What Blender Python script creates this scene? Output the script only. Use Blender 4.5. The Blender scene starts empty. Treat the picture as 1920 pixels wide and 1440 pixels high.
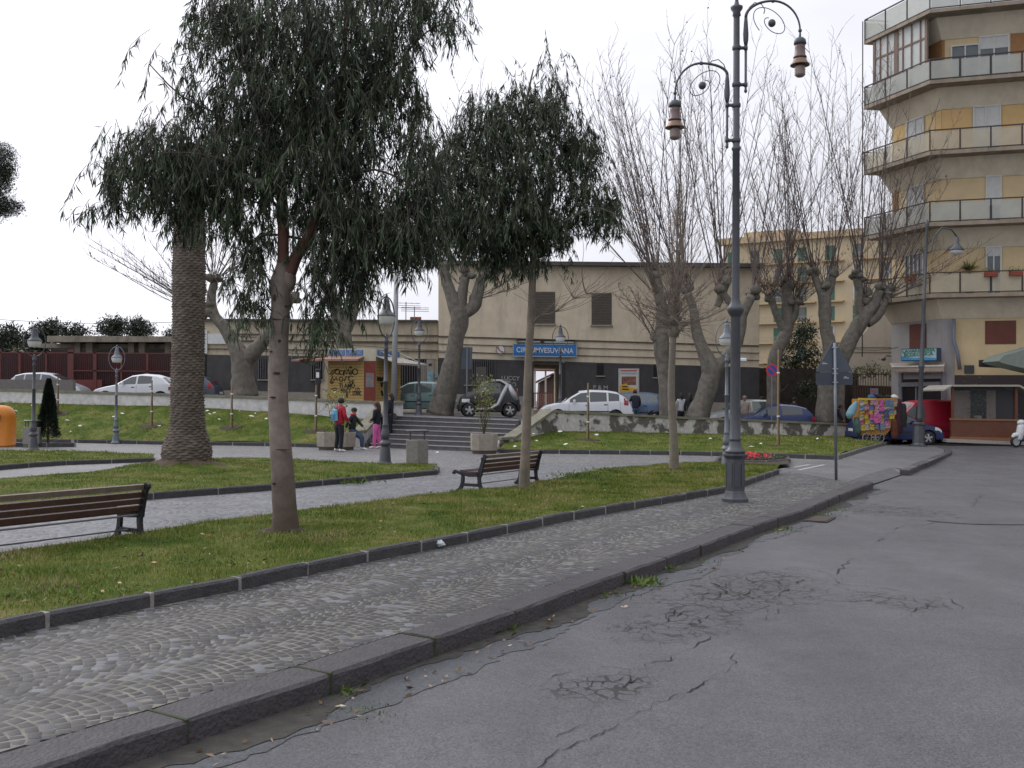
import bpy, math, random
import numpy as np
from mathutils import Vector, Matrix, geometry, noise
R = math.radians
random.seed(7); rng = np.random.default_rng(7)
scene = bpy.context.scene
COL = scene.collection
# ---------------------------------------------------------------- camera
F, W2, H2 = 1900.0, 960.0, 720.0
PITCH, ROLL = math.atan(30/F), 0.007
cam_d = bpy.data.cameras.new('camera'); cam = bpy.data.objects.new('camera', cam_d); COL.objects.link(cam)
cam_d.sensor_width = 36; cam_d.lens = 36*F/1920; cam_d.clip_end = 6000; cam_d.clip_start = .05
cam.location = (0, 0, 1.78)
cam.rotation_euler = (Matrix.Rotation(PITCH, 3, 'X') @ Matrix.Rotation(math.pi/2, 3, 'X') @ Matrix.Rotation(ROLL, 3, 'Z')).to_euler()
scene.camera = cam
CM = cam.rotation_euler.to_matrix(); CO = Vector(cam.location)
def ray(px, py):
    return CM @ Vector(((px-W2)/F, (H2-py)/F, -1.0))
def G(px, py, z=0.0):
    d = ray(px, py); t = (z-CO.z)/d.z; return CO + d*t
def D(px, py, Y):
    d = ray(px, py); return CO + d*(Y/d.y)
# ---------------------------------------------------------------- world, sun, exposure
world = bpy.data.worlds.new("World"); scene.world = world; world.use_nodes = True
SUN_EL, SUN_AZ = 38.0, -50.0     # azimuth from +Y towards +X, degrees
def build_world():
    nt = world.node_tree; n = nt.nodes; l = nt.links; n.clear()
    out = n.new('ShaderNodeOutputWorld'); bg = n.new('ShaderNodeBackground')
    sky = n.new('ShaderNodeTexSky'); sky.sky_type = 'NISHITA'; sky.sun_disc = False
    sky.sun_elevation = R(SUN_EL); sky.sun_rotation = R(SUN_AZ); sky.dust_density = 4; sky.air_density = 1.0
    hs = n.new('ShaderNodeHueSaturation'); hs.inputs['Saturation'].default_value = .35
    l.new(sky.outputs[0], hs.inputs['Color'])
    tc = n.new('ShaderNodeTexCoord'); sep = n.new('ShaderNodeSeparateXYZ'); l.new(tc.outputs['Generated'], sep.inputs[0])
    # overcast dome: darker at the horizon, about three times as bright at the zenith, brightest round the hidden sun
    mr = n.new('ShaderNodeMapRange'); mr.inputs[1].default_value = 0; mr.inputs[2].default_value = 1
    mr.inputs[3].default_value = 7.6; mr.inputs[4].default_value = 12.0; l.new(sep.outputs['Z'], mr.inputs[0])
    vm = n.new('ShaderNodeVectorMath'); vm.operation = 'DOT_PRODUCT'
    az = R(SUN_AZ-25); el = R(30)
    vm.inputs[1].default_value = (math.sin(az)*math.cos(el), math.cos(az)*math.cos(el), math.sin(el))
    l.new(tc.outputs['Generated'], vm.inputs[0])
    m2 = n.new('ShaderNodeMapRange'); m2.inputs[1].default_value = -.6; m2.inputs[2].default_value = 1.0
    m2.inputs[3].default_value = .60; m2.inputs[4].default_value = 1.75; l.new(vm.outputs['Value'], m2.inputs[0])
    mp = n.new('ShaderNodeMapping'); mp.inputs['Scale'].default_value = (1, 1, 3.2); l.new(tc.outputs['Generated'], mp.inputs[0])
    nz = n.new('ShaderNodeTexNoise'); nz.inputs['Scale'].default_value = 2.2; nz.inputs['Detail'].default_value = 4; l.new(mp.outputs[0], nz.inputs[0])
    m3 = n.new('ShaderNodeMapRange'); m3.inputs[1].default_value = .3; m3.inputs[2].default_value = .7
    m3.inputs[3].default_value = .83; m3.inputs[4].default_value = 1.07; l.new(nz.outputs[0], m3.inputs[0])
    a = n.new('ShaderNodeMath'); a.operation = 'MULTIPLY'; l.new(mr.outputs[0], a.inputs[0]); l.new(m2.outputs[0], a.inputs[1])
    b = n.new('ShaderNodeMath'); b.operation = 'MULTIPLY'; l.new(a.outputs[0], b.inputs[0]); l.new(m3.outputs[0], b.inputs[1])
    cl = n.new('ShaderNodeVectorMath'); cl.operation = 'SCALE'; cl.inputs[0].default_value = (.925, .935, 1.02); l.new(b.outputs[0], cl.inputs['Scale'])
    mx = n.new('ShaderNodeMix'); mx.data_type = 'RGBA'; mx.inputs[0].default_value = .88
    l.new(hs.outputs[0], mx.inputs[6]); l.new(cl.outputs[0], mx.inputs[7])
    l.new(mx.outputs[2], bg.inputs[0]); bg.inputs[1].default_value = .101; l.new(bg.outputs[0], out.inputs[0])
build_world()
sd = bpy.data.lights.new('sun', 'SUN'); sd.energy = 0.7; sd.angle = R(20); sd.color = (1, .97, .92)
sun = bpy.data.objects.new('sun', sd); COL.objects.link(sun)
_a, _e = R(SUN_AZ), R(SUN_EL)
sun.rotation_euler = Vector((math.sin(_a)*math.cos(_e), math.cos(_a)*math.cos(_e), math.sin(_e))).to_track_quat('Z', 'Y').to_euler()
scene.view_settings.view_transform = 'Standard'; scene.view_settings.look = 'None'
scene.view_settings.exposure = 0.12; scene.view_settings.gamma = 1.0; scene.view_settings.use_curve_mapping = False
# ---------------------------------------------------------------- materials
MATS = {}
def mat(name, col, rough=.8, metal=0, var=.12, scale=6, bump=0.0, bscale=None, alpha=None, island=0.0, emit=0, spec=.5, stain=0.0, staincol=(.05,.045,.04), trans=0.0):
    if name in MATS: return MATS[name]
    m = bpy.data.materials.new(name); m.use_nodes = True; MATS[name] = m
    nt = m.node_tree; n = nt.nodes; l = nt.links; b = n['Principled BSDF']
    b.inputs['Roughness'].default_value = rough; b.inputs['Metallic'].default_value = metal
    b.inputs['Specular IOR Level'].default_value = spec
    tc = n.new('ShaderNodeTexCoord'); nz = n.new('ShaderNodeTexNoise'); nz.inputs['Scale'].default_value = scale; nz.inputs['Detail'].default_value = 6
    nz.inputs['Roughness'].default_value = .65
    l.new(tc.outputs['Object'], nz.inputs[0])
    mr = n.new('ShaderNodeMapRange'); mr.inputs[1].default_value = .25; mr.inputs[2].default_value = .75
    mr.inputs[3].default_value = 1-var; mr.inputs[4].default_value = 1+var; l.new(nz.outputs[0], mr.inputs[0])
    f = mr.outputs[0]
    if island > 0:
        g = n.new('ShaderNodeNewGeometry'); m2 = n.new('ShaderNodeMapRange'); m2.inputs[3].default_value = 1-island; m2.inputs[4].default_value = 1+island
        l.new(g.outputs['Random Per Island'], m2.inputs[0])
        mm = n.new('ShaderNodeMath'); mm.operation = 'MULTIPLY'; l.new(f, mm.inputs[0]); l.new(m2.outputs[0], mm.inputs[1]); f = mm.outputs[0]
    sc = n.new('ShaderNodeVectorMath'); sc.operation = 'SCALE'; sc.inputs[0].default_value = col[:3]; l.new(f, sc.inputs['Scale'])
    c = sc.outputs[0]
    if stain > 0:
        mp = n.new('ShaderNodeMapping'); mp.inputs['Scale'].default_value = (1.1, 1.1, .22); l.new(tc.outputs['Object'], mp.inputs[0])
        n2 = n.new('ShaderNodeTexNoise'); n2.inputs['Scale'].default_value = 1.6; n2.inputs['Detail'].default_value = 8; n2.inputs['Roughness'].default_value = .7; l.new(mp.outputs[0], n2.inputs[0])
        m4 = n.new('ShaderNodeMapRange'); m4.inputs[1].default_value = .48; m4.inputs[2].default_value = .75; m4.inputs[3].default_value = 0; m4.inputs[4].default_value = stain; l.new(n2.outputs[0], m4.inputs[0])
        mx = n.new('ShaderNodeMix'); mx.data_type = 'RGBA'; l.new(m4.outputs[0], mx.inputs[0]); l.new(c, mx.inputs[6]); mx.inputs[7].default_value = (*staincol, 1); c = mx.outputs[2]
    l.new(c, b.inputs['Base Color'])
    if bump > 0:
        bn = n.new('ShaderNodeBump'); bn.inputs['Strength'].default_value = bump; bn.inputs['Distance'].default_value = .02
        n3 = n.new('ShaderNodeTexNoise'); n3.inputs['Scale'].default_value = bscale or scale*6; n3.inputs['Detail'].default_value = 5; l.new(tc.outputs['Object'], n3.inputs[0])
        l.new(n3.outputs[0], bn.inputs['Height']); l.new(bn.outputs[0], b.inputs['Normal'])
    if alpha is not None: b.inputs['Alpha'].default_value = alpha
    if trans: b.inputs['Transmission Weight'].default_value = trans
    if emit: b.inputs['Emission Color'].default_value = (*col[:3], 1); b.inputs['Emission Strength'].default_value = emit
    return m
# ---------------------------------------------------------------- mesh helpers
def rootloc(o):
    v = Vector((0, 0, 0))
    while o is not None: v = v + Vector(o.location); o = o.parent
    return v
def mesh_obj(name, V, Fc, m, parent=None, smooth=False, world_=False, loc=None):
    me = bpy.data.meshes.new(name)
    V = np.asarray(V, dtype=np.float64).reshape(-1, 3)
    if world_:
        off = rootloc(parent) if parent is not None else (Vector(loc) if loc is not None else Vector(V.mean(axis=0)))
        V = V - np.array(off)
    o = bpy.data.objects.new(name, me); COL.objects.link(o)
    if world_ and parent is None: o.location = off
    elif loc is not None and not world_: o.location = loc
    if isinstance(Fc, np.ndarray):
        nf, k = Fc.shape
        me.vertices.add(len(V)); me.vertices.foreach_set('co', V.ravel())
        me.loops.add(nf*k); me.loops.foreach_set('vertex_index', Fc.astype(np.int32).ravel())
        me.polygons.add(nf); me.polygons.foreach_set('loop_start', np.arange(0, nf*k, k, dtype=np.int32)); me.polygons.foreach_set('loop_total', np.full(nf, k, dtype=np.int32))
        me.update(calc_edges=True); me.validate()
    else:
        me.from_pydata([tuple(v) for v in V], [], Fc); me.update()
    if m is not None: me.materials.append(m)
    if smooth: me.polygons.foreach_set('use_smooth', np.ones(len(me.polygons), dtype=bool))
    if parent is not None: o.parent = parent
    return o
def tag(o, label=None, cat=None, group=None, kind=None):
    if label: o['label'] = label
    if cat: o['category'] = cat
    if group: o['group'] = group
    if kind: o['kind'] = kind
    return o
def thing(name, label, cat, loc=(0, 0, 0), rotz=0, group=None):
    o = bpy.data.objects.new(name, None); COL.objects.link(o); o.location = loc; o.rotation_euler = (0, 0, rotz)
    o.empty_display_size = .2
    return tag(o, label, cat, group)
def copy_tree(o, parent=None):
    c = o.copy(); COL.objects.link(c); c.parent = parent
    for ch in o.children: copy_tree(ch, c)
    return c
def clone(root, loc, rotz, label, scale=None):
    c = copy_tree(root); c.location = loc; c.rotation_euler = (0, 0, rotz); c['label'] = label
    if scale: c.scale = (scale,)*3
    return c
class MB:
    def __init__(s): s.v = []; s.f = []
    def add(s, V, Fc):
        k = len(s.v); s.v += [tuple(p) for p in V]; s.f += [tuple(i+k for i in f) for f in Fc]
    def box(s, c, d, rz=0, ry=0, taper=1.0):
        hx, hy, hz = d[0]/2, d[1]/2, d[2]/2
        P = [(-hx, -hy, -hz), (hx, -hy, -hz), (hx, hy, -hz), (-hx, hy, -hz)] + [(x*taper, y*taper, hz) for x, y in ((-hx, -hy), (hx, -hy), (hx, hy), (-hx, hy))]
        M = Matrix.Translation(c) @ Matrix.Rotation(rz, 4, 'Z') @ Matrix.Rotation(ry, 4, 'Y')
        s.add([M @ Vector(p) for p in P], [(3, 2, 1, 0), (4, 5, 6, 7), (0, 1, 5, 4), (1, 2, 6, 5), (2, 3, 7, 6), (3, 0, 4, 7)])
    def bar(s, a, b, w, h=None, up=(0, 0, 1)):
        a = Vector(a); b = Vector(b); h = h or w; d = (b-a).normalized(); u = Vector(up)
        if abs(d.dot(u)) > .98: u = Vector((0, 1, 0))
        x = d.cross(u).normalized()*w/2; y = x.cross(d).normalized()*h/2
        s.add([a-x-y, a+x-y, a+x+y, a-x+y, b-x-y, b+x-y, b+x+y, b-x+y], [(3, 2, 1, 0), (4, 5, 6, 7), (0, 1, 5, 4), (1, 2, 6, 5), (2, 3, 7, 6), (3, 0, 4, 7)])
    def tube(s, pts, rad, n=8, cap=True):
        pts = [Vector(p) for p in pts]
        if not hasattr(rad, '__len__'): rad = [rad]*len(pts)
        u = None; k0 = len(s.v)
        for i, p in enumerate(pts):
            t = (pts[min(i+1, len(pts)-1)]-pts[max(i-1, 0)]).normalized()
            if u is None:
                u = t.cross(Vector((0, 1, 0)) if abs(t.y) < .9 else Vector((1, 0, 0))).normalized()
            u = (u - t*u.dot(t)); u = u.normalized() if u.length > 1e-6 else t.orthogonal().normalized()
            w = t.cross(u)
            for j in range(n):
                a = 2*math.pi*j/n; q = p + (u*math.cos(a)+w*math.sin(a))*rad[i]; s.v.append((q.x, q.y, q.z))
            if i:
                b0 = k0+(i-1)*n; b1 = k0+i*n
                for j in range(n): s.f.append((b0+j, b0+(j+1) % n, b1+(j+1) % n, b1+j))
        if cap:
            s.f.append(tuple(k0+j for j in reversed(range(n)))); e = k0+(len(pts)-1)*n; s.f.append(tuple(e+j for j in range(n)))
    def lathe(s, prof, n=16, c=(0, 0, 0), cap=True, sq=0):
        k0 = len(s.v)
        for (r, z) in prof:
            for j in range(n):
                a = 2*math.pi*(j+.5)/n; s.v.append((c[0]+r*math.cos(a), c[1]+r*math.sin(a), c[2]+z))
        for i in range(len(prof)-1):
            b0 = k0+i*n; b1 = b0+n
            for j in range(n): s.f.append((b0+j, b0+(j+1) % n, b1+(j+1) % n, b1+j))
        if cap:
            s.f.append(tuple(k0+j for j in reversed(range(n)))); e = k0+(len(prof)-1)*n; s.f.append(tuple(e+j for j in range(n)))
    def prism(s, poly, d):   # poly: list of 3D points, extruded by vector d
        poly = [Vector(p) for p in poly]; d = Vector(d); n = len(poly)
        s.add(poly+[p+d for p in poly], [tuple(reversed(range(n))), tuple(range(n, 2*n))]+[(i, (i+1) % n, n+(i+1) % n, n+i) for i in range(n)])
    def slab(s, poly, z0, z1):
        s.prism([(p[0], p[1], z0) for p in poly], (0, 0, z1-z0))
    def torus(s, c, rx, rz, r, n=28, m=6, axis='XZ', a0=0, a1=2*math.pi):
        pts = []
        for i in range(n+1):
            a = a0+(a1-a0)*i/n; x = rx*math.cos(a); z = rz*math.sin(a)
            pts.append((c[0]+x, c[1], c[2]+z) if axis == 'XZ' else ((c[0], c[1]+x, c[2]+z) if axis == 'YZ' else (c[0]+x, c[1]+z, c[2])))
        s.tube(pts, r, m)
    def ball(s, c, r, n=10, m=7):
        rx, ry, rz = (r, r, r) if not hasattr(r, '__len__') else r
        k0 = len(s.v); s.v.append((c[0], c[1], c[2]-rz))
        for i in range(1, m):
            t = -math.pi/2+math.pi*i/m
            for j in range(n):
                a = 2*math.pi*j/n; s.v.append((c[0]+rx*math.cos(t)*math.cos(a), c[1]+ry*math.cos(t)*math.sin(a), c[2]+rz*math.sin(t)))
        s.v.append((c[0], c[1], c[2]+rz)); top = len(s.v)-1
        for j in range(n): s.f.append((k0, k0+1+(j+1) % n, k0+1+j)); s.f.append((top, top-n+j, top-n+(j+1) % n))
        for i in range(m-2):
            for j in range(n):
                a = k0+1+i*n; s.f.append((a+j, a+(j+1) % n, a+n+(j+1) % n, a+n+j))
    def rbox(s, c, d, r=.03, rz=0):   # box with chamfered vertical and top edges
        hx, hy, hz = d[0]/2, d[1]/2, d[2]/2; M = Matrix.Translation(c) @ Matrix.Rotation(rz, 4, 'Z')
        def ring(x, y, z, q): return [M @ Vector(p) for p in ((-x+q, -y, z), (x-q, -y, z), (x, -y+q, z), (x, y-q, z), (x-q, y, z), (-x+q, y, z), (-x, y-q, z), (-x, -y+q, z))]
        V = ring(hx, hy, -hz, r)+ring(hx, hy, hz-r, r)+ring(hx-r, hy-r, hz, r*.6)
        Fc = [tuple(reversed(range(8))), tuple(range(16, 24))]
        for k in (0, 8):
            for j in range(8): Fc.append((k+j, k+(j+1) % 8, k+8+(j+1) % 8, k+8+j))
        s.add(V, Fc)
    def fq(s, px, Y, t=.1):   # block standing on a frontal plane at depth Y, its face outlined by 4 points of the photo
        P = [D(a, b, Y) for a, b in px]
        P = [p-Vector((0, t, 0)) for p in P]
        s.prism(P, (0, t, 0))
    def build(s, name, m, parent=None, smooth=False, world_=False, loc=None):
        return mesh_obj(name, s.v, s.f, m, parent, smooth, world_, loc)
def rect(x0, y0, x1, y1, sl=0.0):
    d = sl*(x1-x0); return [(x0, y1), (x1, y1+d), (x1, y0+d), (x0, y0)]
def text(s, name, parent, origin, xdir, size, m, width=None, ext=.004, up=(0, 0, 1), align='CENTER', world_=True):
    cu = bpy.data.curves.new(name, 'FONT'); cu.body = s; cu.size = size; cu.extrude = ext; cu.align_x = align; cu.align_y = 'CENTER'; cu.resolution_u = 3
    cu.offset = size*.012
    t = bpy.data.objects.new('t', cu); COL.objects.link(t)
    dg = bpy.context.evaluated_depsgraph_get(); me = bpy.data.meshes.new_from_object(t.evaluated_get(dg)); bpy.data.objects.remove(t)
    me.name = name; V = [v.co.copy() for v in me.vertices]
    if width:
        w = max(v.x for v in V)-min(v.x for v in V); k = width/w
        for v in V: v.x *= k
    X = Vector(xdir).normalized(); Z = Vector(up); N = X.cross(Z).normalized()
    O = Vector(origin)-(rootloc(parent) if world_ else Vector((0, 0, 0)))
    for v, q in zip(me.vertices, V): v.co = O+X*q.x+Z*q.y+N*q.z
    me.materials.clear(); me.materials.append(m)
    o = bpy.data.objects.new(name, me); COL.objects.link(o); o.parent = parent
    return o
def npgrid(nu, nv, base=0):
    i, j = np.meshgrid(np.arange(nu-1), np.arange(nv-1), indexing='ij'); a = (i*nv+j).ravel()+base
    return np.stack([a, a+nv, a+nv+1, a+1], axis=1)
# ================================================================ terrain functions
def zroad(x, y):
    t = min(max((y-30)/15, 0), 1); t = t*t*(3-2*t); return -.14+.14*t
def zterr(x):
    pts = [(-70, 1.6), (-18, 1.45), (-4.5, 1.13), (0, 1.03), (3.5, .72), (11.4, .27), (16, .05), (18, .008), (90, .008)]
    for a, b in zip(pts, pts[1:]):
        if x <= b[0]: return a[1]+(b[1]-a[1])*max(0, (x-a[0]))/(b[0]-a[0])
    return 0.008
def asphalt(name, base, light=1.0, old=.5, zones=()):
    m = bpy.data.materials.new(name); m.use_nodes = True; nt = m.node_tree; n = nt.nodes; l = nt.links; b = n['Principled BSDF']
    tc = n.new('ShaderNodeTexCoord')
    def nz(scale, det=5, rough=.6, map_=None):
        x = n.new('ShaderNodeTexNoise'); x.inputs['Scale'].default_value = scale; x.inputs['Detail'].default_value = det; x.inputs['Roughness'].default_value = rough
        l.new(map_ or tc.outputs['Object'], x.inputs[0]); return x.outputs[0]
    def rng_(s, a, b_, c, d):
        x = n.new('ShaderNodeMapRange'); x.inputs[1].default_value = a; x.inputs[2].default_value = b_; x.inputs[3].default_value = c; x.inputs[4].default_value = d; l.new(s, x.inputs[0]); return x.outputs[0]
    def mul(a, c):
        x = n.new('ShaderNodeMath'); x.operation = 'MULTIPLY'; l.new(a, x.inputs[0]); l.new(c, x.inputs[1]); return x.outputs[0]
    big = rng_(nz(.35, 4), .3, .7, .86, 1.13); mid = rng_(nz(2.3, 6, .7), .25, .75, .86, 1.12)
    vor = n.new('ShaderNodeTexVoronoi'); vor.inputs['Scale'].default_value = 95; l.new(tc.outputs['Object'], vor.inputs['Vector'])
    fine = rng_(vor.outputs['Color'], 0, 1, .50, 1.56)
    v3 = n.new('ShaderNodeTexVoronoi'); v3.inputs['Scale'].default_value = 38; l.new(tc.outputs['Object'], v3.inputs['Vector'])
    grit = rng_(v3.outputs['Distance'], .05, .14, 2.0, 1.0)
    stretch = n.new('ShaderNodeMapping'); stretch.inputs['Rotation'].default_value = (0, 0, R(32)); stretch.inputs['Scale'].default_value = (1.6, .16, 1); l.new(tc.outputs['Object'], stretch.inputs[0])
    track = rng_(nz(.9, 3, .5, stretch.outputs[0]), .35, .65, .9, 1.08)
    f = mul(mul(mul(big, mid), mul(fine, grit)), track)
    # fine crazing inside worn areas
    wn = n.new('ShaderNodeTexNoise'); wn.inputs['Scale'].default_value = 3; l.new(tc.outputs['Object'], wn.inputs[0])
    wa = n.new('ShaderNodeVectorMath'); wa.operation = 'MULTIPLY_ADD'; wa.inputs[1].default_value = (.22, .22, 0); l.new(wn.outputs['Color'], wa.inputs[0]); l.new(tc.outputs['Object'], wa.inputs[2])
    ve = n.new('ShaderNodeTexVoronoi'); ve.feature = 'DISTANCE_TO_EDGE'; ve.inputs['Scale'].default_value = 6.5; l.new(wa.outputs[0], ve.inputs['Vector'])
    crack = rng_(ve.outputs['Distance'], .0, .035, 1, 0); worn = rng_(nz(.22, 3), .56, .66, 0, old)
    cm = mul(crack, worn)
    for (cx, cy, ax, rx, ry) in zones:      # broken areas: dense alligator cracking inside a ragged ellipse
        mp = n.new('ShaderNodeMapping'); mp.vector_type = 'TEXTURE'; mp.inputs['Location'].default_value = (cx, cy, 0); mp.inputs['Rotation'].default_value = (0, 0, ax); mp.inputs['Scale'].default_value = (rx, ry, 50); l.new(wa.outputs[0], mp.inputs[0])
        ln = n.new('ShaderNodeVectorMath'); ln.operation = 'LENGTH'; l.new(mp.outputs[0], ln.inputs[0]); zn = nz(2.2, 4, .7); sm = n.new('ShaderNodeMath'); sm.operation = 'MULTIPLY_ADD'; sm.inputs[1].default_value = 1.5; l.new(zn, sm.inputs[0]); l.new(ln.outputs['Value'], sm.inputs[2])
        zm = rng_(sm.outputs[0], 1.35, 1.85, 1, 0)
        v2 = n.new('ShaderNodeTexVoronoi'); v2.feature = 'DISTANCE_TO_EDGE'; v2.inputs['Scale'].default_value = 7.5; l.new(wa.outputs[0], v2.inputs['Vector'])
        wd = rng_(nz(5, 3), .38, .68, .012, .11); lt = n.new('ShaderNodeMath'); lt.operation = 'LESS_THAN'; l.new(v2.outputs['Distance'], lt.inputs[0]); l.new(wd, lt.inputs[1])
        q = mul(zm, lt.outputs[0]); mxx = n.new('ShaderNodeMath'); mxx.operation = 'MAXIMUM'; l.new(cm, mxx.inputs[0]); l.new(q, mxx.inputs[1]); cm = mxx.outputs[0]
        g2 = rng_(zm, 0, 1, 1.0, .93); f = mul(f, g2)
    sc = n.new('ShaderNodeVectorMath'); sc.operation = 'SCALE'; sc.inputs[0].default_value = base; l.new(f, sc.inputs['Scale'])
    mx = n.new('ShaderNodeMix'); mx.data_type = 'RGBA'; l.new(cm, mx.inputs[0]); l.new(sc.outputs[0], mx.inputs[6]); mx.inputs[7].default_value = (.018, .017, .016, 1)
    l.new(mx.outputs[2], b.inputs['Base Color'])
    l.new(rng_(nz(1.2, 4), .3, .7, .42, .66), b.inputs['Roughness'])
    bp = n.new('ShaderNodeBump'); bp.inputs['Strength'].default_value = .5; bp.inputs['Distance'].default_value = .006; l.new(fine, bp.inputs['Height']); l.new(bp.outputs[0], b.inputs['Normal'])
    return m
def zone(px, py, qx, qy, ry):
    a, b = G(px, py, -.13), G(qx, qy, -.13); return ((a.x+b.x)/2, (a.y+b.y)/2, math.atan2(b.y-a.y, b.x-a.x), (b-a).length/2, ry)
M_ROAD = asphalt('asphalt', (.093, .091, .096), zones=[zone(1265, 1160, 1510, 1065, .85), zone(1200, 1200, 1340, 1130, .5), zone(1040, 1290, 1260, 1262, .34), zone(1600, 1108, 1800, 1135, .42), zone(1620, 962, 1745, 950, 1.2)]); M_ASPH2 = asphalt('old_asphalt', (.10, .10, .104), old=.2)
# ---------------------------------------------------------------- key lines (photo points -> ground)
KERB_PX = [(-1500, 2420), (-600, 1675), (66, 1440), (350, 1352), (640, 1258), (820, 1197), (968, 1147), (1132, 1087), (1280, 1036), (1403, 990), (1507, 957), (1580, 926), (1637, 905)]
KF = [G(*p) for p in KERB_PX]
KF[0] = KF[1]+(KF[1]-KF[2])*3
KRAMP = [G(1637, 905), G(1672, 893), G(1705, 882)]
KFAR = [G(1705, 882), G(1740, 866), G(1768, 855), G(1785, 848), G(1782, 842), G(1765, 838)]
def offset(line, d):
    out = []
    for i, p in enumerate(line):
        a = line[max(i-1, 0)]; b = line[min(i+1, len(line)-1)]; t = (b-a); t.z = 0; t.normalize()
        out.append(Vector((p.x-t.y*d, p.y+t.x*d, p.z)))
    return out
KI = offset(KF, .34)
def resample(line, step):
    pts = [line[0]]; acc = 0
    out = []
    L = [0]
    for a, b in zip(line, line[1:]): L.append(L[-1]+(b-a).length)
    n = max(1, round(L[-1]/step))
    for i in range(n+1):
        s = L[-1]*i/n
        for k in range(len(line)-1):
            if s <= L[k+1]+1e-9:
                t = (s-L[k])/max(L[k+1]-L[k], 1e-9); out.append(line[k].lerp(line[k+1], t)); break
    return out
# ---------------------------------------------------------------- ground sheet and road
g = MB(); g.add([(-900, -60, -.32), (900, -60, -.32), (900, 1800, -.32), (-900, 1800, -.32)], [(0, 1, 2, 3)])
tag(g.build('ground', M_ASPH2), kind='structure')
xs = np.concatenate([np.linspace(-40, 40, 81), np.linspace(45, 140, 12)]); ys = np.concatenate([np.linspace(-8, 60, 103), np.linspace(70, 400, 12)])
V = np.array([(x, y, zroad(x, y)) for x in xs for y in ys])
tag(mesh_obj('road', V, npgrid(len(xs), len(ys)), M_ROAD, smooth=True), kind='structure')
# gutter strip of older, paler stone slabs beside the kerb, with gaps
def ribbon(name, pts, w, m, z=.004, zf=zroad, kind='structure', parent=None, jit=0):
    V = []; Fc = []
    for i, p in enumerate(pts):
        a = pts[max(i-1, 0)]; b = pts[min(i+1, len(pts)-1)]; t = (b-a); t.z = 0
        if t.length < 1e-6: t = Vector((1, 0, 0))
        t.normalize(); ww = (w[i] if hasattr(w, '__len__') else w)/2*(1+random.uniform(-jit, jit))
        for s in (-1, 1):
            x, y = p.x-t.y*ww*s, p.y+t.x*ww*s; V.append((x, y, zf(x, y)+z))
        if i: k = 2*i; Fc.append((k-2, k, k+1, k-1))
    return V, Fc
kline = resample(KF[2:], .07); V = []; Fc = []
def perp(line, j):
    t = line[min(j+1, len(line)-1)]-line[max(j-1, 0)]; t.z = 0; t.normalize(); return t
for j, p in enumerate(kline):
    t = perp(kline, j); w = .38+.30*noise.noise(Vector((p.x*.55, p.y*.55, 11)))+.10*noise.noise(Vector((p.x*4, p.y*4, 2)))+.05*noise.noise(Vector((p.x*14, p.y*14, 4)))+random.uniform(-.012, .012); w = max(w, .12)
    V += [(p.x, p.y, zroad(p.x, p.y)+.004), (p.x+t.y*w, p.y-t.x*w, zroad(p.x, p.y)+.004)]
    if j: k = 2*j; Fc.append((k-1, k+1, k, k-2))
M_GUT = asphalt('gutter_slab', (.072, .076, .083), old=.9)
tag(mesh_obj('gutter', V, Fc, M_GUT), kind='structure')
# dirt along the kerb foot
M_DIRT = mat('gutter_dirt', (.048, .045, .038), .95, var=.5, scale=9, bump=.6)
mb = MB(); kk = resample(KF[2:], .09)
a = offset(kk, .0); V = []; Fc = []
for j, p in enumerate(kk):
    w = .10+.16*abs(noise.noise(Vector((p.x*1.3, p.y*1.3, 0))))*2
    q = offset(kk, -w)[j] if False else None
b2 = []
for j in range(len(kk)):
    aa = kk[max(j-1, 0)]; bb = kk[min(j+1, len(kk)-1)]; t = bb-aa; t.z = 0; t.normalize(); p = kk[j]
    w = .04+.34*max(0, noise.noise(Vector((p.x*.9, p.y*.9, 3)))+.25)+.09*abs(noise.noise(Vector((p.x*9, p.y*9, 8))))+.03*random.random()
    V.append((p.x, p.y, zroad(p.x, p.y)+.010)); V.append((p.x+t.y*w, p.y-t.x*w, zroad(p.x, p.y)+.008))
    if j: k = 2*j; Fc.append((k-1, k+1, k, k-2))
tag(mesh_obj('gutter_dirt', V, Fc, M_DIRT), kind='structure')
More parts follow.
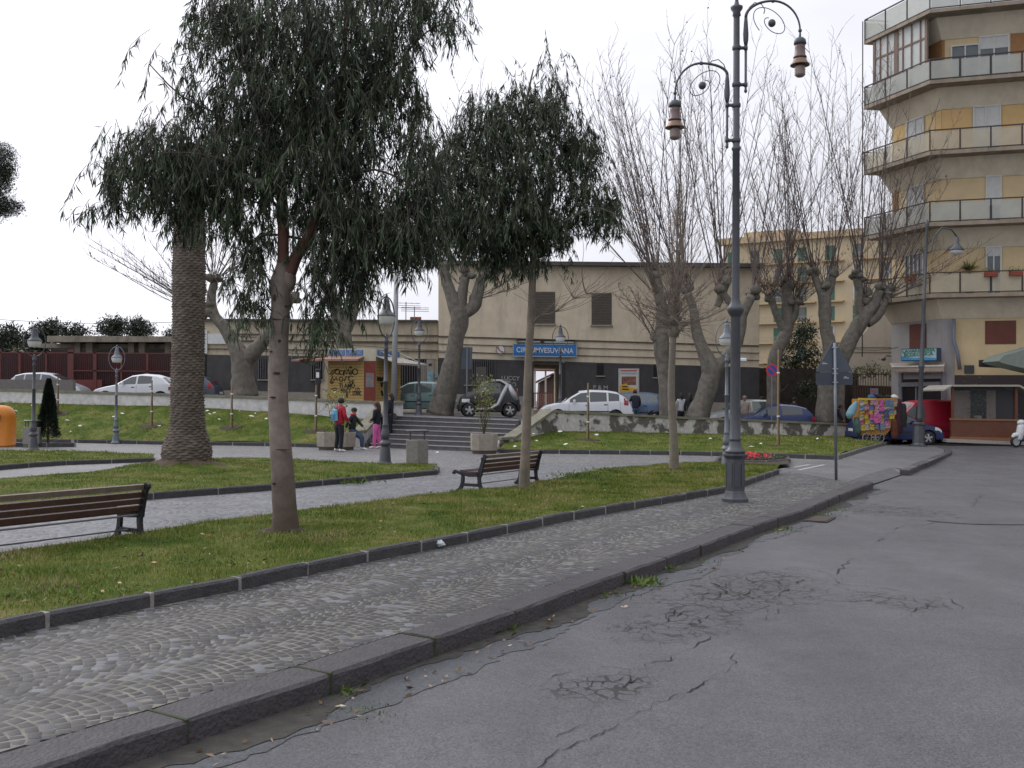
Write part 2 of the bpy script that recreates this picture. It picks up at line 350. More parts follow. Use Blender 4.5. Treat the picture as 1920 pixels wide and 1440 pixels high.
# cracks and patches that the photo shows in the road
CR = [[(1014, 1277), (1060, 1262), (1100, 1246), (1160, 1252), (1200, 1256), (1245, 1262)], [(1060, 1285), (1075, 1276), (1140, 1278), (1165, 1266), (1200, 1277), (1250, 1262)],
      [(1072, 1300), (1100, 1292), (1130, 1300), (1110, 1330), (1085, 1358), (1045, 1380)], [(1000, 1440), (1018, 1420), (1060, 1402), (1140, 1365), (1200, 1335), (1280, 1295), (1352, 1262), (1390, 1215), (1375, 1212)],
      [(1180, 1260), (1260, 1230), (1300, 1210), (1345, 1185)], [(1290, 1150), (1330, 1125), (1400, 1120), (1480, 1124), (1510, 1128), (1640, 1125)], [(1436, 1165), (1450, 1150), (1464, 1138)],
      [(1200, 1180), (1250, 1160), (1310, 1140), (1380, 1143), (1425, 1133)], [(1350, 1100), (1375, 1085), (1440, 1068), (1500, 1062), (1540, 1070), (1560, 1080), (1580, 1095), (1630, 1098), (1720, 1112), (1760, 1118), (1790, 1130), (1805, 1142)],
      [(1560, 1078), (1580, 1062), (1600, 1045)], [(1640, 1018), (1665, 1000), (1690, 985), (1740, 982), (1800, 970), (1860, 978), (1920, 982)], [(1580, 972), (1610, 958), (1660, 938), (1700, 932)],
      [(1650, 950), (1720, 948), (1750, 950)], [(1820, 950), (1840, 926), (1850, 930)], [(1230, 1090), (1300, 1075), (1330, 1062)], [(1420, 1068), (1460, 1075), (1500, 1085), (1480, 1100), (1440, 1098), (1400, 1108)],
      [(1380, 1090), (1430, 1088), (1470, 1092), (1450, 1105), (1380, 1112), (1330, 1118)], [(1300, 1130), (1340, 1108), (1390, 1098)], [(1700, 1160), (1740, 1130), (1790, 1140)], [(1280, 1175), (1340, 1150), (1400, 1152)],
      [(1330, 1090), (1350, 1105), (1345, 1130)], [(1400, 1080), (1415, 1100), (1400, 1125)], [(1450, 1078), (1470, 1100), (1455, 1120)], [(1245, 1165), (1270, 1140), (1320, 1120)], [(1100, 1250), (1110, 1270), (1100, 1290)], [(1170, 1252), (1185, 1265), (1175, 1280)], [(1215, 1256), (1225, 1275)]]
def craze(cx, cy, rx, ry, n):
    for _ in range(n):
        a = random.uniform(0, 6.28); r = random.random()**.6; x = cx+rx*r*math.cos(a); y = cy+ry*r*math.sin(a); c = [(x, y)]; d = random.uniform(0, 6.28)
        for k in range(random.randint(2, 4)): d += random.uniform(-1, 1); x += 16*math.cos(d); y += 5*math.sin(d); c.append((x, y))
        CR.append(c)

V = []; Fc = []
for c in CR:
    P = [G(x, y, -.13) for x, y in c]; L = resample(P, .045)
    for j, p in enumerate(L):
        p.x += noise.noise(Vector((p.x*6, p.y*6, 1)))*.10; p.y += noise.noise(Vector((p.x*6, p.y*6, 9)))*.10+random.uniform(-.012, .012)
    N = len(L); wk = 1.6 if len(c) <= 5 and abs(c[0][0]-c[-1][0]) < 70 else 1.0; w = [wk*max(.0018, .001+.022*(noise.noise(Vector((p.x*3, p.y*3, 5)))+.12)+.010*noise.noise(Vector((p.x*17, p.y*17, 2)))+.004*random.random())*min(1, .25+min(j, N-1-j)/6)*.75 for j, p in enumerate(L)]
    v, f = ribbon('', L, w, None, z=.006); k = len(V); V += v; Fc += [tuple(q+k for q in t) for t in f]
M_CRACK = mat('crack_dark', (.02, .019, .018), .95, var=.3)
tag(mesh_obj('road_cracks', V, [f[::-1] for f in Fc], M_CRACK), kind='structure')
# manhole-like sunken patch at the right and drain grate at the kerb
mb = MB(); c = G(1862, 978, -.135); mb.v = [(c.x+1.0*math.cos(a)*(1+.1*math.sin(3*a)), c.y+.42*math.sin(a), c.z+.004) for a in np.linspace(0, 2*math.pi, 22, endpoint=False)]; mb.f = [tuple(range(22))]
tag(mb.build('road_patch', asphalt('patch_asphalt', (.085, .085, .09), old=0)), kind='structure')
dg_ = thing('drain_grate', 'rusty slotted drain grate in the gutter beside the kerb', 'drain grate', G(1538, 975, -.14))
gz = dg_.location.copy(); ang = math.atan2((KF[11]-KF[10]).y, (KF[11]-KF[10]).x)
mb = MB(); mb.box((0, 0, .012), (.75, .36, .012), rz=ang); mb.build('frame', mat('grate_iron', (.05, .045, .04), .7, .4), dg_)
mb = MB()
for k in range(9):
    q = Matrix.Rotation(ang, 3, 'Z') @ Vector((-.32+.08*k, 0, .022)); mb.box(q, (.045, .28, .01), rz=ang)
mb.build('bars', mat('grate_bar', (.14, .12, .10), .6, .5), dg_)
# ---------------------------------------------------------------- plaza slab
def cobble_mat(name, base=(.115, .115, .118), mort=(.26, .24, .21), scale=9.0):
    m = bpy.data.materials.new(name); m.use_nodes = True; nt = m.node_tree; n = nt.nodes; l = nt.links; b = n['Principled BSDF']
    tc = n.new('ShaderNodeTexCoord')
    ve = n.new('ShaderNodeTexVoronoi'); ve.feature = 'DISTANCE_TO_EDGE'; ve.inputs['Scale'].default_value = scale; ve.inputs['Randomness'].default_value = .6; l.new(tc.outputs['Object'], ve.inputs['Vector'])
    vc = n.new('ShaderNodeTexVoronoi'); vc.inputs['Scale'].default_value = scale; vc.inputs['Randomness'].default_value = .6; l.new(tc.outputs['Object'], vc.inputs['Vector'])
    m1 = n.new('ShaderNodeMapRange'); m1.inputs[1].default_value = .04; m1.inputs[2].default_value = .09; m1.inputs[3].default_value = .75; m1.inputs[4].default_value = 0; l.new(ve.outputs['Distance'], m1.inputs[0])
    sx = n.new('ShaderNodeSeparateColor'); l.new(vc.outputs['Color'], sx.inputs[0])
    m2 = n.new('ShaderNodeMapRange'); m2.inputs[3].default_value = .7; m2.inputs[4].default_value = 1.35; l.new(sx.outputs[0], m2.inputs[0])
    nz = n.new('ShaderNodeTexNoise'); nz.inputs['Scale'].default_value = .5; nz.inputs['Detail'].default_value = 5; l.new(tc.outputs['Object'], nz.inputs[0])
    m3 = n.new('ShaderNodeMapRange'); m3.inputs[1].default_value = .3; m3.inputs[2].default_value = .7; m3.inputs[3].default_value = .8; m3.inputs[4].default_value = 1.2; l.new(nz.outputs[0], m3.inputs[0])
    mm = n.new('ShaderNodeMath'); mm.operation = 'MULTIPLY'; l.new(m2.outputs[0], mm.inputs[0]); l.new(m3.outputs[0], mm.inputs[1])
    sc = n.new('ShaderNodeVectorMath'); sc.operation = 'SCALE'; sc.inputs[0].default_value = base; l.new(mm.outputs[0], sc.inputs['Scale'])
    mx = n.new('ShaderNodeMix'); mx.data_type = 'RGBA'; l.new(m1.outputs[0], mx.inputs[0]); l.new(sc.outputs[0], mx.inputs[6]); mx.inputs[7].default_value = (*mort, 1)
    l.new(mx.outputs[2], b.inputs['Base Color']); b.inputs['Roughness'].default_value = .52
    bp = n.new('ShaderNodeBump'); bp.inputs['Strength'].default_value = .4; bp.inputs['Distance'].default_value = .01; l.new(ve.outputs['Distance'], bp.inputs['Height']); l.new(bp.outputs[0], b.inputs['Normal'])
    return m
M_PLAZA = cobble_mat('plaza_cobble', base=(.10, .102, .11)); M_MORT = mat('mortar', (.175, .165, .14), .95, var=.5, scale=4, bump=.4)
RI = [G(1590, 904), G(1625, 890), G(1672, 877)]
edge = KI[1:] + [G(1632, 903.5)]+RI+[G(1702, 880.5)] + offset(KFAR, .25)[1:-1] + [G(1755, 836)]
poly = [(p.x, p.y) for p in edge] + [(17.5, 46.3), (15.4, 45.4), (0, 40), (-4, 42), (-70, 46), (-70, -6), (-6, -6)]
mb = MB(); mb.slab(poly, -.2, 0); tag(mb.build('plaza', M_PLAZA), kind='structure')
# smooth asphalt skin on the far pavement, beyond the cobbles
def sheet(name, pts, z, m):
    mb = MB(); mb.v = [(p[0], p[1], z) for p in pts]; mb.f = [tuple(range(len(pts)))]; return tag(mb.build(name, m), kind='structure')
pv = [RI[0], RI[1], RI[2], G(1700, 881), G(1738, 868), G(1764, 857), G(1775, 849), G(1760, 842), G(1700, 834), G(1672, 836), G(1575, 864.5), G(1510, 866), G(1470, 885), G(1530, 893)]
mb = MB(); mb.v = [(p.x, p.y, .005) for p in pv]; mb.f = [tuple(range(len(pv)))]; tag(mb.build('pavement', asphalt('pavement_asphalt', (.125, .125, .128), old=.2)), kind='structure')
# dropped kerb: the pavement slopes down to the road between the two kerb ends
rp = [(G(1632, 903.5), .0), (RI[0], .004), (RI[1], .004), (RI[2], .004), (G(1702, 880.5), .0)]; ro = [(G(1638, 906, -.1), -.11), (G(1650, 902, -.1), -.115), (G(1668, 896, -.1), -.115), (G(1690, 888.5, -.1), -.115), (G(1704, 883.5, -.1), -.11)]
V = [(p.x, p.y, z) for p, z in rp]+[(p.x, p.y, z) for p, z in ro]; tag(mesh_obj('pavement_ramp', V, [(i, 5+i, 6+i, i+1) for i in range(4)], asphalt('ramp_asphalt', (.115, .115, .118), old=.2)), kind='structure')
# pale stone lines set in the paving
M_PALE = mat('pale_stone', (.42, .40, .37), .7, var=.2)
mb = MB()
for a, b, w in [((1455, 881), (1518, 871), .09), ((1498, 881), (1546, 871), .09), ((1190, 886), (1345, 868), .10), ((425, 861.5), (700, 866), .06), ((460, 855), (760, 861), .05), ((560, 852), (735, 856.5), .05), ((0, 894), (180, 884), .12)]:
    A = G(*a, .006); B = G(*b, .006); t = (B-A).normalized(); s = Vector((-t.y, t.x, 0))*w/2; mb.add([A-s, B-s, B+s, A+s], [(0, 1, 2, 3)])
tag(mb.build('paving_lines', M_PALE), kind='structure')
# ---------------------------------------------------------------- cobble stones as real setts in segmental arches
def inpoly(P, poly):
    x, y = P[:, 0], P[:, 1]; ins = np.zeros(len(P), bool); n = len(poly)
    for i in range(n):
        x0, y0 = poly[i]; x1, y1 = poly[(i+1) % n]
        c = ((y0 > y) != (y1 > y)); xi = (x1-x0)*(y-y0)/(y1-y0+1e-12)+x0; ins ^= c & (x < xi)
    return ins
def setts(name, poly, org, udir, Wc, size, m, z0=0.0, hmax=.009):
    u = np.array([udir[0], udir[1]]); u = u/np.linalg.norm(u); v = np.array([-u[1], u[0]])
    P = np.array(poly); rel = P-np.array(org); U = rel@u; Vv = rel@v
    umin, umax, vmin, vmax = U.min()-1, U.max()+1, Vv.min()-1, Vv.max()+1
    Rr = Wc*.62; cells = []
    arch = lambda t: math.sqrt(max(Rr*Rr-t*t, 1e-6))-Rr
    nc0, nc1 = int(math.floor(vmin/Wc)), int(math.ceil(vmax/Wc))
    for c in range(nc0, nc1):
        vc = (c+.5)*Wc; sh = random.uniform(0, size); k = int((umin-1)/size)
        while k*size < umax+1:
            us = k*size+sh; tmax = Wc/2; smax = Rr*math.asin(min(.999, tmax/Rr)); s = -smax+random.uniform(0, size*.6)*0
            nst = max(3, int(round(2*smax/(size*random.uniform(.92, 1.15))))); cuts = np.linspace(-smax, smax, nst+1); cuts[1:-1] += rng.uniform(-.18, .18, nst-1)*size
            for a, b in zip(cuts, cuts[1:]):
                g_ = size*random.uniform(.06, .12); gr = size*random.uniform(.10, .17)
                q = []
                for (ss, dr) in ((a+g_, gr), (b-g_, gr), (b-g_, size-gr*.6), (a+g_, size-gr*.6)):
                    th = ss/Rr; rr = Rr+dr-size/2
                    q.append((us+rr*math.cos(th)-Rr+random.uniform(-.11, .11)*size, vc+rr*math.sin(th)*(Wc/2/ (Rr*math.sin(smax/Rr)))*1.0+random.uniform(-.08, .08)*size))
                cells.append(q)
            k += 1
    C = np.array(cells)           # n,4,2 in u,v
    XY = np.array(org)+C[..., 0:1]*u+C[..., 1:2]*v
    ok = inpoly(XY.mean(axis=1), poly); XY = XY[ok]; n = len(XY)
    if n == 0: return None
    cen = XY.mean(axis=1, keepdims=True); h = rng.uniform(.0042, .0060, (n, 1, 1))+z0*0; tilt = rng.uniform(-.0005, .0005, (n, 4, 1))
    low = np.concatenate([XY, np.full((n, 4, 1), .0)], axis=2)
    mid_ = np.concatenate([XY, h.repeat(4, 1)-.0012+tilt], axis=2); top = np.concatenate([cen+(XY-cen)*.93, h.repeat(4, 1)+tilt], axis=2)
    V = np.concatenate([low, mid_, top], axis=1).reshape(-1, 3); b0 = (np.arange(n)*12)[:, None]
    fs = [np.stack([b0[:, 0]+8, b0[:, 0]+9, b0[:, 0]+10, b0[:, 0]+11], 1)]
    for k in (0, 4):
        for j in range(4): j2 = (j+1) % 4; fs.append(np.stack([b0[:, 0]+k+j, b0[:, 0]+k+j2, b0[:, 0]+k+4+j2, b0[:, 0]+k+4+j], 1))
    return tag(mesh_obj(name, V, np.concatenate(fs), m), kind='structure')
def sett_mat():
    m = bpy.data.materials.new('basalt_sett'); m.use_nodes = True; nt = m.node_tree; n = nt.nodes; l = nt.links; b = n['Principled BSDF']
    g = n.new('ShaderNodeNewGeometry'); r = n.new('ShaderNodeValToRGB'); l.new(g.outputs['Random Per Island'], r.inputs[0])
    e = r.color_ramp.elements; e[0].position = 0; e[0].color = (.034, .033, .034, 1); e[1].position = 1; e[1].color = (.15, .155, .17, 1)
    x = e.new(.45); x.color = (.047, .046, .046, 1); x = e.new(.88); x.color = (.064, .062, .063, 1); x = e.new(.94); x.color = (.13, .135, .15, 1)  # few pale bluish stones: sky reflected on polished tops, put into the colour
    tc = n.new('ShaderNodeTexCoord'); nz = n.new('ShaderNodeTexNoise'); nz.inputs['Scale'].default_value = .9; nz.inputs['Detail'].default_value = 8; nz.inputs['Roughness'].default_value = .7; l.new(tc.outputs['Object'], nz.inputs[0])
    mr = n.new('ShaderNodeMapRange'); mr.inputs[1].default_value = .3; mr.inputs[2].default_value = .7; mr.inputs[3].default_value = .78; mr.inputs[4].default_value = 1.25; l.new(nz.outputs[0], mr.inputs[0])
    sc = n.new('ShaderNodeVectorMath'); sc.operation = 'SCALE'; l.new(r.outputs[0], sc.inputs[0]); l.new(mr.outputs[0], sc.inputs['Scale']); l.new(sc.outputs[0], b.inputs['Base Color'])
    b.inputs['Roughness'].default_value = .62
    n3 = n.new('ShaderNodeTexNoise'); n3.inputs['Scale'].default_value = 60; l.new(tc.outputs['Object'], n3.inputs[0]); bp = n.new('ShaderNodeBump'); bp.inputs['Strength'].default_value = .5; bp.inputs['Distance'].default_value = .004; l.new(n3.outputs[0], bp.inputs['Height']); l.new(bp.outputs[0], b.inputs['Normal'])
    return m
M_SETT = sett_mat()
B1F = [G(*p) for p in [(-420, 1296), (0, 1196), (113, 1174), (333, 1130), (473, 1103), (615, 1070), (835, 1026), (1020, 987), (1087, 973), (1230, 948), (1360, 925), (1462, 889)]]
B1B = [G(*p) for p in [(1462, 880), (1430, 879), (1380, 876), (1300, 874), (1250, 877), (1125, 888), (1065, 902), (975, 920), (850, 932), (640, 959), (400, 990), (330, 1003), (213, 1022), (0, 1053), (-420, 1120)]]
B2F = [G(*p) for p in [(-300, 998), (0, 960), (287, 937), (513, 920), (633, 908), (822, 890)]]
B2B = [G(*p) for p in [(820, 877), (722, 876), (600, 870), (465, 864), (405, 866), (290, 872), (200, 889), (0, 906), (-300, 935)]]
pave = [(p.x, p.y) for p in KI[1:]]+[(p.x, p.y) for p in [G(1600, 905), G(1530, 893), G(1470, 886)]]+[(p.x, p.y) for p in reversed(B1F)]
pave = [p for p in pave if p[1] > 2.0]
mb = MB(); mb.v = [(p[0], p[1], .004) for p in pave]; mb.f = [tuple(range(len(pave)))]; tag(mb.build('pavement', M_MORT), kind='structure')
ud = (KF[8]-KF[4]); setts('pavement_setts', pave, (KI[4].x, KI[4].y), (ud.x, ud.y), 1.06, .090, M_SETT, z0=.001)
path = [(p.x, p.y) for p in B2F[1:]]+[(G(900, 868).x, G(900, 868).y), (G(1250, 868).x, G(1250, 868).y)]+[(p.x, p.y) for p in B1B[4:]]
mb = MB(); mb.v = [(p[0], p[1], .004) for p in path]; mb.f = [tuple(reversed(range(len(path))))]; tag(mb.build('path', mat('path_mortar', (.22, .22, .215), .95, var=.3, scale=3, bump=.4)), kind='structure')
setts('path_setts', path, (0, 15), (1, .25), 1.3, .105, mat('grey_sett', (.105, .107, .116), .5, var=.3, scale=1.0, island=.42, bump=.3, bscale=50), z0=.001)
# ---------------------------------------------------------------- kerbs
M_KERB = mat('basalt_kerb', (.066, .058, .062), .72, var=.25, scale=7, bump=.9, bscale=34)
M_BED = mat('lava_kerb', (.062, .06, .063), .85, var=.3, scale=9, bump=1.0, bscale=40)
M_JOINT = mat('kerb_mortar', (.27, .25, .23), .9, var=.35, scale=12)
def kerb(name, line, w, h0, h1, step, m, joint=None, jw=.02, zf=lambda x, y: 0, side=1, rough=.006, inner_low=None, parent=None):
    """row of stones along line (its outer edge), width w towards the left of the direction of travel"""
    P = resample(line, step); mb = MB(); jb = MB(); ends = []
    for a, b in zip(P, P[1:]):
        t = (b-a); t.z = 0; L = t.length; t.normalize(); s = Vector((-t.y, t.x, 0))*side; gap = jw/2
        dz = random.uniform(-.006, .006); dx = random.uniform(-.008, .008); ns = 5; rings = []
        for k in range(ns+1):
            p = a.lerp(b, gap/L+(1-2*gap/L)*k/ns); bz = zf(p.x, p.y)
            r1 = lambda: random.uniform(-rough, rough); e = 0.0 if 0 < k < ns else .010
            o = p+s*(dx+r1()+e*.6); rings.append([(o.x, o.y, bz+h0), (o.x+s.x*r1(), o.y+s.y*r1(), bz+h1-.022+dz), (o.x+s.x*(.022+r1()), o.y+s.y*(.022), bz+h1+dz-e*.5+r1()*.4), ((p+s*w*.55).x, (p+s*w*.55).y, bz+h1+dz-e*.4+r1()*.5), ((p+s*(w-.015)).x, (p+s*(w-.015)).y, bz+h1+dz-e*.5), ((p+s*w).x, (p+s*w).y, bz+h0)])
        V = [q for r_ in rings for q in r_]; Fc = []
        for k in range(ns):
            for j in range(5):
                f = (k*6+j, (k+1)*6+j, (k+1)*6+j+1, k*6+j+1); Fc.append(f if side > 0 else f[::-1])
        Fc += [tuple(range(6)) if side > 0 else tuple(reversed(range(6))), tuple(ns*6+j for j in (reversed(range(6)) if side > 0 else range(6)))]
        mb.add(V, Fc)
        if joint:
            bz = zf(b.x, b.y); q = b+s*.006; jb.prism([q-t*(gap+.004)+Vector((0, 0, bz+h0-q.z)), q+t*(gap+.004)+Vector((0, 0, bz+h0-q.z)), q+s*(w-.012)+t*(gap+.004)+Vector((0, 0, bz+h0-q.z)), q+s*(w-.012)-t*(gap+.004)+Vector((0, 0, bz+h0-q.z))], (0, 0, h1-h0-.003))
    o = tag(mb.build(name, m, parent), kind='structure')
    if joint: jb.build('mortar', joint, o)
    return o
M_MOSS = mat('mossy_joint', (.04, .055, .02), .95, var=.4)
kerb('kerb', KF[1:], .34, -.20, .008, 1.18, M_KERB, M_MOSS, jw=.012, rough=.009)
kerb('kerb', KFAR, .25, -.2, .01, 1.0, M_KERB, M_MOSS, jw=.012)
kerb('bed_kerb', B1F, .11, -.01, .125, .95, M_BED, M_JOINT, jw=.028, rough=.007)
kerb('bed_kerb', B1B[10:], .10, -.01, .075, 1.2, M_BED, None, rough=.004)
kerb('bed_kerb', B2F, .11, -.01, .125, 1.25, M_BED, M_JOINT, jw=.022, rough=.005)
kerb('bed_kerb', [G(822, 890), G(824, 884), G(812, 878.5)], .11, -.01, .125, .6, M_BED, M_JOINT)
B3F = [G(*p) for p in [(-300, 914), (0, 881.5), (100, 873), (290, 866)]]; B3B = [G(*p) for p in [(290, 858), (240, 856), (150, 852), (0, 850), (-300, 850)]]
kerb('bed_kerb', B3F, .11, -.01, .12, 1.2, M_BED, M_JOINT, jw=.022)
B4F = [G(*p) for p in [(-300, 828), (0, 829), (60, 829)]]+[G(170, 831), G(320, 834), (G(480, 836)), G(610, 839.5)]
kerb('bed_kerb', B4F, .12, -.01, .14, 1.3, M_BED, M_JOINT, jw=.03)
B5F = [G(*p) for p in [(936, 850), (1100, 851.5), (1280, 853.5), (1440, 857.5), (1570, 862.5)]]; B5R = [G(1570, 862.5), G(1620, 846), G(1682, 828.5)]
kerb('bed_kerb', B5F, .12, -.01, .14, 1.0, M_BED, M_JOINT, jw=.03)
kerb('bed_kerb', B5R, .12, -.01, .13, 1.4, mat('grey_kerb', (.12, .115, .115), .8, var=.2), M_JOINT, jw=.015)
FBp = [(1337, 874), (1345, 866.5), (1400, 863), (1478, 864), (1482, 870.5), (1440, 873.5)]
kerb('flower_bed_kerb', [G(1337, 874.5), G(1440, 874), G(1483, 869.5)], .11, -.01, .15, .75, M_BED, M_JOINT, jw=.03)
kerb('flower_bed_kerb', [G(1483, 869), G(1478, 862), G(1345, 864), G(1337, 874)], .11, -.01, .13, .9, M_BED, M_JOINT, jw=.03)
kerb('plinth_kerb', [G(284, 1013), G(330, 1012), G(362, 1004)], .16, -.01, .10, .5, mat('pale_kerb', (.17, .17, .17), .8), None)
kerb('plinth_kerb', [G(28, 838), G(140, 838.5), G(139, 831)], .12, -.01, .15, 1.0, M_BED, M_JOINT, jw=.02)
# ---------------------------------------------------------------- grass beds
def grass_ground(name):
    m = bpy.data.materials.new(name); m.use_nodes = True; nt = m.node_tree; n = nt.nodes; l = nt.links; b = n['Principled BSDF']
    tc = n.new('ShaderNodeTexCoord'); a = n.new('ShaderNodeTexNoise'); a.inputs['Scale'].default_value = 1.1; a.inputs['Detail'].default_value = 9; a.inputs['Roughness'].default_value = .72; l.new(tc.outputs['Object'], a.inputs[0])
    r = n.new('ShaderNodeValToRGB'); l.new(a.outputs[0], r.inputs[0]); e = r.color_ramp.elements
    e[0].position = .3; e[0].color = (.032, .056, .008, 1); e[1].position = .72; e[1].color = (.22, .165, .085, 1); x = e.new(.47); x.color = (.070, .105, .016, 1); x = e.new(.59); x.color = (.14, .15, .038, 1)
    l.new(r.outputs[0], b.inputs['Base Color']); b.inputs['Roughness'].default_value = .9; b.inputs['Specular IOR Level'].default_value = .1
    z = n.new('ShaderNodeTexNoise'); z.inputs['Scale'].default_value = 45; z.inputs['Detail'].default_value = 4; l.new(tc.outputs['Object'], z.inputs[0]); bp = n.new('ShaderNodeBump'); bp.inputs['Strength'].default_value = .8; bp.inputs['Distance'].default_value = .03; l.new(z.outputs[0], bp.inputs['Height']); l.new(bp.outputs[0], b.inputs['Normal'])
    return m
def blade_mat(name):
    m = bpy.data.materials.new(name); m.use_nodes = True; nt = m.node_tree; n = nt.nodes; l = nt.links; b = n['Principled BSDF']
    tc = n.new('ShaderNodeTexCoord'); a = n.new('ShaderNodeTexNoise'); a.inputs['Scale'].default_value = .8; a.inputs['Detail'].default_value = 10; a.inputs['Roughness'].default_value = .78; l.new(tc.outputs['Object'], a.inputs[0])
    g = n.new('ShaderNodeNewGeometry'); ad = n.new('ShaderNodeMath'); ad.operation = 'MULTIPLY_ADD'; ad.inputs[1].default_value = .16; l.new(g.outputs['Random Per Island'], ad.inputs[0]); l.new(a.outputs[0], ad.inputs[2])
    r = n.new('ShaderNodeValToRGB'); l.new(ad.outputs[0], r.inputs[0]); e = r.color_ramp.elements
    e[0].position = .42; e[0].color = (.035, .080, .010, 1); e[1].position = .73; e[1].color = (.38, .31, .17, 1); x = e.new(.52); x.color = (.105, .160, .022, 1); x = e.new(.615); x.color = (.23, .235, .055, 1)
    l.new(r.outputs[0], b.inputs['Base Color']); b.inputs['Roughness'].default_value = .7; b.inputs['Specular IOR Level'].default_value = .15
    return m
M_GG = grass_ground('turf'); M_BL = blade_mat('grass_blade')
def bed(name, poly, zf, blades, hgt=(.02, .05), bump=.02, cell=.35):
    P2 = [Vector((p[0], p[1])) for p in poly]; n = len(P2)
    arr = np.array([(p.x, p.y) for p in P2]); lo, hi = arr.min(0), arr.max(0)
    gx, gy = np.meshgrid(np.arange(lo[0], hi[0], cell), np.arange(lo[1], hi[1], cell)); pts = np.stack([gx.ravel(), gy.ravel()], 1)+rng.uniform(-.1, .1, (gx.size, 2))*cell
    pts = pts[inpoly(pts, [(p.x, p.y) for p in P2])]
    bl = []
    for i in range(n):
        a, b = P2[i], P2[(i+1) % n]; k = max(1, int((b-a).length/(cell*1.5)))
        for j in range(k): bl.append(a.lerp(b, j/k))
    nb = len(bl); allp = bl+[Vector(p) for p in pts]
    v, e, f, *_ = geometry.delaunay_2d_cdt(allp, [], [tuple(range(nb))], 1, 1e-4)
    def z(x, y, edge=False): return zf(x, y)+(0 if edge else bump*noise.noise(Vector((x*1.3, y*1.3, 0)))+bump*.6*noise.noise(Vector((x*4, y*4, 7))))
    V = [(q.x, q.y, z(q.x, q.y)) for q in v]
    o = tag(mesh_obj(name, V, [tuple(t) for t in f], M_GG, smooth=True), kind='structure')
    if blades:
        C = rng.uniform(lo, hi, (int(blades*(hi-lo)[0]*(hi-lo)[1])+1, 2)); dist = np.hypot(C[:, 0], C[:, 1]); C = C[inpoly(C, [(p.x, p.y) for p in P2])]
        dist = np.hypot(C[:, 0], C[:, 1]); ax = np.abs(C[:, 0]/np.maximum(C[:, 1], .1)); C = C[(ax < .6) & (C[:, 1] > 4)]; dist = np.hypot(C[:, 0], C[:, 1])
        n_ = len(C); zz = np.array([z(a, b) for a, b in C]); nzv = np.array([noise.noise(Vector((a*1.1, b*1.1, 2))) for a, b in C])
        h = rng.uniform(*hgt, n_)*(1+1.0*np.clip(nzv, -.4, 1)); wd = np.maximum(.0035, dist*.00028)*rng.uniform(.7, 1.4, n_); an = rng.uniform(0, 2*np.pi, n_); ln = rng.uniform(0, 1.0, n_)*h; la = rng.uniform(0, 2*np.pi, n_)
        A = np.stack([C[:, 0]-wd*np.cos(an), C[:, 1]-wd*np.sin(an), zz-.004], 1); B = np.stack([C[:, 0]+wd*np.cos(an), C[:, 1]+wd*np.sin(an), zz-.004], 1)
        T = np.stack([C[:, 0]+ln*np.cos(la), C[:, 1]+ln*np.sin(la), zz+h], 1)
        V = np.stack([A, B, T], 1).reshape(-1, 3); tag(mesh_obj('grass', V, np.arange(n_*3).reshape(-1, 3), M_BL), kind='stuff')
    return o
xy = lambda L: [(p.x, p.y) for p in L]
bed1 = xy(offset(B1F, .10))+xy(B1B); bed('lawn', bed1, lambda x, y: .105, 1400, (.02, .055), cell=.3)
PALM = G(350, 884, 0)
def z2(x, y):
    d = math.hypot(x-PALM.x, y-PALM.y); return .10+.22*math.exp(-(d/1.0)**2)
bed('lawn', xy(offset(B2F, .10))+xy(B2B), z2, 420, (.02, .05), cell=.3)
bed('lawn', xy(offset(B3F, .10))+xy(B3B), lambda x, y: .11, 260, (.025, .05))
# left rear bank rises to the foot of the white wall
WL = [(-31.0, 46.5), (-22.2, 44.3), (-14.3, 42.6), (-10.3, 41.3), (-5.2, 40.0)]      # foot of left wall
WLz = [1.55, 1.50, 1.42, 1.30, 1.02]
def lerp_tab(x, tab):
    if x <= tab[0][0]: return tab[0][1]
    for a, b in zip(tab, tab[1:]):
        if x <= b[0]: return a[1]+(b[1]-a[1])*(x-a[0])/(b[0]-a[0])
    return tab[-1][1]
def zbank(x, y):
    yk = lerp_tab(x, [(p.x, p.y) for p in B4F]); yw = lerp_tab(x, WL); zw = lerp_tab(x, [(a[0], b) for a, b in zip(WL, WLz)])
    t = min(max((y-yk)/(yw-yk), 0), 1.1); return .12+(zw-.12)*(t**1.1)
bed('bank', xy(offset(B4F, .1))+[(-5.6, 37.6), (-5.35, 39.9), (-10.3, 41.2)]+[(a, b+.05) for a, b in WL[::-1][2:]], zbank, 150, (.03, .07), bump=.05, cell=.6)
WR = [D(1022, 768, 37.3), D(1600, 794, 45.2)]
def zrb(x, y):
    t0 = (y-lerp_tab(x, [(p.x, p.y) for p in B5F+[B5R[-1]]]))/max(.5, (WR[0].y+(WR[1].y-WR[0].y)*(x-WR[0].x)/(WR[1].x-WR[0].x))-lerp_tab(x, [(p.x, p.y) for p in B5F+[B5R[-1]]]))
    zw = .66+(.27-.66)*min(max((x-WR[0].x)/(WR[1].x-WR[0].x), 0), 1); return .12+(zw-.12)*min(max(t0, 0), 1)
bed('bank', xy(offset(B5F, .1))[:-1]+[(B5F[-1].x-.12, B5F[-1].y+.1)]+[(B5R[1].x-.12, B5R[1].y+.06), (B5R[2].x-.1, B5R[2].y), (15.6, 45.3), (WR[0].x, WR[0].y), (.1, 36.2)], zrb, 150, (.03, .07), bump=.04, cell=.6)
fb = xy([G(*p, .1) for p in FBp]); bed('flower_bed_soil', fb, lambda x, y: .11, 0)
tag(bpy.data.objects['flower_bed_soil'], kind='structure'); bpy.data.objects['flower_bed_soil'].data.materials[0] = mat('soil', (.05, .035, .022), .95, var=.4, bump=.8)
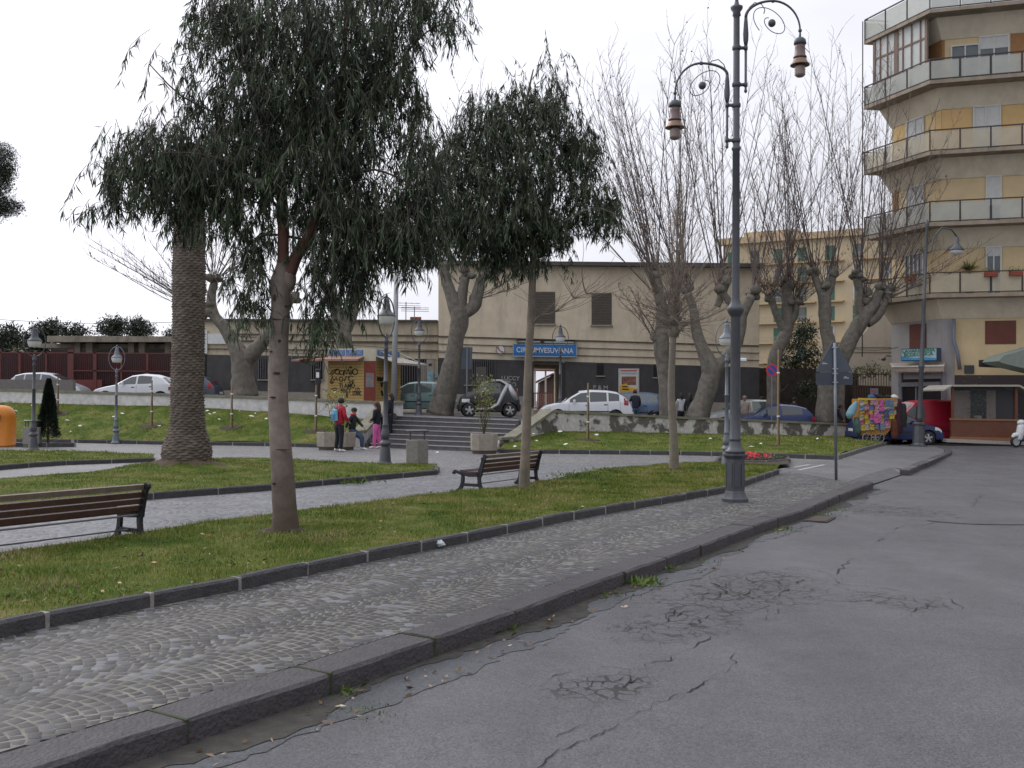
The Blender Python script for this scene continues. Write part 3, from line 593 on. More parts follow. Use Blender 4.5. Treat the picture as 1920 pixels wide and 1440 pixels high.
# ---------------------------------------------------------------- upper street
mb = MB(); xs = [-70, -40, -30, -24, -18, -12, -8, -4.5, -2, 0, 1.75, 3.5, 6, 8.5, 11.4, 13.5, 16, 18, 30]
def yfront(x):
    if x < -5: return lerp_tab(x, WL)+.3
    if x < .8: return lerp_tab(x, [(-5, 40.1), (.8, 38.0)])
    if x < 15: return WR[0].y+.25+(WR[1].y-WR[0].y)*(x-WR[0].x)/(WR[1].x-WR[0].x)
    return 45.5
V = []; Fc = []
for i, x in enumerate(xs):
    for y in (yfront(x), yfront(x)+2, 52, 66): V.append((x, y, zterr(x)))
    if i:
        for j in range(3): k = i*4+j; Fc.append((k-4, k, k+1, k-3))
tag(mesh_obj('upper_street', V, Fc, M_ASPH2), kind='structure')
# ---------------------------------------------------------------- stairs and boundary walls
M_STEP = mat('basalt_step', (.105, .1, .102), .75, var=.3, scale=4, bump=.5); M_NOSE = mat('step_nosing', (.33, .32, .31), .7, var=.2)
SA, SB = G(676, 838), G(938, 848.5); TA, TB = Vector((-4.55, 40.3, 0)), Vector((.35, 38.1, 0))
st = tag(bpy.data.objects.new('stairs', None), kind='structure'); COL.objects.link(st)
NS = 7; mb = MB(); nb = MB()
for k in range(NS):
    h = lambda x, k=k: zterr(x)*(k+1)/NS
    a = SA.lerp(TA, k/NS); b = SB.lerp(TB, k/NS); P = [a, b, TB, TA]
    zb = zterr(a.x)*k/NS-.02 if k else -.05
    A = [(a.x, a.y, h(-4.5)), (b.x, b.y, h(0)), (TB.x, TB.y, h(0)), (TA.x, TA.y, h(-4.5))]; B_ = [(p.x, p.y, 1.08*k/NS-.05) for p in P]
    mb.add(B_+A, [(3, 2, 1, 0), (4, 5, 6, 7), (0, 1, 5, 4), (1, 2, 6, 5), (2, 3, 7, 6), (3, 0, 4, 7)])
    n_ = (b-a).normalized(); f = Vector((n_.y, -n_.x, 0))*.025
    A0, B0 = Vector(A[0]), Vector(A[1]); nb.prism([A0+f+Vector((0, 0, -.022)), B0+f+Vector((0, 0, -.022)), B0-f+Vector((0, 0, -.022)), A0-f+Vector((0, 0, -.022))], (0, 0, .030))
mb.build('steps', M_STEP, st); nb.build('nosings', M_NOSE, st)
def plaster_mat(name, base, spots, amt, scale, lo=.5, hi=.56):
    m = bpy.data.materials.new(name); m.use_nodes = True; nt = m.node_tree; n = nt.nodes; l = nt.links; b = n['Principled BSDF']; b.inputs['Roughness'].default_value = .9
    tc = n.new('ShaderNodeTexCoord'); z = n.new('ShaderNodeTexNoise'); z.inputs['Scale'].default_value = scale; z.inputs['Detail'].default_value = 7; z.inputs['Roughness'].default_value = .62; l.new(tc.outputs['Object'], z.inputs[0])
    mr = n.new('ShaderNodeMapRange'); mr.inputs[1].default_value = lo; mr.inputs[2].default_value = hi; mr.inputs[3].default_value = 0; mr.inputs[4].default_value = amt; l.new(z.outputs[0], mr.inputs[0])
    z2_ = n.new('ShaderNodeTexNoise'); z2_.inputs['Scale'].default_value = scale*5; z2_.inputs['Detail'].default_value = 6; l.new(tc.outputs['Object'], z2_.inputs[0])
    mx = n.new('ShaderNodeMix'); mx.data_type = 'RGBA'; l.new(mr.outputs[0], mx.inputs[0]); mx.inputs[6].default_value = (*base, 1); mx.inputs[7].default_value = (*spots, 1)
    m5 = n.new('ShaderNodeMapRange'); m5.inputs[1].default_value = .3; m5.inputs[2].default_value = .7; m5.inputs[3].default_value = .78; m5.inputs[4].default_value = 1.1; l.new(z2_.outputs[0], m5.inputs[0])
    sc = n.new('ShaderNodeVectorMath'); sc.operation = 'SCALE'; l.new(mx.outputs[2], sc.inputs[0]); l.new(m5.outputs[0], sc.inputs['Scale']); l.new(sc.outputs[0], b.inputs['Base Color'])
    return m
M_WHITE = plaster_mat('white_plaster', (.62, .61, .60), (.26, .25, .24), .5, .9, .55, .75); M_PEEL = plaster_mat('peeling_plaster', (.56, .54, .51), (.13, .12, .105), 1, 1.25, .47, .53)
M_COP = mat('mossy_coping', (.20, .19, .14), .9, var=.35, scale=3, bump=.5)
M_RUB = mat('lava_rubble', (.05, .046, .045), .9, var=.5, scale=5, bump=1)
def lowwall(name, label, foot, top, zbot, th, m, cap=.10, over=.05, capm=None):
    rt = thing(name, label, 'wall', (foot[0][0], foot[0][1], 0)); mb = MB(); cb = MB()
    for i in range(len(foot)-1):
        a, b = Vector((*foot[i], 0)), Vector((*foot[i+1], 0)); t = (b-a).normalized(); s = Vector((-t.y, t.x, 0))
        za, zb_ = top[i]-cap, top[i+1]-cap
        q = [(a.x, a.y, zbot[i]), (b.x, b.y, zbot[i+1]), (b.x, b.y, zb_), (a.x, a.y, za)]; mb.prism(q, s*th)
        o = -s*over; q = [Vector((a.x, a.y, za))+o, Vector((b.x, b.y, zb_))+o, Vector((b.x, b.y, zb_+cap))+o, Vector((a.x, a.y, za+cap))+o]; cb.prism(q, s*(th+2*over))
    mb.build('wall_face', m, rt, world_=True); cb.build('coping', capm or M_COP, rt, world_=True); return rt
wl = lowwall('parapet_wall', 'long white plastered parapet wall with grey coping left of the stairs', [(a, b) for a, b in WL], [2.17, 2.11, 1.95, 1.86, 1.69], [1.2, 1.2, 1.1, .9, .2], .25, M_WHITE)
wr = lowwall('parapet_wall', 'low wall of peeling white plaster with mossy coping behind the right lawn', [(WR[0].x, WR[0].y), (6.5, WR[0].y+(WR[1].y-WR[0].y)*(6.5-WR[0].x)/(WR[1].x-WR[0].x)), (WR[1].x, WR[1].y)], [WR[0].z, 1.18, WR[1].z], [0, 0, -.1], .28, M_PEEL, cap=.09)
def flank(name, label, pts, th, m, side, capw=.52):
    """sloping stair cheek: pts = (x, y, ztop), foot first"""
    rt = thing(name, label, 'wall', (pts[0][0], pts[0][1], 0)); mb = MB(); cb = MB()
    for (a, b) in zip(pts, pts[1:]):
        A, B = Vector(a), Vector(b); t = (B-A); t.z = 0; t.normalize(); s = Vector((-t.y, t.x, 0))*side
        mb.prism([(A.x, A.y, -.1), (B.x, B.y, -.1), (B.x, B.y, B.z-.1), (A.x, A.y, A.z-.1)], s*th)
        o = -s*(capw-th)/2; cb.prism([Vector((A.x, A.y, A.z-.1))+o, Vector((B.x, B.y, B.z-.1))+o, Vector((B.x, B.y, B.z))+o, Vector((A.x, A.y, A.z))+o], s*capw)
    mb.build('wall_face', m, rt, world_=True); cb.build('coping', M_COP, rt, world_=True); return rt
FL = [D(664, 806, 37.4), D(690, 803, 37.6), D(788, 753, 40.3)]
fl_ = flank('stair_wall', 'sloping stair cheek wall with pale coping on the left of the steps', [(-5.85, 37.2, .60), (-5.45, 37.4, .64), (-4.78, 39.7, 1.69), (-4.30, 40.1, 1.71)], .3, M_WHITE, 1)
rb = MB()
for k in range(9):
    t = k/8; rb.ball((-5.22+.62*t, 37.5+2.2*t, .18+.8*t), (.13, .2, .17+.05*(k % 3)), 7, 5)
rb.build('rubble_facing', M_RUB, fl_, world_=True)
flank('stair_wall', 'sloping stair cheek wall with peeling plaster on the right of the steps', [(-.55, 34.9, .50), (-.2, 35.1, .52), (1.2, 37.35, 1.43)], .3, M_PEEL, -1, .5)
# ================================================================ street furniture
M_IRON = mat('lamp_grey_paint', (.082, .086, .096), .42, .3, var=.18, scale=5, bump=.15)
M_IRON2 = mat('lamp_blue_grey_paint', (.15, .165, .19), .45, .3, var=.15, scale=5)
M_BRONZE = mat('bronze_shade', (.20, .13, .09), .4, .6, var=.2); M_BROWN = mat('brown_housing', (.15, .105, .10), .4, .4, var=.15)
M_GLASSW = mat('milky_lamp_glass', (.62, .62, .60), .25, var=.05); M_RIB = mat('ribbed_lamp_glass', (.22, .17, .15), .2, .2, var=.2)
LG = 'lanterns on posts round the square'
# tall two-armed lamp
b0 = G(1378, 941)
tl = thing('street_lamp', 'tall two-armed cast iron lamp post with bronze bell lanterns on the near pavement', 'street lamp', b0)
S = 106.0
mb = MB(); mb.lathe([(.235, 0), (.235, .06), (.225, .075), (.21, .095), (.185, .15), (.18, .17), (.168, .20), (.168, .76), (.18, .78), (.2, .80), (.225, .825), (.225, .85), (.16, .87)], 8)
for k in range(8):
    a = 2*math.pi*k/8; c = math.cos(a)*.158, math.sin(a)*.158; mb.box((c[0], c[1], .48), (.016, .085, .42), rz=a)
mb.build('pedestal', M_IRON, tl)
mb = MB(); mb.lathe([(.16, .86), (.185, .885), (.18, .91), (.14, .94), (.115, 1.0), (.10, 1.06), (.095, 1.09), (.105, 1.10), (.105, 1.12), (.098, 1.13), (.092, 1.6), (.085, 3.28), (.092, 3.30), (.125, 3.34), (.15, 3.40), (.155, 3.44), (.13, 3.47), (.10, 3.52), (.085, 3.56), (.07, 3.62), (.064, 6.25), (.08, 6.27), (.08, 6.31), (.062, 6.33), (.055, 8.6), (.055, 8.66), (.075, 8.68), (.065, 8.74), (.105, 8.80), (.11, 8.84), (.05, 8.87), (.03, 8.95), (.045, 9.0), (.03, 9.06), (.005, 9.16)], 18)
mb.build('post', M_IRON, tl, smooth=True)
def scroll_arm(par, sx, zl, zh, ztop, R_, zend, s=1.0):
    """rod clamped beside the post, half-round arm, hanging lantern"""
    x0 = .165*sx*s; cx = x0+sx*R_; mb = MB()
    mb.tube([(x0, 0, zl-.13), (x0, 0, zl-.10), (x0, 0, zl-.06), (x0, 0, zl), (x0, 0, zh)], [.01, .032, .02, .022, .025], 8)
    mb.tube([(x0, 0, zh-.02), (x0, 0, zh+.08), (x0, 0, zh+.2), (x0, 0, zh+.42), (x0, 0, zh+.5)], [.026, .045, .05, .035, .028], 8)
    for z in (zl+.02, zh-.05):
        mb.bar((0, 0, z), (x0, 0, z), .04, .05); mb.lathe([(.07, z-.04), (.078, z-.02), (.078, z+.02), (.07, z+.04)], 12); mb.lathe([(.036, z-.035), (.036, z+.035)], 8, c=(x0, 0, 0))
    hz = zh+.5; vz = ztop-hz; pts = [(cx-sx*R_*math.cos(a), 0, hz+vz*math.sin(a)) for a in np.linspace(0, math.pi/2, 12)]+[(cx+sx*R_*math.sin(a), 0, zend+(ztop-zend)*math.cos(a)) for a in np.linspace(.12, math.pi/2, 11)]
    mb.tube(pts, [.028-.012*i/22 for i in range(len(pts))], 8); ex = cx+sx*R_
    mb.ball((cx, 0, ztop), (.04, .03, .035)); mb.ball((ex, 0, zend), .035); mb.tube([(ex, 0, zend), (ex, 0, zend-.14)], .018, 8)
    arm = mb.build('arm', M_IRON, par, smooth=True)
    mb = MB(); sp = []; c0 = Vector((cx-sx*.02, 0, ztop-.40))
    for a in np.linspace(0, 2.6*math.pi, 46):
        r = .36*R_/.49*(1-a/(2.6*math.pi)*.72); sp.append((c0.x-sx*r*math.cos(a-.9)*1.0, 0, c0.z+r*math.sin(a-.9+.5)*.95))
    mb.tube(sp, .008, 6); mb.tube([(x0, 0, hz+.0), (x0+sx*.06, 0, hz+.18), (x0+sx*.16, 0, hz+.27), (x0+sx*.28, 0, hz+.24), (x0+sx*.34, 0, hz+.14), (x0+sx*.32, 0, hz+.07)], .009, 6)
    mb.ball((c0.x, 0, c0.z), .07); mb.build('scroll', M_IRON, arm, smooth=True)
    z = zend-.12; mb = MB(); mb.lathe([(.02, z), (.06, z-.01), (.10, z-.05), (.112, z-.12), (.10, z-.13)], 16, c=(ex, 0, 0)); lan = mb.build('lantern', M_IRON, par, smooth=True)
    mb = MB(); mb.lathe([(.092, z-.12), (.088, z-.20), (.098, z-.33), (.118, z-.35), (.118, z-.37), (.10, z-.38)], 16, c=(ex, 0, 0)); mb.build('housing', M_BROWN, lan, smooth=True)
    mb = MB(); mb.lathe([(.10, z-.375), (.115, z-.40), (.135, z-.45), (.17, z-.49), (.172, z-.505), (.15, z-.51), (.09, z-.48)], 18, c=(ex, 0, 0)); mb.build('shade', M_BRONZE, lan, smooth=True)
    mb = MB(); mb.lathe([(.088, z-.48)]+[(.098 if k % 2 else .086, z-.52-.022*k) for k in range(8)]+[(.06, z-.71), (.01, z-.72)], 16, c=(ex, 0, 0)); mb.build('globe', M_RIB, lan, smooth=True)
scroll_arm(tl, 1, 7.42, 8.15, 8.95, .485, 8.42)
scroll_arm(tl, -1, 6.42, 7.12, 7.82, .465, 7.28)
# ring lanterns
def ring_lamp(label, px, py, H_, rot, z=0.0, zb=None, m=None, loc=None):
    b = loc or G(px, py, z); k = H_/4.2; m = m or M_IRON
    rt = thing('street_lamp', label, 'street lamp', b, rot, LG)
    mb = MB(); mb.lathe([(r*k, h*k) for r, h in [(.20, 0), (.20, .06), (.16, .09), (.145, .14), (.125, .38), (.105, .47), (.10, .49), (.135, .52), (.145, .56), (.12, .60), (.09, .63), (.085, .66), (.10, .68), (.115, .72), (.11, .80), (.085, .90), (.072, .98), (.08, 1.0), (.08, 1.02), (.062, 1.04), (.052, 2.05), (.065, 2.06), (.065, 2.09), (.050, 2.1), (.045, 2.85), (.06, 2.87), (.05, 2.91), (.045, 3.02), (.062, 3.04), (.062, 3.08), (.048, 3.1), (.055, 3.16), (.03, 3.2), (.012, 3.26)]], 14); mb.build('post', m, rt, smooth=True)
    mb = MB(); mb.torus((0, 0, 3.66*k), .345*k, .50*k, .017*k, 32, 6); mb.tube([(0, 0, 3.1*k), (0, 0, 3.18*k)], .04*k, 8); mb.ball((0, 0, 4.18*k), .035*k); mb.tube([(0, 0, 4.1*k), (0, 0, 4.24*k)], .02*k, 6); mb.build('ring', m, rt, smooth=True)
    mb = MB(); mb.lathe([(r*k, h*k) for r, h in [(.03, 4.14), (.06, 4.10), (.08, 4.04), (.075, 4.0), (.09, 3.97), (.105, 3.85), (.13, 3.80), (.19, 3.74), (.235, 3.69), (.235, 3.675), (.20, 3.67)]], 18); mb.build('lamp_hood', m, rt, smooth=True)
    mb = MB(); mb.lathe([(r*k, h*k) for r, h in [(.225, 3.675), (.215, 3.60), (.18, 3.50), (.165, 3.485), (.0, 3.47)]], 18, cap=False); mb.build('lamp_glass', M_GLASSW, rt, smooth=True)
    return rt
ring_lamp('grey ring lantern post beside the concrete bin in front of the pink-trousered girl', 722, 874, 4.55, R(62))
ring_lamp('ring lantern post at the top of the stairs beside the teal car', 785, 780, 4.15, R(5), loc=D(785, 781, 43.0))
ring_lamp('ring lantern post in front of the blue station sign', 1050, 0, 4.15, 0, loc=(2.06, 43.4, zterr(2.06)))
ring_lamp('ring lantern post standing right behind the tall two-armed lamp', 1362, 878, 3.95, R(14), m=M_IRON2)
ring_lamp('slim ring lantern post by the kerb left of the palm trunk', 217, 832, 3.75, 0, m=M_IRON2)
ring_lamp('ring lantern post beside the small dark conifer', 62, 846, 4.1, R(40))
# lamp with one visible arm at the street corner
b0 = G(1722, 837); rl = thing('street_lamp', 'tall lamp post with square pedestal at the street corner in front of the laundry', 'street lamp', b0, 0); rl.rotation_euler = (0, R(2.2), 0)
mb = MB(); mb.lathe([(.36, 0), (.36, .05), (.27, .08), (.24, .14), (.22, .85), (.27, .9), (.27, .95), (.12, 1.0)], 8); mb.build('pedestal', M_IRON, rl)
mb = MB(); mb.lathe([(.12, 1.0), (.10, 1.2), (.095, 3.2), (.12, 3.25), (.12, 3.3), (.085, 3.4), (.075, 6.0), (.09, 6.05), (.06, 6.1), (.055, 9.0), (.09, 9.1), (.03, 9.3)], 12); mb.build('post', M_IRON, rl, smooth=True)
mb = MB(); mb.tube([(.0, 0, 7.9), (.2, 0, 8.0), (.3, 0, 8.6), (.6, 0, 9.0), (1.0, 0, 8.95), (1.25, 0, 8.65)], .035, 8); arm_ = mb.build('arm', M_IRON, rl, smooth=True)
mb = MB(); mb.lathe([(.03, 8.68), (.07, 8.62), (.09, 8.4), (.14, 8.3), (.3, 8.12), (.3, 8.08), (.1, 8.09)], 16, c=(1.25, 0, 0)); mb.build('lamp_hood', M_IRON, rl, smooth=True)
mb = MB(); mb.lathe([(.28, 8.09), (.26, 7.98), (.12, 7.92), (.0, 7.91)], 16, c=(1.25, 0, 0), cap=False); mb.build('lamp_glass', M_GLASSW, rl, smooth=True)
# plain light pole behind
p = D(738, 760, 42.0); pl = thing('lamp_pole', 'plain pale grey metal pole rising behind the ring lantern near the kiosk', 'pole', (p.x, p.y, zterr(p.x)), 0)
top = D(745, 430, 42.0); mb = MB(); mb.tube([(0, 0, 0), (top.x-p.x, 0, top.z-zterr(p.x))], [.13, .08], 12); mb.build('pole', mat('galvanised', (.36, .37, .38), .5, .3), pl, smooth=True)
mb = MB(); mb.lathe([(.2, 0), (.2, .08), (.14, .1)], 12); mb.build('base', M_IRON2, pl)
# slim white pole with flat lamp head
p = D(1385, 780, 42.5); wp = thing('white_lamp_pole', 'slim white pole with a small flat lamp head behind the tall lamp post', 'lamp pole', (p.x, p.y, .3))
mb = MB(); mb.tube([(0, 0, 0), (0, 0, D(1385, 678, 42.5).z-.3)], .055, 8); mb.build('pole', mat('white_paint', (.75, .75, .75), .5), wp)
mb = MB(); z = D(1385, 674, 42.5).z-.3; mb.rbox((.1, 0, z), (.4, .3, .12)); mb.build('lamp_head', mat('pale_lamp_head', (.7, .78, .85), .4), wp)
# ---------------------------------------------------------------- benches
M_WOOD = mat('bench_wood', (.085, .042, .036), .5, var=.35, scale=9, bump=.3); M_WOOD2 = mat('bench_wood_sheen', (.20, .15, .13), .55, var=.35, scale=9); M_CAST = mat('bench_cast_iron', (.030, .030, .036), .5, .4, var=.2)
def bench(label, loc, rotz, L):
    rt = thing('park_bench', label, 'bench', loc, rotz, 'iron and wood benches on the cobbles')   # local x = length, +y = front
    k = .72/.78
    def side(x):
        mb = MB(); t = .045
        def strip(pts, w):      # ribbon of given widths in the yz plane
            q = [Vector((x, a*k, b*k)) for a, b in pts]
            for i, (a, b) in enumerate(zip(q, q[1:])):
                w0 = (w[i] if hasattr(w, '__len__') else w)*k; w1 = (w[i+1] if hasattr(w, '__len__') else w)*k
                d = (b-a).normalized(); n_ = Vector((0, -d.z, d.y)); mb.prism([a-n_*w0/2-Vector((t/2, 0, 0)), a+n_*w0/2-Vector((t/2, 0, 0)), b+n_*w1/2-Vector((t/2, 0, 0)), b-n_*w1/2-Vector((t/2, 0, 0))], (t, 0, 0))
        strip([(-.33, 0), (-.26, .06), (-.215, .16), (-.20, .26), (-.20, .38)], [.10, .08, .07, .07, .08])       # rear leg
        strip([(.33, 0), (.26, .06), (.215, .16), (.20, .26), (.20, .38)], [.10, .08, .07, .07, .06])           # front leg
        strip([(-.215, .155), (.215, .155)], .06); strip([(-.22, .385), (.02, .36), (.24, .39), (.33, .41), (.385, .43), (.42, .41), (.43, .37)], [.10, .08, .07, .055, .06, .06, .06])
        strip([(-.20, .36), (-.235, .45), (-.27, .58), (-.315, .72), (-.35, .77), (-.36, .79)], [.13, .09, .075, .07, .10, .05])
        strip([(-.30, .66), (-.27, .69), (-.28, .73)], .05)
        return mb.build('end_frame', M_CAST, rt)
    side(-L/2); side(L/2)
    def slat(y, z, w, h, a, m=M_WOOD, name='slat'):
        mb = MB(); n_ = 5; dy, dz = math.cos(a)*w/2, math.sin(a)*w/2; ey, ez = -math.sin(a)*h/2, math.cos(a)*h/2
        mb.prism([(-L/2+.02, (y-dy-ey)*k, (z-dz-ez)*k), (-L/2+.02, (y+dy-ey)*k, (z+dz-ez)*k), (-L/2+.02, (y+dy+ey)*k, (z+dz+ez)*k), (-L/2+.02, (y-dy+ey)*k, (z-dz+ez)*k)], (L-.04, 0, 0)); mb.build(name, m, rt)
    for i, (y, z) in enumerate([(-.29, .745), (-.265, .645), (-.237, .555), (-.212, .465)]): slat(y, z, .035, .072, R(16), M_WOOD if i != 0 else M_WOOD2)  # top slat paler: its sheen is put into the wood colour
    for y, z in [(-.13, .415), (-.05, .41), (.03, .41), (.11, .415), (.19, .43), (.265, .44)]: slat(y, z, .062, .03, 0)
    mb = MB(); mb.tube([(-L/2, 0, .16*k), (L/2, 0, .16*k)], .009, 6); mb.tube([(-L/2, -.2*k, .37*k), (L/2, -.2*k, .37*k)], .012, 6); mb.build('tie_rod', mat('pale_rod', (.2, .2, .21), .4, .6), rt)
    return rt
def bench_at(label, pA, pB, L):
    A, B = G(*pA), G(*pB); u = (B-A); u.z = 0; u.normalize(); c = (A+B)/2; return bench(label, (c.x, c.y, .006), math.atan2(u.y, u.x), L)
bench_at('iron and brown wood bench between the two thin trunks', (883, 924), (990, 909), (G(990, 909)-G(883, 924)).length)
A = G(243, 1016); u = Vector((.52, .855, 0)); bb = A-u*2.1; c = (A+bb)/2
bench('iron and brown wood bench cut off by the left edge of the photo', (c.x, c.y, .006), math.atan2(u.y, u.x), 2.1)
# ---------------------------------------------------------------- concrete litter bins
M_CONC = mat('exposed_concrete', (.235, .225, .205), .9, var=.25, scale=14, bump=.7); M_CONCG = mat('green_stained_concrete', (.12, .15, .10), .9, var=.3, scale=8)
def litter_bin(label, loc, k=1.0):
    rt = thing('litter_bin', label, 'litter bin', loc, R(8), 'hexagonal concrete litter bins')
    mb = MB(); mb.lathe([(.30*k, .10*k), (.33*k, .12*k), (.335*k, .72*k), (.31*k, .74*k), (.26*k, .73*k), (.26*k, .5*k)], 6); mb.build('body', M_CONC, rt)
    mb = MB(); mb.lathe([(.31*k, 0), (.31*k, .10*k)], 6); mb.build('base', M_CONCG, rt)
    mb = MB()
    for a in (.6, 2.5, 3.8, 5.6): mb.tube([(.24*k*math.cos(a), .24*k*math.sin(a), .7*k), (.24*k*math.cos(a), .24*k*math.sin(a), .95*k)], .018, 6)
    mb.lathe([(.29*k, .95*k), (.31*k, .96*k), (.31*k, .985*k), (.28*k, 1.0*k)], 14); mb.build('hood', M_IRON, rt); return rt
litter_bin('hexagonal concrete litter bin with metal hood in front of the steps', G(782, 876), .98)
litter_bin('hexagonal concrete litter bin behind the lamp post by the small conifer', G(60, 838), .95)
# ---------------------------------------------------------------- leaves helper (numpy)
def leaf_cloud(name, C, Dr, Ln, Wd, m, parent, width_axis=None):
    """C centres(base), Dr directions, Ln lengths, Wd half widths -> 2 bent triangles-quads per leaf"""
    n = len(C); Dr = Dr/np.linalg.norm(Dr, axis=1, keepdims=True); r = rng.normal(size=(n, 3)); S = np.cross(Dr, r); S /= np.linalg.norm(S, axis=1, keepdims=True)+1e-9; N = np.cross(Dr, S)
    L = Ln[:, None]; W = Wd[:, None]
    mid_ = C+Dr*L*.45+N*L*.06; tip = C+Dr*L-N*L*.02
    V = np.stack([C, mid_-S*W, tip, mid_+S*W], 1).reshape(-1, 3); b = (np.arange(n)*4)[:, None]
    Fc = np.concatenate([b+np.array([[0, 1, 3]]), b+np.array([[1, 2, 3]])])
    if parent is not None: V = V-np.array(rootloc(parent))
    return mesh_obj(name, V, Fc, m, parent)
def leaf_mat(name, c1, c2, c3=None, rough=.45, transl=.25, spec=.4):
    m = bpy.data.materials.new(name); m.use_nodes = True; nt = m.node_tree; n = nt.nodes; l = nt.links; b = n['Principled BSDF']
    g = n.new('ShaderNodeNewGeometry'); r = n.new('ShaderNodeValToRGB'); l.new(g.outputs['Random Per Island'], r.inputs[0]); e = r.color_ramp.elements
    e[0].color = (*c1, 1); e[1].color = (*c2, 1); e[1].position = .93 if c3 else 1
    if c3: x = e.new(.97); x.color = (*c3, 1)
    tc = n.new('ShaderNodeTexCoord'); nz = n.new('ShaderNodeTexNoise'); nz.inputs['Scale'].default_value = 2.4; nz.inputs['Detail'].default_value = 3; l.new(tc.outputs['Object'], nz.inputs[0])
    mr = n.new('ShaderNodeMapRange'); mr.inputs[1].default_value = .35; mr.inputs[2].default_value = .68; mr.inputs[3].default_value = .5; mr.inputs[4].default_value = 2.1; l.new(nz.outputs[0], mr.inputs[0])
    sc = n.new('ShaderNodeVectorMath'); sc.operation = 'SCALE'; l.new(r.outputs[0], sc.inputs[0]); l.new(mr.outputs[0], sc.inputs['Scale'])
    l.new(sc.outputs[0], b.inputs['Base Color']); b.inputs['Roughness'].default_value = rough; b.inputs['Specular IOR Level'].default_value = spec
    tr = n.new('ShaderNodeBsdfTranslucent'); l.new(sc.outputs[0], tr.inputs[0]); ms = n.new('ShaderNodeMixShader'); ms.inputs[0].default_value = transl
    l.new(b.outputs[0], ms.inputs[1]); l.new(tr.outputs[0], ms.inputs[2]); l.new(ms.outputs[0], n['Material Output'].inputs[0]); return m
M_SHRUB = leaf_mat('variegated_leaf', (.05, .075, .02), (.24, .24, .07)); M_SHRUBT = mat('thin_stem', (.09, .065, .04), .9, var=.3)
# ---------------------------------------------------------------- planters
def planter(label, loc, d, rz, hS, wS, n=420, octo=True):
    rt = thing('planter', label, 'planter', loc, 0, 'stone planters at the foot of the stairs'); mb = MB()
    hx, hy, hz = d[0]/2, d[1]/2, d[2]; c = .22*d[0]
    def ring(s, z): return [Matrix.Rotation(rz, 3, 'Z') @ Vector((x*s, y*s, z)) for x, y in ((-hx+c, -hy), (hx-c, -hy), (hx, -hy+c), (hx, hy-c), (hx-c, hy), (-hx+c, hy), (-hx, hy-c), (-hx, -hy+c))]
    def skin(rs, mb):
        V = [p for r_ in rs for p in r_]; Fc = [tuple(reversed(range(8)))]+[(k*8+j, k*8+(j+1) % 8, k*8+8+(j+1) % 8, k*8+8+j) for k in range(len(rs)-1) for j in range(8)]+[tuple((len(rs)-1)*8+j for j in range(8))]; mb.add(V, Fc)
    skin([ring(.93, .10), ring(.97, .12), ring(1, hz-.03), ring(.98, hz), ring(.86, hz), ring(.86, hz-.1)], mb); mb.build('box', mat('planter_stone', (.30, .265, .215), .9, var=.25, scale=7, bump=.5), rt)
    mb = MB(); skin([ring(.88, 0), ring(.88, .10)], mb); mb.build('base', mat('planter_base', (.08, .065, .055), .9), rt)
    mb = MB(); skin([ring(.85, hz-.1), ring(.85, hz-.045)], mb); mb.build('soil', mat('soil2', (.05, .035, .022), .95, var=.4), rt)
    bush = thing('shrub', 'leggy yellow-green shrub growing in the '+('right' if hS > 1.5 else 'left')+' stone planter by the steps', 'shrub', (loc[0], loc[1], loc[2]+hz-.06), 0)
    mb = MB(); P = []
    for k in range(7):
        a = random.uniform(0, 6.28); t = [(0, 0, 0)]; x = y = 0
        for j in range(1, 7):
            x += math.cos(a)*wS*.1*random.uniform(0, 1); y += math.sin(a)*wS*.1*random.uniform(0, 1); t.append((x, y, hS*j/6*random.uniform(.9, 1.0))); P += [t[-1]]*(1+j)
        mb.tube(t, [.016-.002*j for j in range(7)], 5)
    mb.build('stem', M_SHRUBT, bush)
    P = np.array(P); C = P[rng.integers(0, len(P), n)]+rng.normal(0, .09, (n, 3))+np.array(bush.location); Dr = rng.normal(size=(n, 3))+np.array([0, 0, .3])
    leaf_cloud('foliage', C, Dr, rng.uniform(.06, .14, n), rng.uniform(.015, .03, n), M_SHRUB, bush)
planter('chamfered stone planter at the right foot of the stairs', G(907, 851)+Vector((0, .25, 0)), (.86, .8, .66), R(10), 1.85, 1.1, 520)
planter('long stone planter behind the person in the red jacket', G(628, 844)+Vector((0, .25, 0)), (1.36, .7, .62), R(2), 1.45, 1.2, 330)
# ---------------------------------------------------------------- traffic signs
M_SIGNB = mat('sign_back_grey', (.085, .10, .125), .55, .2, var=.12, scale=3); M_POLE = mat('sign_pole_zinc', (.21, .23, .25), .4, .6, var=.12)
b0 = G(1567, 900); sg = thing('traffic_sign', 'back of a grey triangular traffic sign with square plate on the pavement', 'traffic sign', b0); sg.rotation_euler = (0, R(-.7), 0); s_ = 84.0
zt = (900-628)/s_; mb = MB(); mb.tube([(0, -.03, 0), (0, -.03, (900-636)/s_)], .034, 12); mb.build('pole', M_POLE, sg, smooth=True)
zb = (900-692)/s_; w = .43
mb = MB(); A_, B_, C_ = Vector((-w, .02, zb)), Vector((w, .02, zb)), Vector((0, .02, zb+.76)); P = []
for p0, p1, p2 in ((C_, A_, B_), (A_, B_, C_), (B_, C_, A_)):
    for t in (.10, .05, 0, ): P.append(p1+(p0-p1)*t*.9+(p2-p1)*0+((p0+p2)/2-p1)*(.03 if t == 0 else .0))
    P.append(p1+(p2-p1)*.05); P.append(p1+(p2-p1)*.09)
mb.prism(P, (0, .02, 0)); mb.build('triangle_plate', M_SIGNB, sg)
mb = MB(); mb.prism([(-w+.01, .02, zb-.30), (w-.01, .02, zb-.30), (w-.01, .02, zb-.015), (-w+.01, .02, zb-.015)], (0, .02, 0)); mb.build('square_plate', mat('sign_back_dark', (.06, .07, .088), .5, .2), sg)
mb = MB()
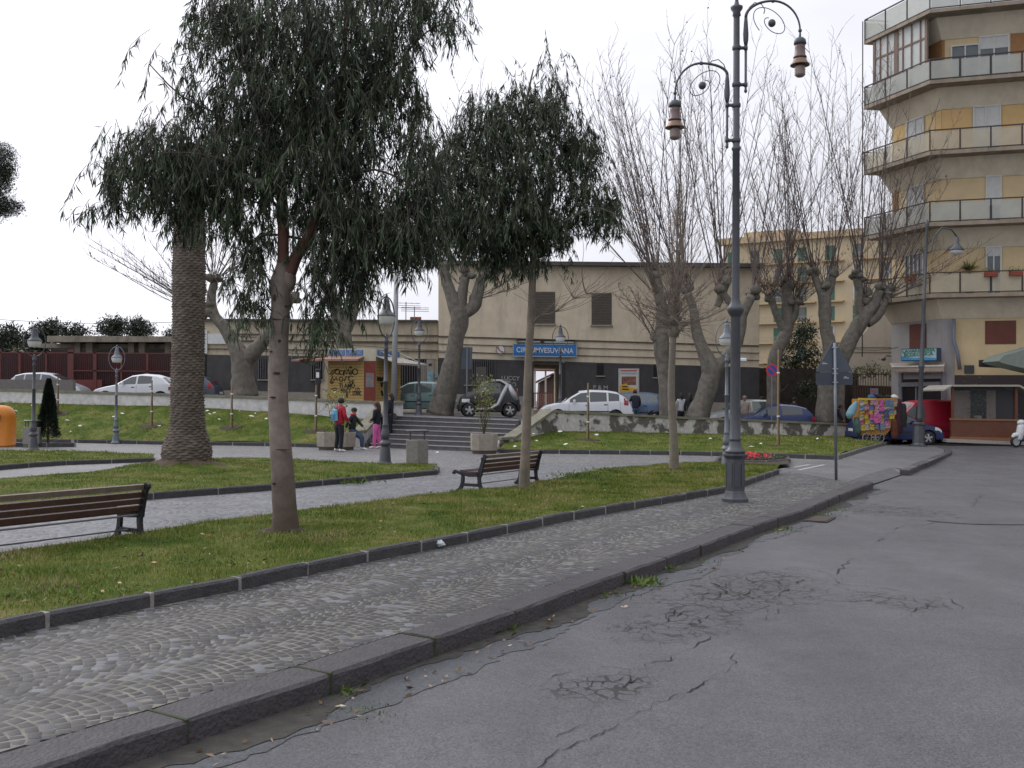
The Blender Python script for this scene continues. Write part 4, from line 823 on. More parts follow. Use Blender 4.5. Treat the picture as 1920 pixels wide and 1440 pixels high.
for z in (zb-.24, zb-.04, zb+.07, zb+.56): mb.rbox((0, -.01, z), (.11, .08, .022), .005); mb.ball((-.055, -.05, z), .012); mb.ball((.055, -.05, z), .012)
mb.build('clamp', mat('clamp_zinc', (.4, .42, .43), .4, .6), sg)
mb = MB()
for (x, z) in ((-.22, zb+.19), (.27, zb-.14)):
    mb.box((x, .014, z), (.12, .004, .018)); mb.box((x-.02, .014, z+.03), (.06, .004, .010))
mb.build('maker_stamp', mat('stamp_white', (.5, .52, .53), .6), sg)
p = D(875, 780, 43.5); s2 = thing('traffic_sign', 'dark back of a rectangular traffic sign on a pole beside the large plane tree trunk', 'traffic sign', (p.x, p.y, zterr(p.x)))
z0 = zterr(p.x); mb = MB(); mb.tube([(0, 0, 0), (0, 0, D(873, 650, 43.5).z-z0)], .035, 8); mb.build('pole', M_POLE, s2)
q = [D(a, b, 43.5) for a, b in ((864, 692), (884, 692), (886, 651), (866, 651))]; mb = MB(); mb.prism([v-Vector((p.x, p.y-.05, z0)) for v in q], (0, .03, 0)); mb.build('plate', M_SIGNB, s2)
p = D(1447, 790, 44.5); s3 = thing('no_parking_sign', 'round red and blue no parking sign on a thin pole', 'traffic sign', (p.x, p.y, .25)); c = D(1447, 694, 44.5)
mb = MB(); mb.tube([(0, 0, 0), (0, 0, c.z-.25+.2)], .03, 8); mb.build('pole', M_POLE, s3)
def disc(c, r, y, th, n=24):
    mb = MB(); mb.prism([(c[0]+r*math.cos(a), y, c[1]+r*math.sin(a)) for a in np.linspace(0, 2*math.pi, n, endpoint=False)], (0, th, 0)); return mb
cz = c.z-.25; disc((0, cz), .27, -.06, .02).build('rim', mat('sign_red', (.5, .03, .03), .4), s3); disc((0, cz), .20, -.065, .006).build('face', mat('sign_blue', (.03, .06, .3), .4), s3)
mb = MB(); mb.bar((-.15, -.068, cz+.15), (.15, -.068, cz-.15), .05, .004, up=(0, 1, 0)); mb.build('slash', MATS['sign_red'], s3)
p = D(596, 752, 41.3); pm = thing('parking_meter', 'small black parking meter post with a white screen beside the kiosk', 'parking meter', (p.x, p.y, 1.2)); tz = D(596, 694, 41.3).z-1.2
mb = MB(); mb.rbox((0, 0, .2), (.26, .22, .5)); mb.tube([(0, 0, .4), (0, 0, tz-.5)], .085, 8); mb.rbox((0, 0, tz-.25), (.22, .18, .6)); mb.build('body', mat('black_paint', (.02, .02, .025), .5), pm)
mb = MB(); mb.box((0, -.1, tz-.2), (.12, .01, .22)); mb.build('screen', mat('white_paint', (.75, .75, .75)), pm)
# orange bin on the left
p = G(0, 838); ob = thing('clothes_bank', 'rounded orange street container cut off by the left edge', 'container', (p.x-.25, p.y+.4, 0), R(10))
mb = MB(); pr = [(.60, 0), (.60, .07), (.57, .09), (.56, 1.05)]+[(.56*math.cos(a)**.7 if a < 1.5 else .02, 1.05+.42*math.sin(a)) for a in np.linspace(.15, 1.5, 8)]
mb.lathe(pr, 20); mb.build('body', mat('orange_plastic', (.62, .21, .018), .42, var=.1), ob, smooth=True)
mb = MB(); mb.rbox((.0, -.57, 1.05), (.45, .06, .2), .02); mb.build('flap', mat('orange_dark', (.3, .1, .02), .5), ob)
# stakes (saplings) on the banks
SG = 'staked young saplings on the lawns'
M_STAKE = mat('stake_wood', (.28, .20, .12), .85, var=.3, scale=8); M_SOIL = MATS.get('soil2')
def sapling(label, px, pyb, pyt, z, twigs=0):
    b = G(px, pyb, z); s = F/b.y; h = (pyb-pyt)/s; rt = thing('sapling', label, 'sapling', b, 0, SG)
    mb = MB(); mb.tube([(0, 0, -.1), (.01, 0, h*.5), (.02, 0, h)], [.035, .03, .028], 7); mb.build('stake', M_STAKE, rt)
    mb = MB(); mb.tube([(.06, 0, -.1), (.05, .02, h*.4), (.04, 0, h*.9)]+([(.05, 0, h*1.05)] if twigs else []), [.02, .016, .01]+([.006] if twigs else []), 6)
    for k in range(twigs):
        a = random.uniform(0, 6.28); z0 = h*random.uniform(.35, 1); mb.tube([(.05, 0, z0), (.05+.2*math.cos(a), .2*math.sin(a), z0+.12), (.05+.32*math.cos(a), .3*math.sin(a), z0+.3)], [.008, .006, .003], 4)
    mb.build('stem', M_SHRUBT, rt)
    mb = MB()
    for zz in (h*.3, h*.75): mb.lathe([(.05, zz), (.05, zz+.05)], 8, c=(.02, 0, 0))
    mb.build('tie', mat('white_paint', (.75, .75, .75)), rt)
    mb = MB(); zf__ = zbank if px < 650 else zrb; mb.v = [(.04, 0, .035)]+[(r_*math.cos(a)*(1.5+.3*math.sin(3*a)), r_*math.sin(a), zf__(b.x+r_*math.cos(a)*1.5, b.y+r_*math.sin(a))-b.z+(.03 if r_ < .2 else .012)) for r_ in (.15, .30) for a in np.linspace(0, 2*math.pi, 14, endpoint=False)]
    mb.f = [(0, 1+(k+1) % 14, 1+k)[::-1] for k in range(14)]+[(1+k, 1+(k+1) % 14, 15+(k+1) % 14, 15+k)[::-1] for k in range(14)]; mb.build('soil_ring', M_SOIL, rt)
    return rt
def zof(px, py, zf):
    z = 0.0
    while z < 1.7:
        p = G(px, py, z)
        if zf(p.x, p.y) <= z: break
        z += .01
    return z
sapling('staked sapling on the left bank between the ring lantern and the palm trunk', 283, 798, 713, zof(283, 798, zbank))
sapling('staked sapling on the left bank right of the palm trunk', 433, 802, 719, zof(433, 802, zbank))
sapling('staked sapling beside the left stone planter', 591, 806, 722, zof(591, 806, zbank), 3)
sapling('thin staked sapling on the left bank behind the small conifer', 107, 770, 706, zof(107, 770, zbank))
sapling('pale staked sapling on the right bank beside the tree-shaded bench', 1101, 824, 718, zof(1101, 824, zrb), 2)
sapling('tall pale stake on the right bank behind the tall lamp post', 1458, 836, 655, zof(1458, 836, zrb), 2)
# litter
M_PAPER = mat('litter_paper', (.72, .72, .72), .8)
lp = [(29, 772), (61, 762), (229, 777), (126, 790), (133, 811), (389, 772), (402, 776), (449, 773), (478, 777), (393, 778), (470, 782), (411, 788), (499, 787), (213, 783), (300, 801), (1001, 816), (1007, 829), (1062, 835), (966, 839), (1250, 813), (1392, 813), (1298, 810), (1427, 834), (1408, 840), (1332, 824), (1118, 817), (820, 850), (1050, 811), (1533, 824), (150, 800)]
for i, (a, b) in enumerate(lp):
    zf_ = zbank if a < 620 else zrb; z = zof(a, b, zf_) if i != 26 else 0.0; p = G(a, b, z+.02); s = random.uniform(.06, .14); mb = MB(); t = random.uniform(0, 3)
    mb.v = [(s*math.cos(t+k*1.05)*random.uniform(.6, 1), s*.7*math.sin(t+k*1.05), random.uniform(.0, .05)) for k in range(6)]+[(0, 0, .06)]; mb.f = [(k, (k+1) % 6, 6) for k in range(6)]
    o = mb.build('litter', M_PAPER, None, loc=p+Vector((0, 0, .015))); tag(o, 'small crumpled scrap of white paper lying on the grass', 'litter', 'scraps of white paper littering the grass')
o = None
p = G(825, 1027, .0); mb = MB(); mb.ball((0, 0, .04), (.07, .05, .045), 7, 5)
for i, v in enumerate(mb.v): mb.v[i] = (v[0]*random.uniform(.7, 1.2), v[1]*random.uniform(.7, 1.2), max(.0, v[2]*random.uniform(.8, 1.1)))
tag(mb.build('plastic_cup', mat('clear_plastic', (.5, .55, .58), .2, var=.1), None, loc=p+Vector((0, -.06, .02))), 'crushed pale plastic cup lying against the lawn kerb', 'litter')
# red flowers and low weeds
mb = MB(); fl = leaf_mat('red_petal', (.5, .03, .05), (.6, .10, .12)); fr = thing('flowers', 'row of red flowers in the small kerbed bed', 'flowers', G(1410, 868)); n = 260
C = np.array([[*(G(random.choice([1395, 1402, 1411, 1440, 1408, 1420])+random.uniform(-7, 7), 867+random.uniform(-1.5, 1.5)))[:2], .15+random.uniform(0, .12)] for _ in range(n)])
leaf_cloud('blossom', C, rng.normal(size=(n, 3)), rng.uniform(.04, .08, n), rng.uniform(.02, .035, n), fl, fr)
n = 300; C = np.array([[*(G(random.uniform(1350, 1475), 867.5+random.uniform(-2, 2)))[:2], .11+random.uniform(0, .08)] for _ in range(n)])
leaf_cloud('foliage', C, rng.normal(size=(n, 3)), rng.uniform(.04, .09, n), rng.uniform(.01, .02, n), leaf_mat('low_leaf', (.03, .05, .015), (.07, .09, .03)), fr)
M_WEED = leaf_mat('weed_leaf', (.04, .078, .010), (.10, .145, .03))
def weeds(px, py, r, n, h, z=0.0, zf=None):
    p = G(px, py, z); P = rng.normal(0, r, (n, 2)); C = np.stack([p.x+P[:, 0], p.y+P[:, 1], np.full(n, p.z)], 1); Dr = rng.normal(size=(n, 3)); Dr[:, 2] = np.abs(Dr[:, 2])+.4; return C, Dr, rng.uniform(.4, 1, n)*h
parts_ = []
for (px, py, r, n, h, z) in [(862, 1189, .10, 60, .09, -.13), (920, 1187, .08, 50, .10, -.13), (938, 1178, .05, 25, .12, -.13), (1205, 1095, .10, 80, .13, -.13), (1150, 1118, .10, 40, .08, -.13), (650, 1298, .05, 30, .08, -.13), (690, 1338, .10, 60, .04, -.125), (1255, 1068, .06, 25, .08, -.13),
                             (1560, 955, .2, 90, .06, -.13), (1460, 992, .18, 90, .07, -.13), (1525, 965, .15, 60, .08, -.13), (1300, 1052, .15, 40, .06, -.13), (600, 1305, .2, 30, .04, -.13), (800, 1215, .1, 25, .05, -.13),
                             (660, 905, .22, 160, .16, .02), (645, 899, .1, 60, .14, .05), (300, 931, .08, 20, .08, .0)]:
    parts_.append(weeds(px, py, r, n, h, z))
for (px, py, r, n, h) in [(90, 1120, .25, 160, .07), (380, 1050, .3, 160, .06), (720, 1000, .3, 150, .06), (60, 1080, .2, 90, .06), (450, 1010, .2, 90, .05), (1085, 893, .3, 260, .12), (1140, 884, .3, 220, .11), (1290, 884, .25, 160, .10), (1100, 900, .25, 160, .10), (1010, 915, .2, 120, .09), (860, 985, .15, 90, .07), (1330, 879, .2, 140, .1), (905, 960, .2, 120, .06), (187, 1106, .18, 110, .07), (240, 1105, .1, 60, .06), (255, 1043, .15, 70, .05), (640, 1000, .25, 140, .05), (540, 1012, .3, 260, .06), (1185, 915, .25, 140, .07)]:
    parts_.append(weeds(px, py, r, n, h, .11))
C = np.concatenate([a for a, _, _ in parts_]); Dr = np.concatenate([b for _, b, _ in parts_]); Ln = np.concatenate([c for _, _, c in parts_])
tag(leaf_cloud('weeds', C, Dr, Ln, Ln*.13, M_WEED, None), kind='stuff')
n = 170; fx = []
while len(fx) < n:
    px, py = random.uniform(-40, 1460), random.uniform(880, 1190); p = G(px, py, .11)
    if inpoly(np.array([[p.x, p.y]]), bed1)[0]: fx.append((p.x, p.y, .135+random.uniform(0, .02)))
for _ in range(130):
    k_ = random.randrange(2, 10); q = KF[k_].lerp(KF[k_+1], random.random()); fx.append((q.x+random.uniform(.03, .5), q.y-random.uniform(.0, .2), zroad(q.x, q.y)+.02))
C = np.array(fx); n = len(C); Dr = rng.normal(size=(n, 3)); Dr[:, 2] *= .15
tag(leaf_cloud('fallen_leaves', C, Dr, rng.uniform(.03, .08, n), rng.uniform(.006, .016, n), leaf_mat('fallen_leaf', (.10, .05, .025), (.30, .20, .11), (.42, .36, .28), transl=.05), None), kind='stuff')
# ================================================================ buildings
M_STAT = mat('station_render', (.64, .55, .41), .92, var=.14, scale=1.5, stain=.6, staincol=(.34, .29, .22))
M_STATD = mat('station_dark_stone', (.045, .042, .043), .6, var=.3, scale=2.5, stain=.3, staincol=(.10, .09, .085)); M_PLINTH = mat('station_plinth', (.30, .27, .235), .9, var=.2, scale=2)
M_LINE = mat('shadow_line_trim', (.10, .088, .07), .95, var=.3); M_DARK = mat('dark_interior', (.012, .011, .012), .9); M_BARS = mat('window_bar', (.20, .19, .19), .5, .4)
M_BLUE = mat('sign_blue_panel', (.015, .16, .46), .4, var=.05); M_WHITEP = mat('white_letters', (.62, .64, .62), .5, var=.05)
YS = 51.0
st_ = thing('station_building', 'two-storey beige railway station with dark stone base and blue name sign', 'building', (4.3, YS, .7))
T = 9.0
def bq(name, m, quads, Y=YS, t=.1, par=None, back=False):
    mb = MB()
    for q in quads:
        P = [D(a, b, Y) for a, b in q]; mb.prism([p-Vector((0, t, 0)) for p in P], (0, t+(T if back else 0), 0))
    return mb.build(name, m, par or st_, world_=True)
def row(x0, x1, y0a, y0b, y1a, y1b): return [(x0, y1a), (x1, y1b), (x1, y0b), (x0, y0a)]   # left top/right top/left bottom/right bottom
def ly(x, a, b, x0=822, x1=1423): return a+(b-a)*(x-x0)/(x1-x0)
def band(x0, x1, a, b): # a=(left y, right y) top ; b = bottom, given at 822/1423
    return [(x0, ly(x0, *b)), (x1, ly(x1, *b)), (x1, ly(x1, *a)), (x0, ly(x0, *a))]
TOP, CO1, CO2, DK, DKB, BOT = (494, 500), (630, 648), (643, 661), (671, 689), (738, 757), (782, 806)
DX0, DX1 = 1001, 1053          # doorway
wall = bq('wall', M_STAT, [band(822, DX0, TOP, DK), band(DX1, 1423, TOP, DK), band(DX0, DX1, TOP, DK)], t=0, back=False)
mb = MB()
for x0, x1 in ((822, DX0), (DX1, 1423)):
    P = [D(a, b, YS) for a, b in band(x0, x1, TOP, BOT)]; mb.prism(P, (0, T, 0))
P = [D(a, b, YS) for a, b in band(DX0, DX1, TOP, (676, 694))]; mb.prism(P, (0, T, 0))
bpy.data.objects.remove(wall); wall = mb.build('wall', M_STAT, st_, world_=True)
bq('stone_base', M_STATD, [band(822, DX0-8, DK, DKB), band(DX1+6, 1423, DK, DKB)], t=.05)
bq('plinth', M_PLINTH, [band(822, DX0-8, DKB, BOT), band(DX1+6, 1423, DKB, BOT)], t=.08)
bq('roof', mat('roof_edge', (.09, .085, .075), .9, var=.3, scale=6), [band(815, 1430, (490, 496), (497, 503))], t=.45, back=True)
bq('cornice', M_LINE, [band(822, 1423, (629.5, 647.5), (632, 650)), band(822, 1423, (644, 661.5), (645, 662.5)), band(822, 1423, (659, 675), (660, 676))], t=.06)  # upper dark strip: the thin slab's shadow line put into the colour
for wx in (1003, 1109):
    w_ = bq('window', mat('window_shutter', (.13, .11, .09), .7, var=.2), [[(wx, 607+ (wx-1003)*.02), (wx+38, 607+(wx-1003)*.02), (wx+38, 547+(wx-1003)*.02), (wx, 547+(wx-1003)*.02)]], t=.02)
    q = [[(wx-2, 610+(wx-1003)*.02), (wx+40, 610+(wx-1003)*.02), (wx+40, 607.5+(wx-1003)*.02), (wx-2, 607.5+(wx-1003)*.02)]]; bq('sill', mat('sill', (.3, .27, .22), .9), q, t=.14, par=w_)
    sl_ = [[(wx+1, y+1+(wx-1003)*.02), (wx+37, y+1+(wx-1003)*.02), (wx+37, y+(wx-1003)*.02), (wx+1, y+(wx-1003)*.02)] for y in range(549, 606, 3)]; bq('slats', mat('slat_dark', (.07, .06, .05), .8), sl_, t=.035, par=w_)
# barred ground windows
def barwin(x0, x1, y0, y1, n, Y=YS, par=None, mm=M_DARK, sill=True, t=.07):
    w_ = bq('window', mm, [[(x0, y1), (x1, y1), (x1, y0), (x0, y0)]], Y=Y, t=t, par=par)
    if n: bq('window_bars', M_BARS, [[(x0+(x1-x0)*k/n-.35, y1), (x0+(x1-x0)*k/n+.35, y1), (x0+(x1-x0)*k/n+.35, y0), (x0+(x1-x0)*k/n-.35, y0)] for k in range(n+1)], Y=Y, t=t+.05, par=w_)
    if sill: bq('sill', mat('sill', (.3, .27, .22)), [[(x0-16 if x0 > 870 and x0 < 900 else x0-2, y1+2.5), (x1+2, y1+2.5), (x1+2, y1+.5), (x0-16 if x0 > 870 and x0 < 900 else x0-2, y1+.5)]], Y=Y, t=t+.08, par=w_)
    return w_
w_ = barwin(886, 928, 676, 721, 12); bq('blind', mat('blind', (.14, .135, .11), .8), [[(892, 720), (912, 720), (912, 688), (892, 688)]], t=.08, par=w_)
barwin(1119, 1132, 682, 704, 0); barwin(1225, 1239, 683, 707, 0)
# doorway lined dark, with the platform, fence and a gabled roof beyond
bq('door_frame', mat('door_frame_dark', (.03, .026, .024), .7), [[(DX0-8, 764), (DX0, 764), (DX0, 678), (DX0-8, 678)], [(DX1, 766), (DX1+6, 766), (DX1+6, 680), (DX1, 680)], [(DX0, 681), (DX1, 682), (DX1, 678), (DX0, 677)]], t=.1)
bq('threshold_steps', mat('step_light', (.26, .22, .17), .9, var=.2), [[(DX0, 790), (DX1, 790), (DX1, 768), (DX0, 768)], ], t=.3)
hs_ = thing('house', 'small gabled house seen through the station doorway', 'building', (D(1028, 750, 78).x, 78, .7)); mb = MB()
P = [D(a, b, 78) for a, b in ((1008, 775), (1060, 775), (1060, 712), (1037, 703), (1012, 716))]; mb.prism(P, (0, 5, 0)); mb.build('wall', mat('house_brown', (.085, .06, .05), .9), hs_, world_=True)
mb = MB(); P = [D(a, b, 77.6) for a, b in ((1008, 717), (1037, 702), (1062, 712), (1062, 709), (1037, 699), (1006, 714))]; mb.prism(P, (0, 5.5, 0)); mb.build('roof', mat('house_roof', (.12, .07, .05), .9), hs_, world_=True)
pf = thing('platform_fence', 'red platform fence seen through the station doorway', 'fence', (D(1028, 760, 66).x, 66, .7)); mb = MB()
for k in range(28): P = [D(a, b, 66) for a, b in ((992+k*3, 762), (993+k*3, 762), (993+k*3, 738), (992+k*3, 738))]; mb.prism(P, (0, .03, 0))
mb.build('pickets', mat('pale_red_fence', (.30, .14, .12), .8), pf, world_=True)
mb = MB()
for y in (736, 764): P = [D(a, b, 66) for a, b in ((985, y+2), (1080, y+2), (1080, y), (985, y))]; mb.prism(P, (0, .06, 0))
mb.build('rail', mat('dark_red_fence', (.13, .04, .035), .7), pf, world_=True)
pr_ = thing('platform_roof', 'pinkish platform canopy edge seen through the station doorway', 'roof', (D(1028, 690, 70).x, 70, .7)); mb = MB()
P = [D(a, b, 70) for a, b in ((980, 693), (1080, 695), (1080, 682), (980, 680))]; mb.prism(P, (0, 3, 0)); mb.build('slab', mat('pinkish_slab', (.42, .22, .2), .9), pr_, world_=True)
mb = MB()
for px in (1003, 1023, 1050): a = D(px, 765, 70.5); b = D(px, 690, 70.5); mb.bar(a, b, .12)
mb.build('column', mat('pale_col', (.5, .45, .42), .8), pr_, world_=True)
# signs on the facade
sgn = thing('station_sign', 'long blue sign reading CIRCUMVESUVIANA on the station wall', 'sign', D(1021, 657, YS-.4))
bq('panel', M_BLUE, [[(963, 667.5), (1080, 668.5), (1080, 646.5), (963, 645.5)]], Y=YS-.2, t=.2, par=sgn)
bq('rim', mat('sign_rim', (.35, .42, .45), .5), [[(962, 669), (1081, 670), (1081, 668.6), (962, 667.6)], [(962, 646), (1081, 647), (1081, 645.6), (962, 644.6)], [(961.6, 669), (963, 669), (963, 645), (961.6, 645)], [(1080, 670), (1081.4, 670), (1081.4, 645.5), (1080, 645.5)]], Y=YS-.2, t=.22, par=sgn)
s_ = F/(YS-.4); text('CIRCUMVESUVIANA', 'lettering', sgn, D(1021.5, 657.3, YS-.42), (1, 0, -.015), .36, M_WHITEP, width=107/s_)
lt = thing('sign_light', 'white tube lamp bracket fixed above the blue station sign', 'lamp', D(1024, 640, YS-.3)); bq('tube', mat('tube_white', (.5, .52, .48), .5), [[(970, 642), (1013, 642.6), (1013, 639.5), (970, 639)], [(1020, 643), (1077, 644), (1077, 641), (1020, 640)]], Y=YS-.25, t=.15, par=lt)
bq('bracket', M_LINE, [[(970, 646), (971, 646), (971, 636), (970, 636)], [(1017, 646), (1018, 646), (1018, 636), (1017, 636)], [(1076, 647), (1077, 647), (1077, 638), (1076, 638)], [(968, 637), (1079, 639), (1079, 638), (968, 636)]], Y=YS, t=.5, par=lt)
ph = thing('phone_sign', 'small round white telephone sign with a red handset on the station wall', 'sign', D(938.5, 656, YS-.25)); mb = MB(); mb.prism([(.225*math.cos(a), 0, .225*math.sin(a)) for a in np.linspace(0, 2*math.pi, 22, endpoint=False)], (0, .12, 0)); mb.build('disc', M_WHITEP, ph)
mb = MB(); mb.torus((0, -.01, 0), .225, .225, .018, 22, 5); mb.build('rim', mat('grey_rim', (.12, .13, .13)), ph)
mb = MB(); mb.tube([(-.13, -.02, .13), (-.07, -.02, .0), (.02, -.02, -.08), (.13, -.02, -.11)], [.035, .022, .022, .035], 6); mb.build('handset', mat('sign_red', (.5, .03, .03)), ph)
po = thing('poster', 'large framed white advertising poster with yellow base on the dark station wall', 'poster', D(1178, 714, YS-.1)); bq('frame', mat('poster_frame', (.40, .40, .38), .5), [[(1159, 738), (1198, 738), (1198, 691), (1159, 691)]], t=.12, par=po)
bq('paper', mat('poster_paper', (.58, .56, .52), .7, var=.1), [[(1161, 736), (1196, 736), (1196, 693), (1161, 693)]], t=.13, par=po)
bq('headline', mat('sign_red', (.5, .03, .03)), [[(1163, 696.5), (1194, 696.5), (1194, 694), (1163, 694)]], t=.135, par=po)
bq('subline', mat('poster_teal', (.25, .42, .45), .7), [[(1163, 702), (1194, 702), (1194, 698.5), (1163, 698.5)]], t=.135, par=po)
bq('picture', mat('poster_brown', (.22, .10, .07), .8, var=.9, scale=5), [[(1165, 722), (1192, 722), (1192, 706), (1165, 706)]], t=.135, par=po)
bq('banner', mat('poster_yellow', (.62, .36, .03), .7), [[(1162, 735), (1195, 735), (1195, 729), (1180, 727), (1174, 719), (1162, 722)]], t=.14, par=po)
bq('banner_text', mat('poster_dark', (.04, .03, .03), .7), [[(1166, 726), (1176, 726.5), (1176, 724), (1166, 723.5)], [(1166, 731), (1178, 731.5), (1178, 729), (1166, 728.5)]], t=.145, par=po)
M_CHALK = mat('chalk_graffiti', (.36, .35, .34), .9)
for s__, x, y, w in (('LUCCY', 957, 709.5, 34), ('PERDO', 952, 721, 31), ('MI', 965, 732, 11), ('P & M', 1126, 727, 27)):
    text(s__, 'graffiti', st_, D(x, y, YS-.062), (1, 0, -.02), .30, M_CHALK, width=w*YS/F, ext=.002)
ob_ = bq('bench_block', M_PLINTH, [[(1300, 0+790), (1304, 790), (1304, 789), (1300, 789)]], t=.1); bpy.data.objects.remove(ob_)
# ---- left wing
YW = 51.6
wg = thing('station_wing', 'long single-storey beige station wing with dark base and grilled openings', 'building', (-9, YW, 1.2))
def wq(name, m, quads, Y=YW, t=.1, par=None, back=0.0):
    mb = MB()
    for q in quads:
        P = [D(a, b, Y) for a, b in q]; mb.prism([p-Vector((0, t, 0)) for p in P], (0, t+back, 0))
    return mb.build(name, m, par or wg, world_=True)
wq('wall', mat('wing_render', (.52, .45, .33), .92, var=.12, scale=1.5, stain=.75, staincol=(.16, .135, .11)), [[(382, 770), (821, 785), (821, 602), (382, 600)]], t=0, back=7)
wq('roof', mat('roof_edge', (.09, .085, .075)), [[(380, 602), (821, 604), (821, 600.5), (380, 598)]], t=.25, back=7)
wq('cornice', M_LINE, [[(430, 627), (821, 630.5), (821, 628.5), (430, 625.5)], [(430, 640), (821, 644), (821, 640.5), (430, 638)], [(382, 654), (821, 659), (821, 657.8), (382, 653)]], t=.1)
wq('white_board', mat('white_board', (.60, .62, .60), .7, var=.1), [[(382, 663), (390, 663), (390, 620), (382, 620)], [(391, 645), (432, 645), (432, 626), (391, 626)]], t=.15)
wq('stone_base', M_STATD, [[(382, 730), (600, 735), (600, 668), (382, 665)]], t=.06)
wq('plinth', M_PLINTH, [[(382, 760), (600, 765), (600, 737), (382, 731)]], t=.1)
wq('door', M_DARK, [[(384, 731), (388, 731), (388, 666), (384, 666)]], t=.08)
for x0, x1, n in ((486, 503, 5), (585, 606, 5)): barwin(x0, x1, 672, 711, n, Y=YW, par=wg, t=.09)
gt = barwin(750, 801, 673, 724, 11, Y=YW, par=wg, sill=False, t=.05); wq('light_leaf', mat('leaf_light', (.33, .30, .24)), [[(789, 722), (799, 722), (799, 680), (789, 680)]], t=.06, par=gt)
wq('pilaster', M_PLINTH, [[(800, 730), (814, 730), (814, 672), (800, 672)]], t=.12)
wq('number_plate', mat('black_paint', (.02, .02, .025)), [[(804, 686), (810, 686), (810, 682), (804, 682)]], t=.14)
wq('posters', mat('poster_bluish', (.22, .36, .42), .8, var=.4, scale=4), [[(816, 708), (832, 708), (832, 700), (816, 700)], [(802, 724), (812, 724), (812, 695), (802, 695)]], t=.14)
ch = wq('chimney', mat('brick_red', (.28, .09, .05), .9, var=.3), [[(770, 601), (790, 601), (790, 595), (770, 595)]], Y=54, t=.3)
def antenna(px, py0, py1, Y, label):
    b = D(px, py0, Y); rt = thing('antenna', label, 'antenna', b); mb = MB(); h = D(px, py1, Y).z-b.z; mb.tube([(0, 0, 0), (0, 0, h)], .025, 5); mb.build('mast', M_IRON2, rt); mb = MB()
    for k in range(3): mb.tube([(-.7, 0, h*(.95-.12*k)), (.75, 0, h*(.92-.12*k))], .012, 4)
    for k in range(5): mb.tube([(-.6+.3*k, -.25, h*.94), (-.6+.3*k, .25, h*.93)], .01, 4)
    mb.build('arms', M_IRON2, rt)
antenna(761, 603, 566, 53, 'thin television antenna on the low station wing roof left of the tree'); antenna(777, 603, 575, 53, 'short television antenna rising beside the brick chimney')
# ---- open platform canopy and red gates at the left
YC = 54.0
cp = thing('platform_canopy', 'weathered concrete canopy on square pillars behind the red fence', 'building', (-19, YC, 1.5))
M_CCC = mat('weathered_concrete', (.26, .23, .18), .95, var=.3, scale=2, stain=.8, staincol=(.05, .045, .04))
wq('roof_slab', M_CCC, [[(88, 641), (352, 641), (352, 631), (88, 629.5)]], Y=YC, t=0, par=cp, back=6); wq('lower_slab', M_CCC, [[(72, 652), (352, 653), (352, 646), (72, 644)]], Y=YC+1.0, t=0, par=cp, back=6)
for x0, x1 in ((140, 150), (161, 173), (240, 251), (260, 271), (309, 318)): wq('pillar', mat('pillar_concrete', (.19, .165, .13), .95, var=.25, scale=2), [[(x0, 740), (x1, 740), (x1, 640), (x0, 640)]], Y=YC+.5, t=0, par=cp, back=.3)
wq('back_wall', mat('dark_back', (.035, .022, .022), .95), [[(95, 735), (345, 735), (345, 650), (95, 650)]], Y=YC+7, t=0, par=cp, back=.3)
fe = thing('red_fence', 'tall dark red metal fence and gates below the concrete canopy', 'fence', (-20, 53, 1.5)); M_RED = mat('fence_red', (.12, .032, .027), .65, var=.25, scale=3)
wq('frame', M_RED, [[(0, 732), (3, 732), (3, 655), (0, 655)], [(128, 730), (139, 730), (139, 655), (128, 655)], [(176, 730), (182, 730), (182, 660), (176, 660)], [(227, 733), (230, 733), (230, 660), (227, 660)], [(275, 733), (279, 733), (279, 663), (275, 663)], [(36, 732), (40, 732), (40, 660), (36, 660)], [(86, 732), (89, 732), (89, 660), (86, 660)], [(0, 662), (382, 664), (382, 662), (0, 660)], [(139, 696), (382, 698), (382, 696), (139, 694)]], Y=53, t=.08, par=fe)
wq('bars', mat('fence_red_bar', (.10, .022, .022), .7), [[(x, 720), (x+1.0, 720), (x+1.0, 662), (x, 662)] for x in range(-6, 382, 4)], Y=53.1, t=.03, par=fe)
wq('panel', mat('fence_red_panel', (.15, .033, .028), .6, var=.15), [[(136, 735), (192, 735), (192, 712), (136, 712)]], Y=53, t=.05, par=fe)
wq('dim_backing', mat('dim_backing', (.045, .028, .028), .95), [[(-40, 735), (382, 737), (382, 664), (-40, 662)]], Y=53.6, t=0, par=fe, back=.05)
gw = thing('grey_wall', 'low grey rendered wall section in front of the red fence at the far left', 'wall', (-22, 48, 1.5)); mb = MB(); P = [D(a, b, 48.5) for a, b in ((-60, 745), (137, 745), (137, 712), (-60, 711))]; mb.prism(P, (0, .3, 0)); mb.build('wall_face', mat('grey_render', (.17, .155, .145), .9, var=.2), gw, world_=True)
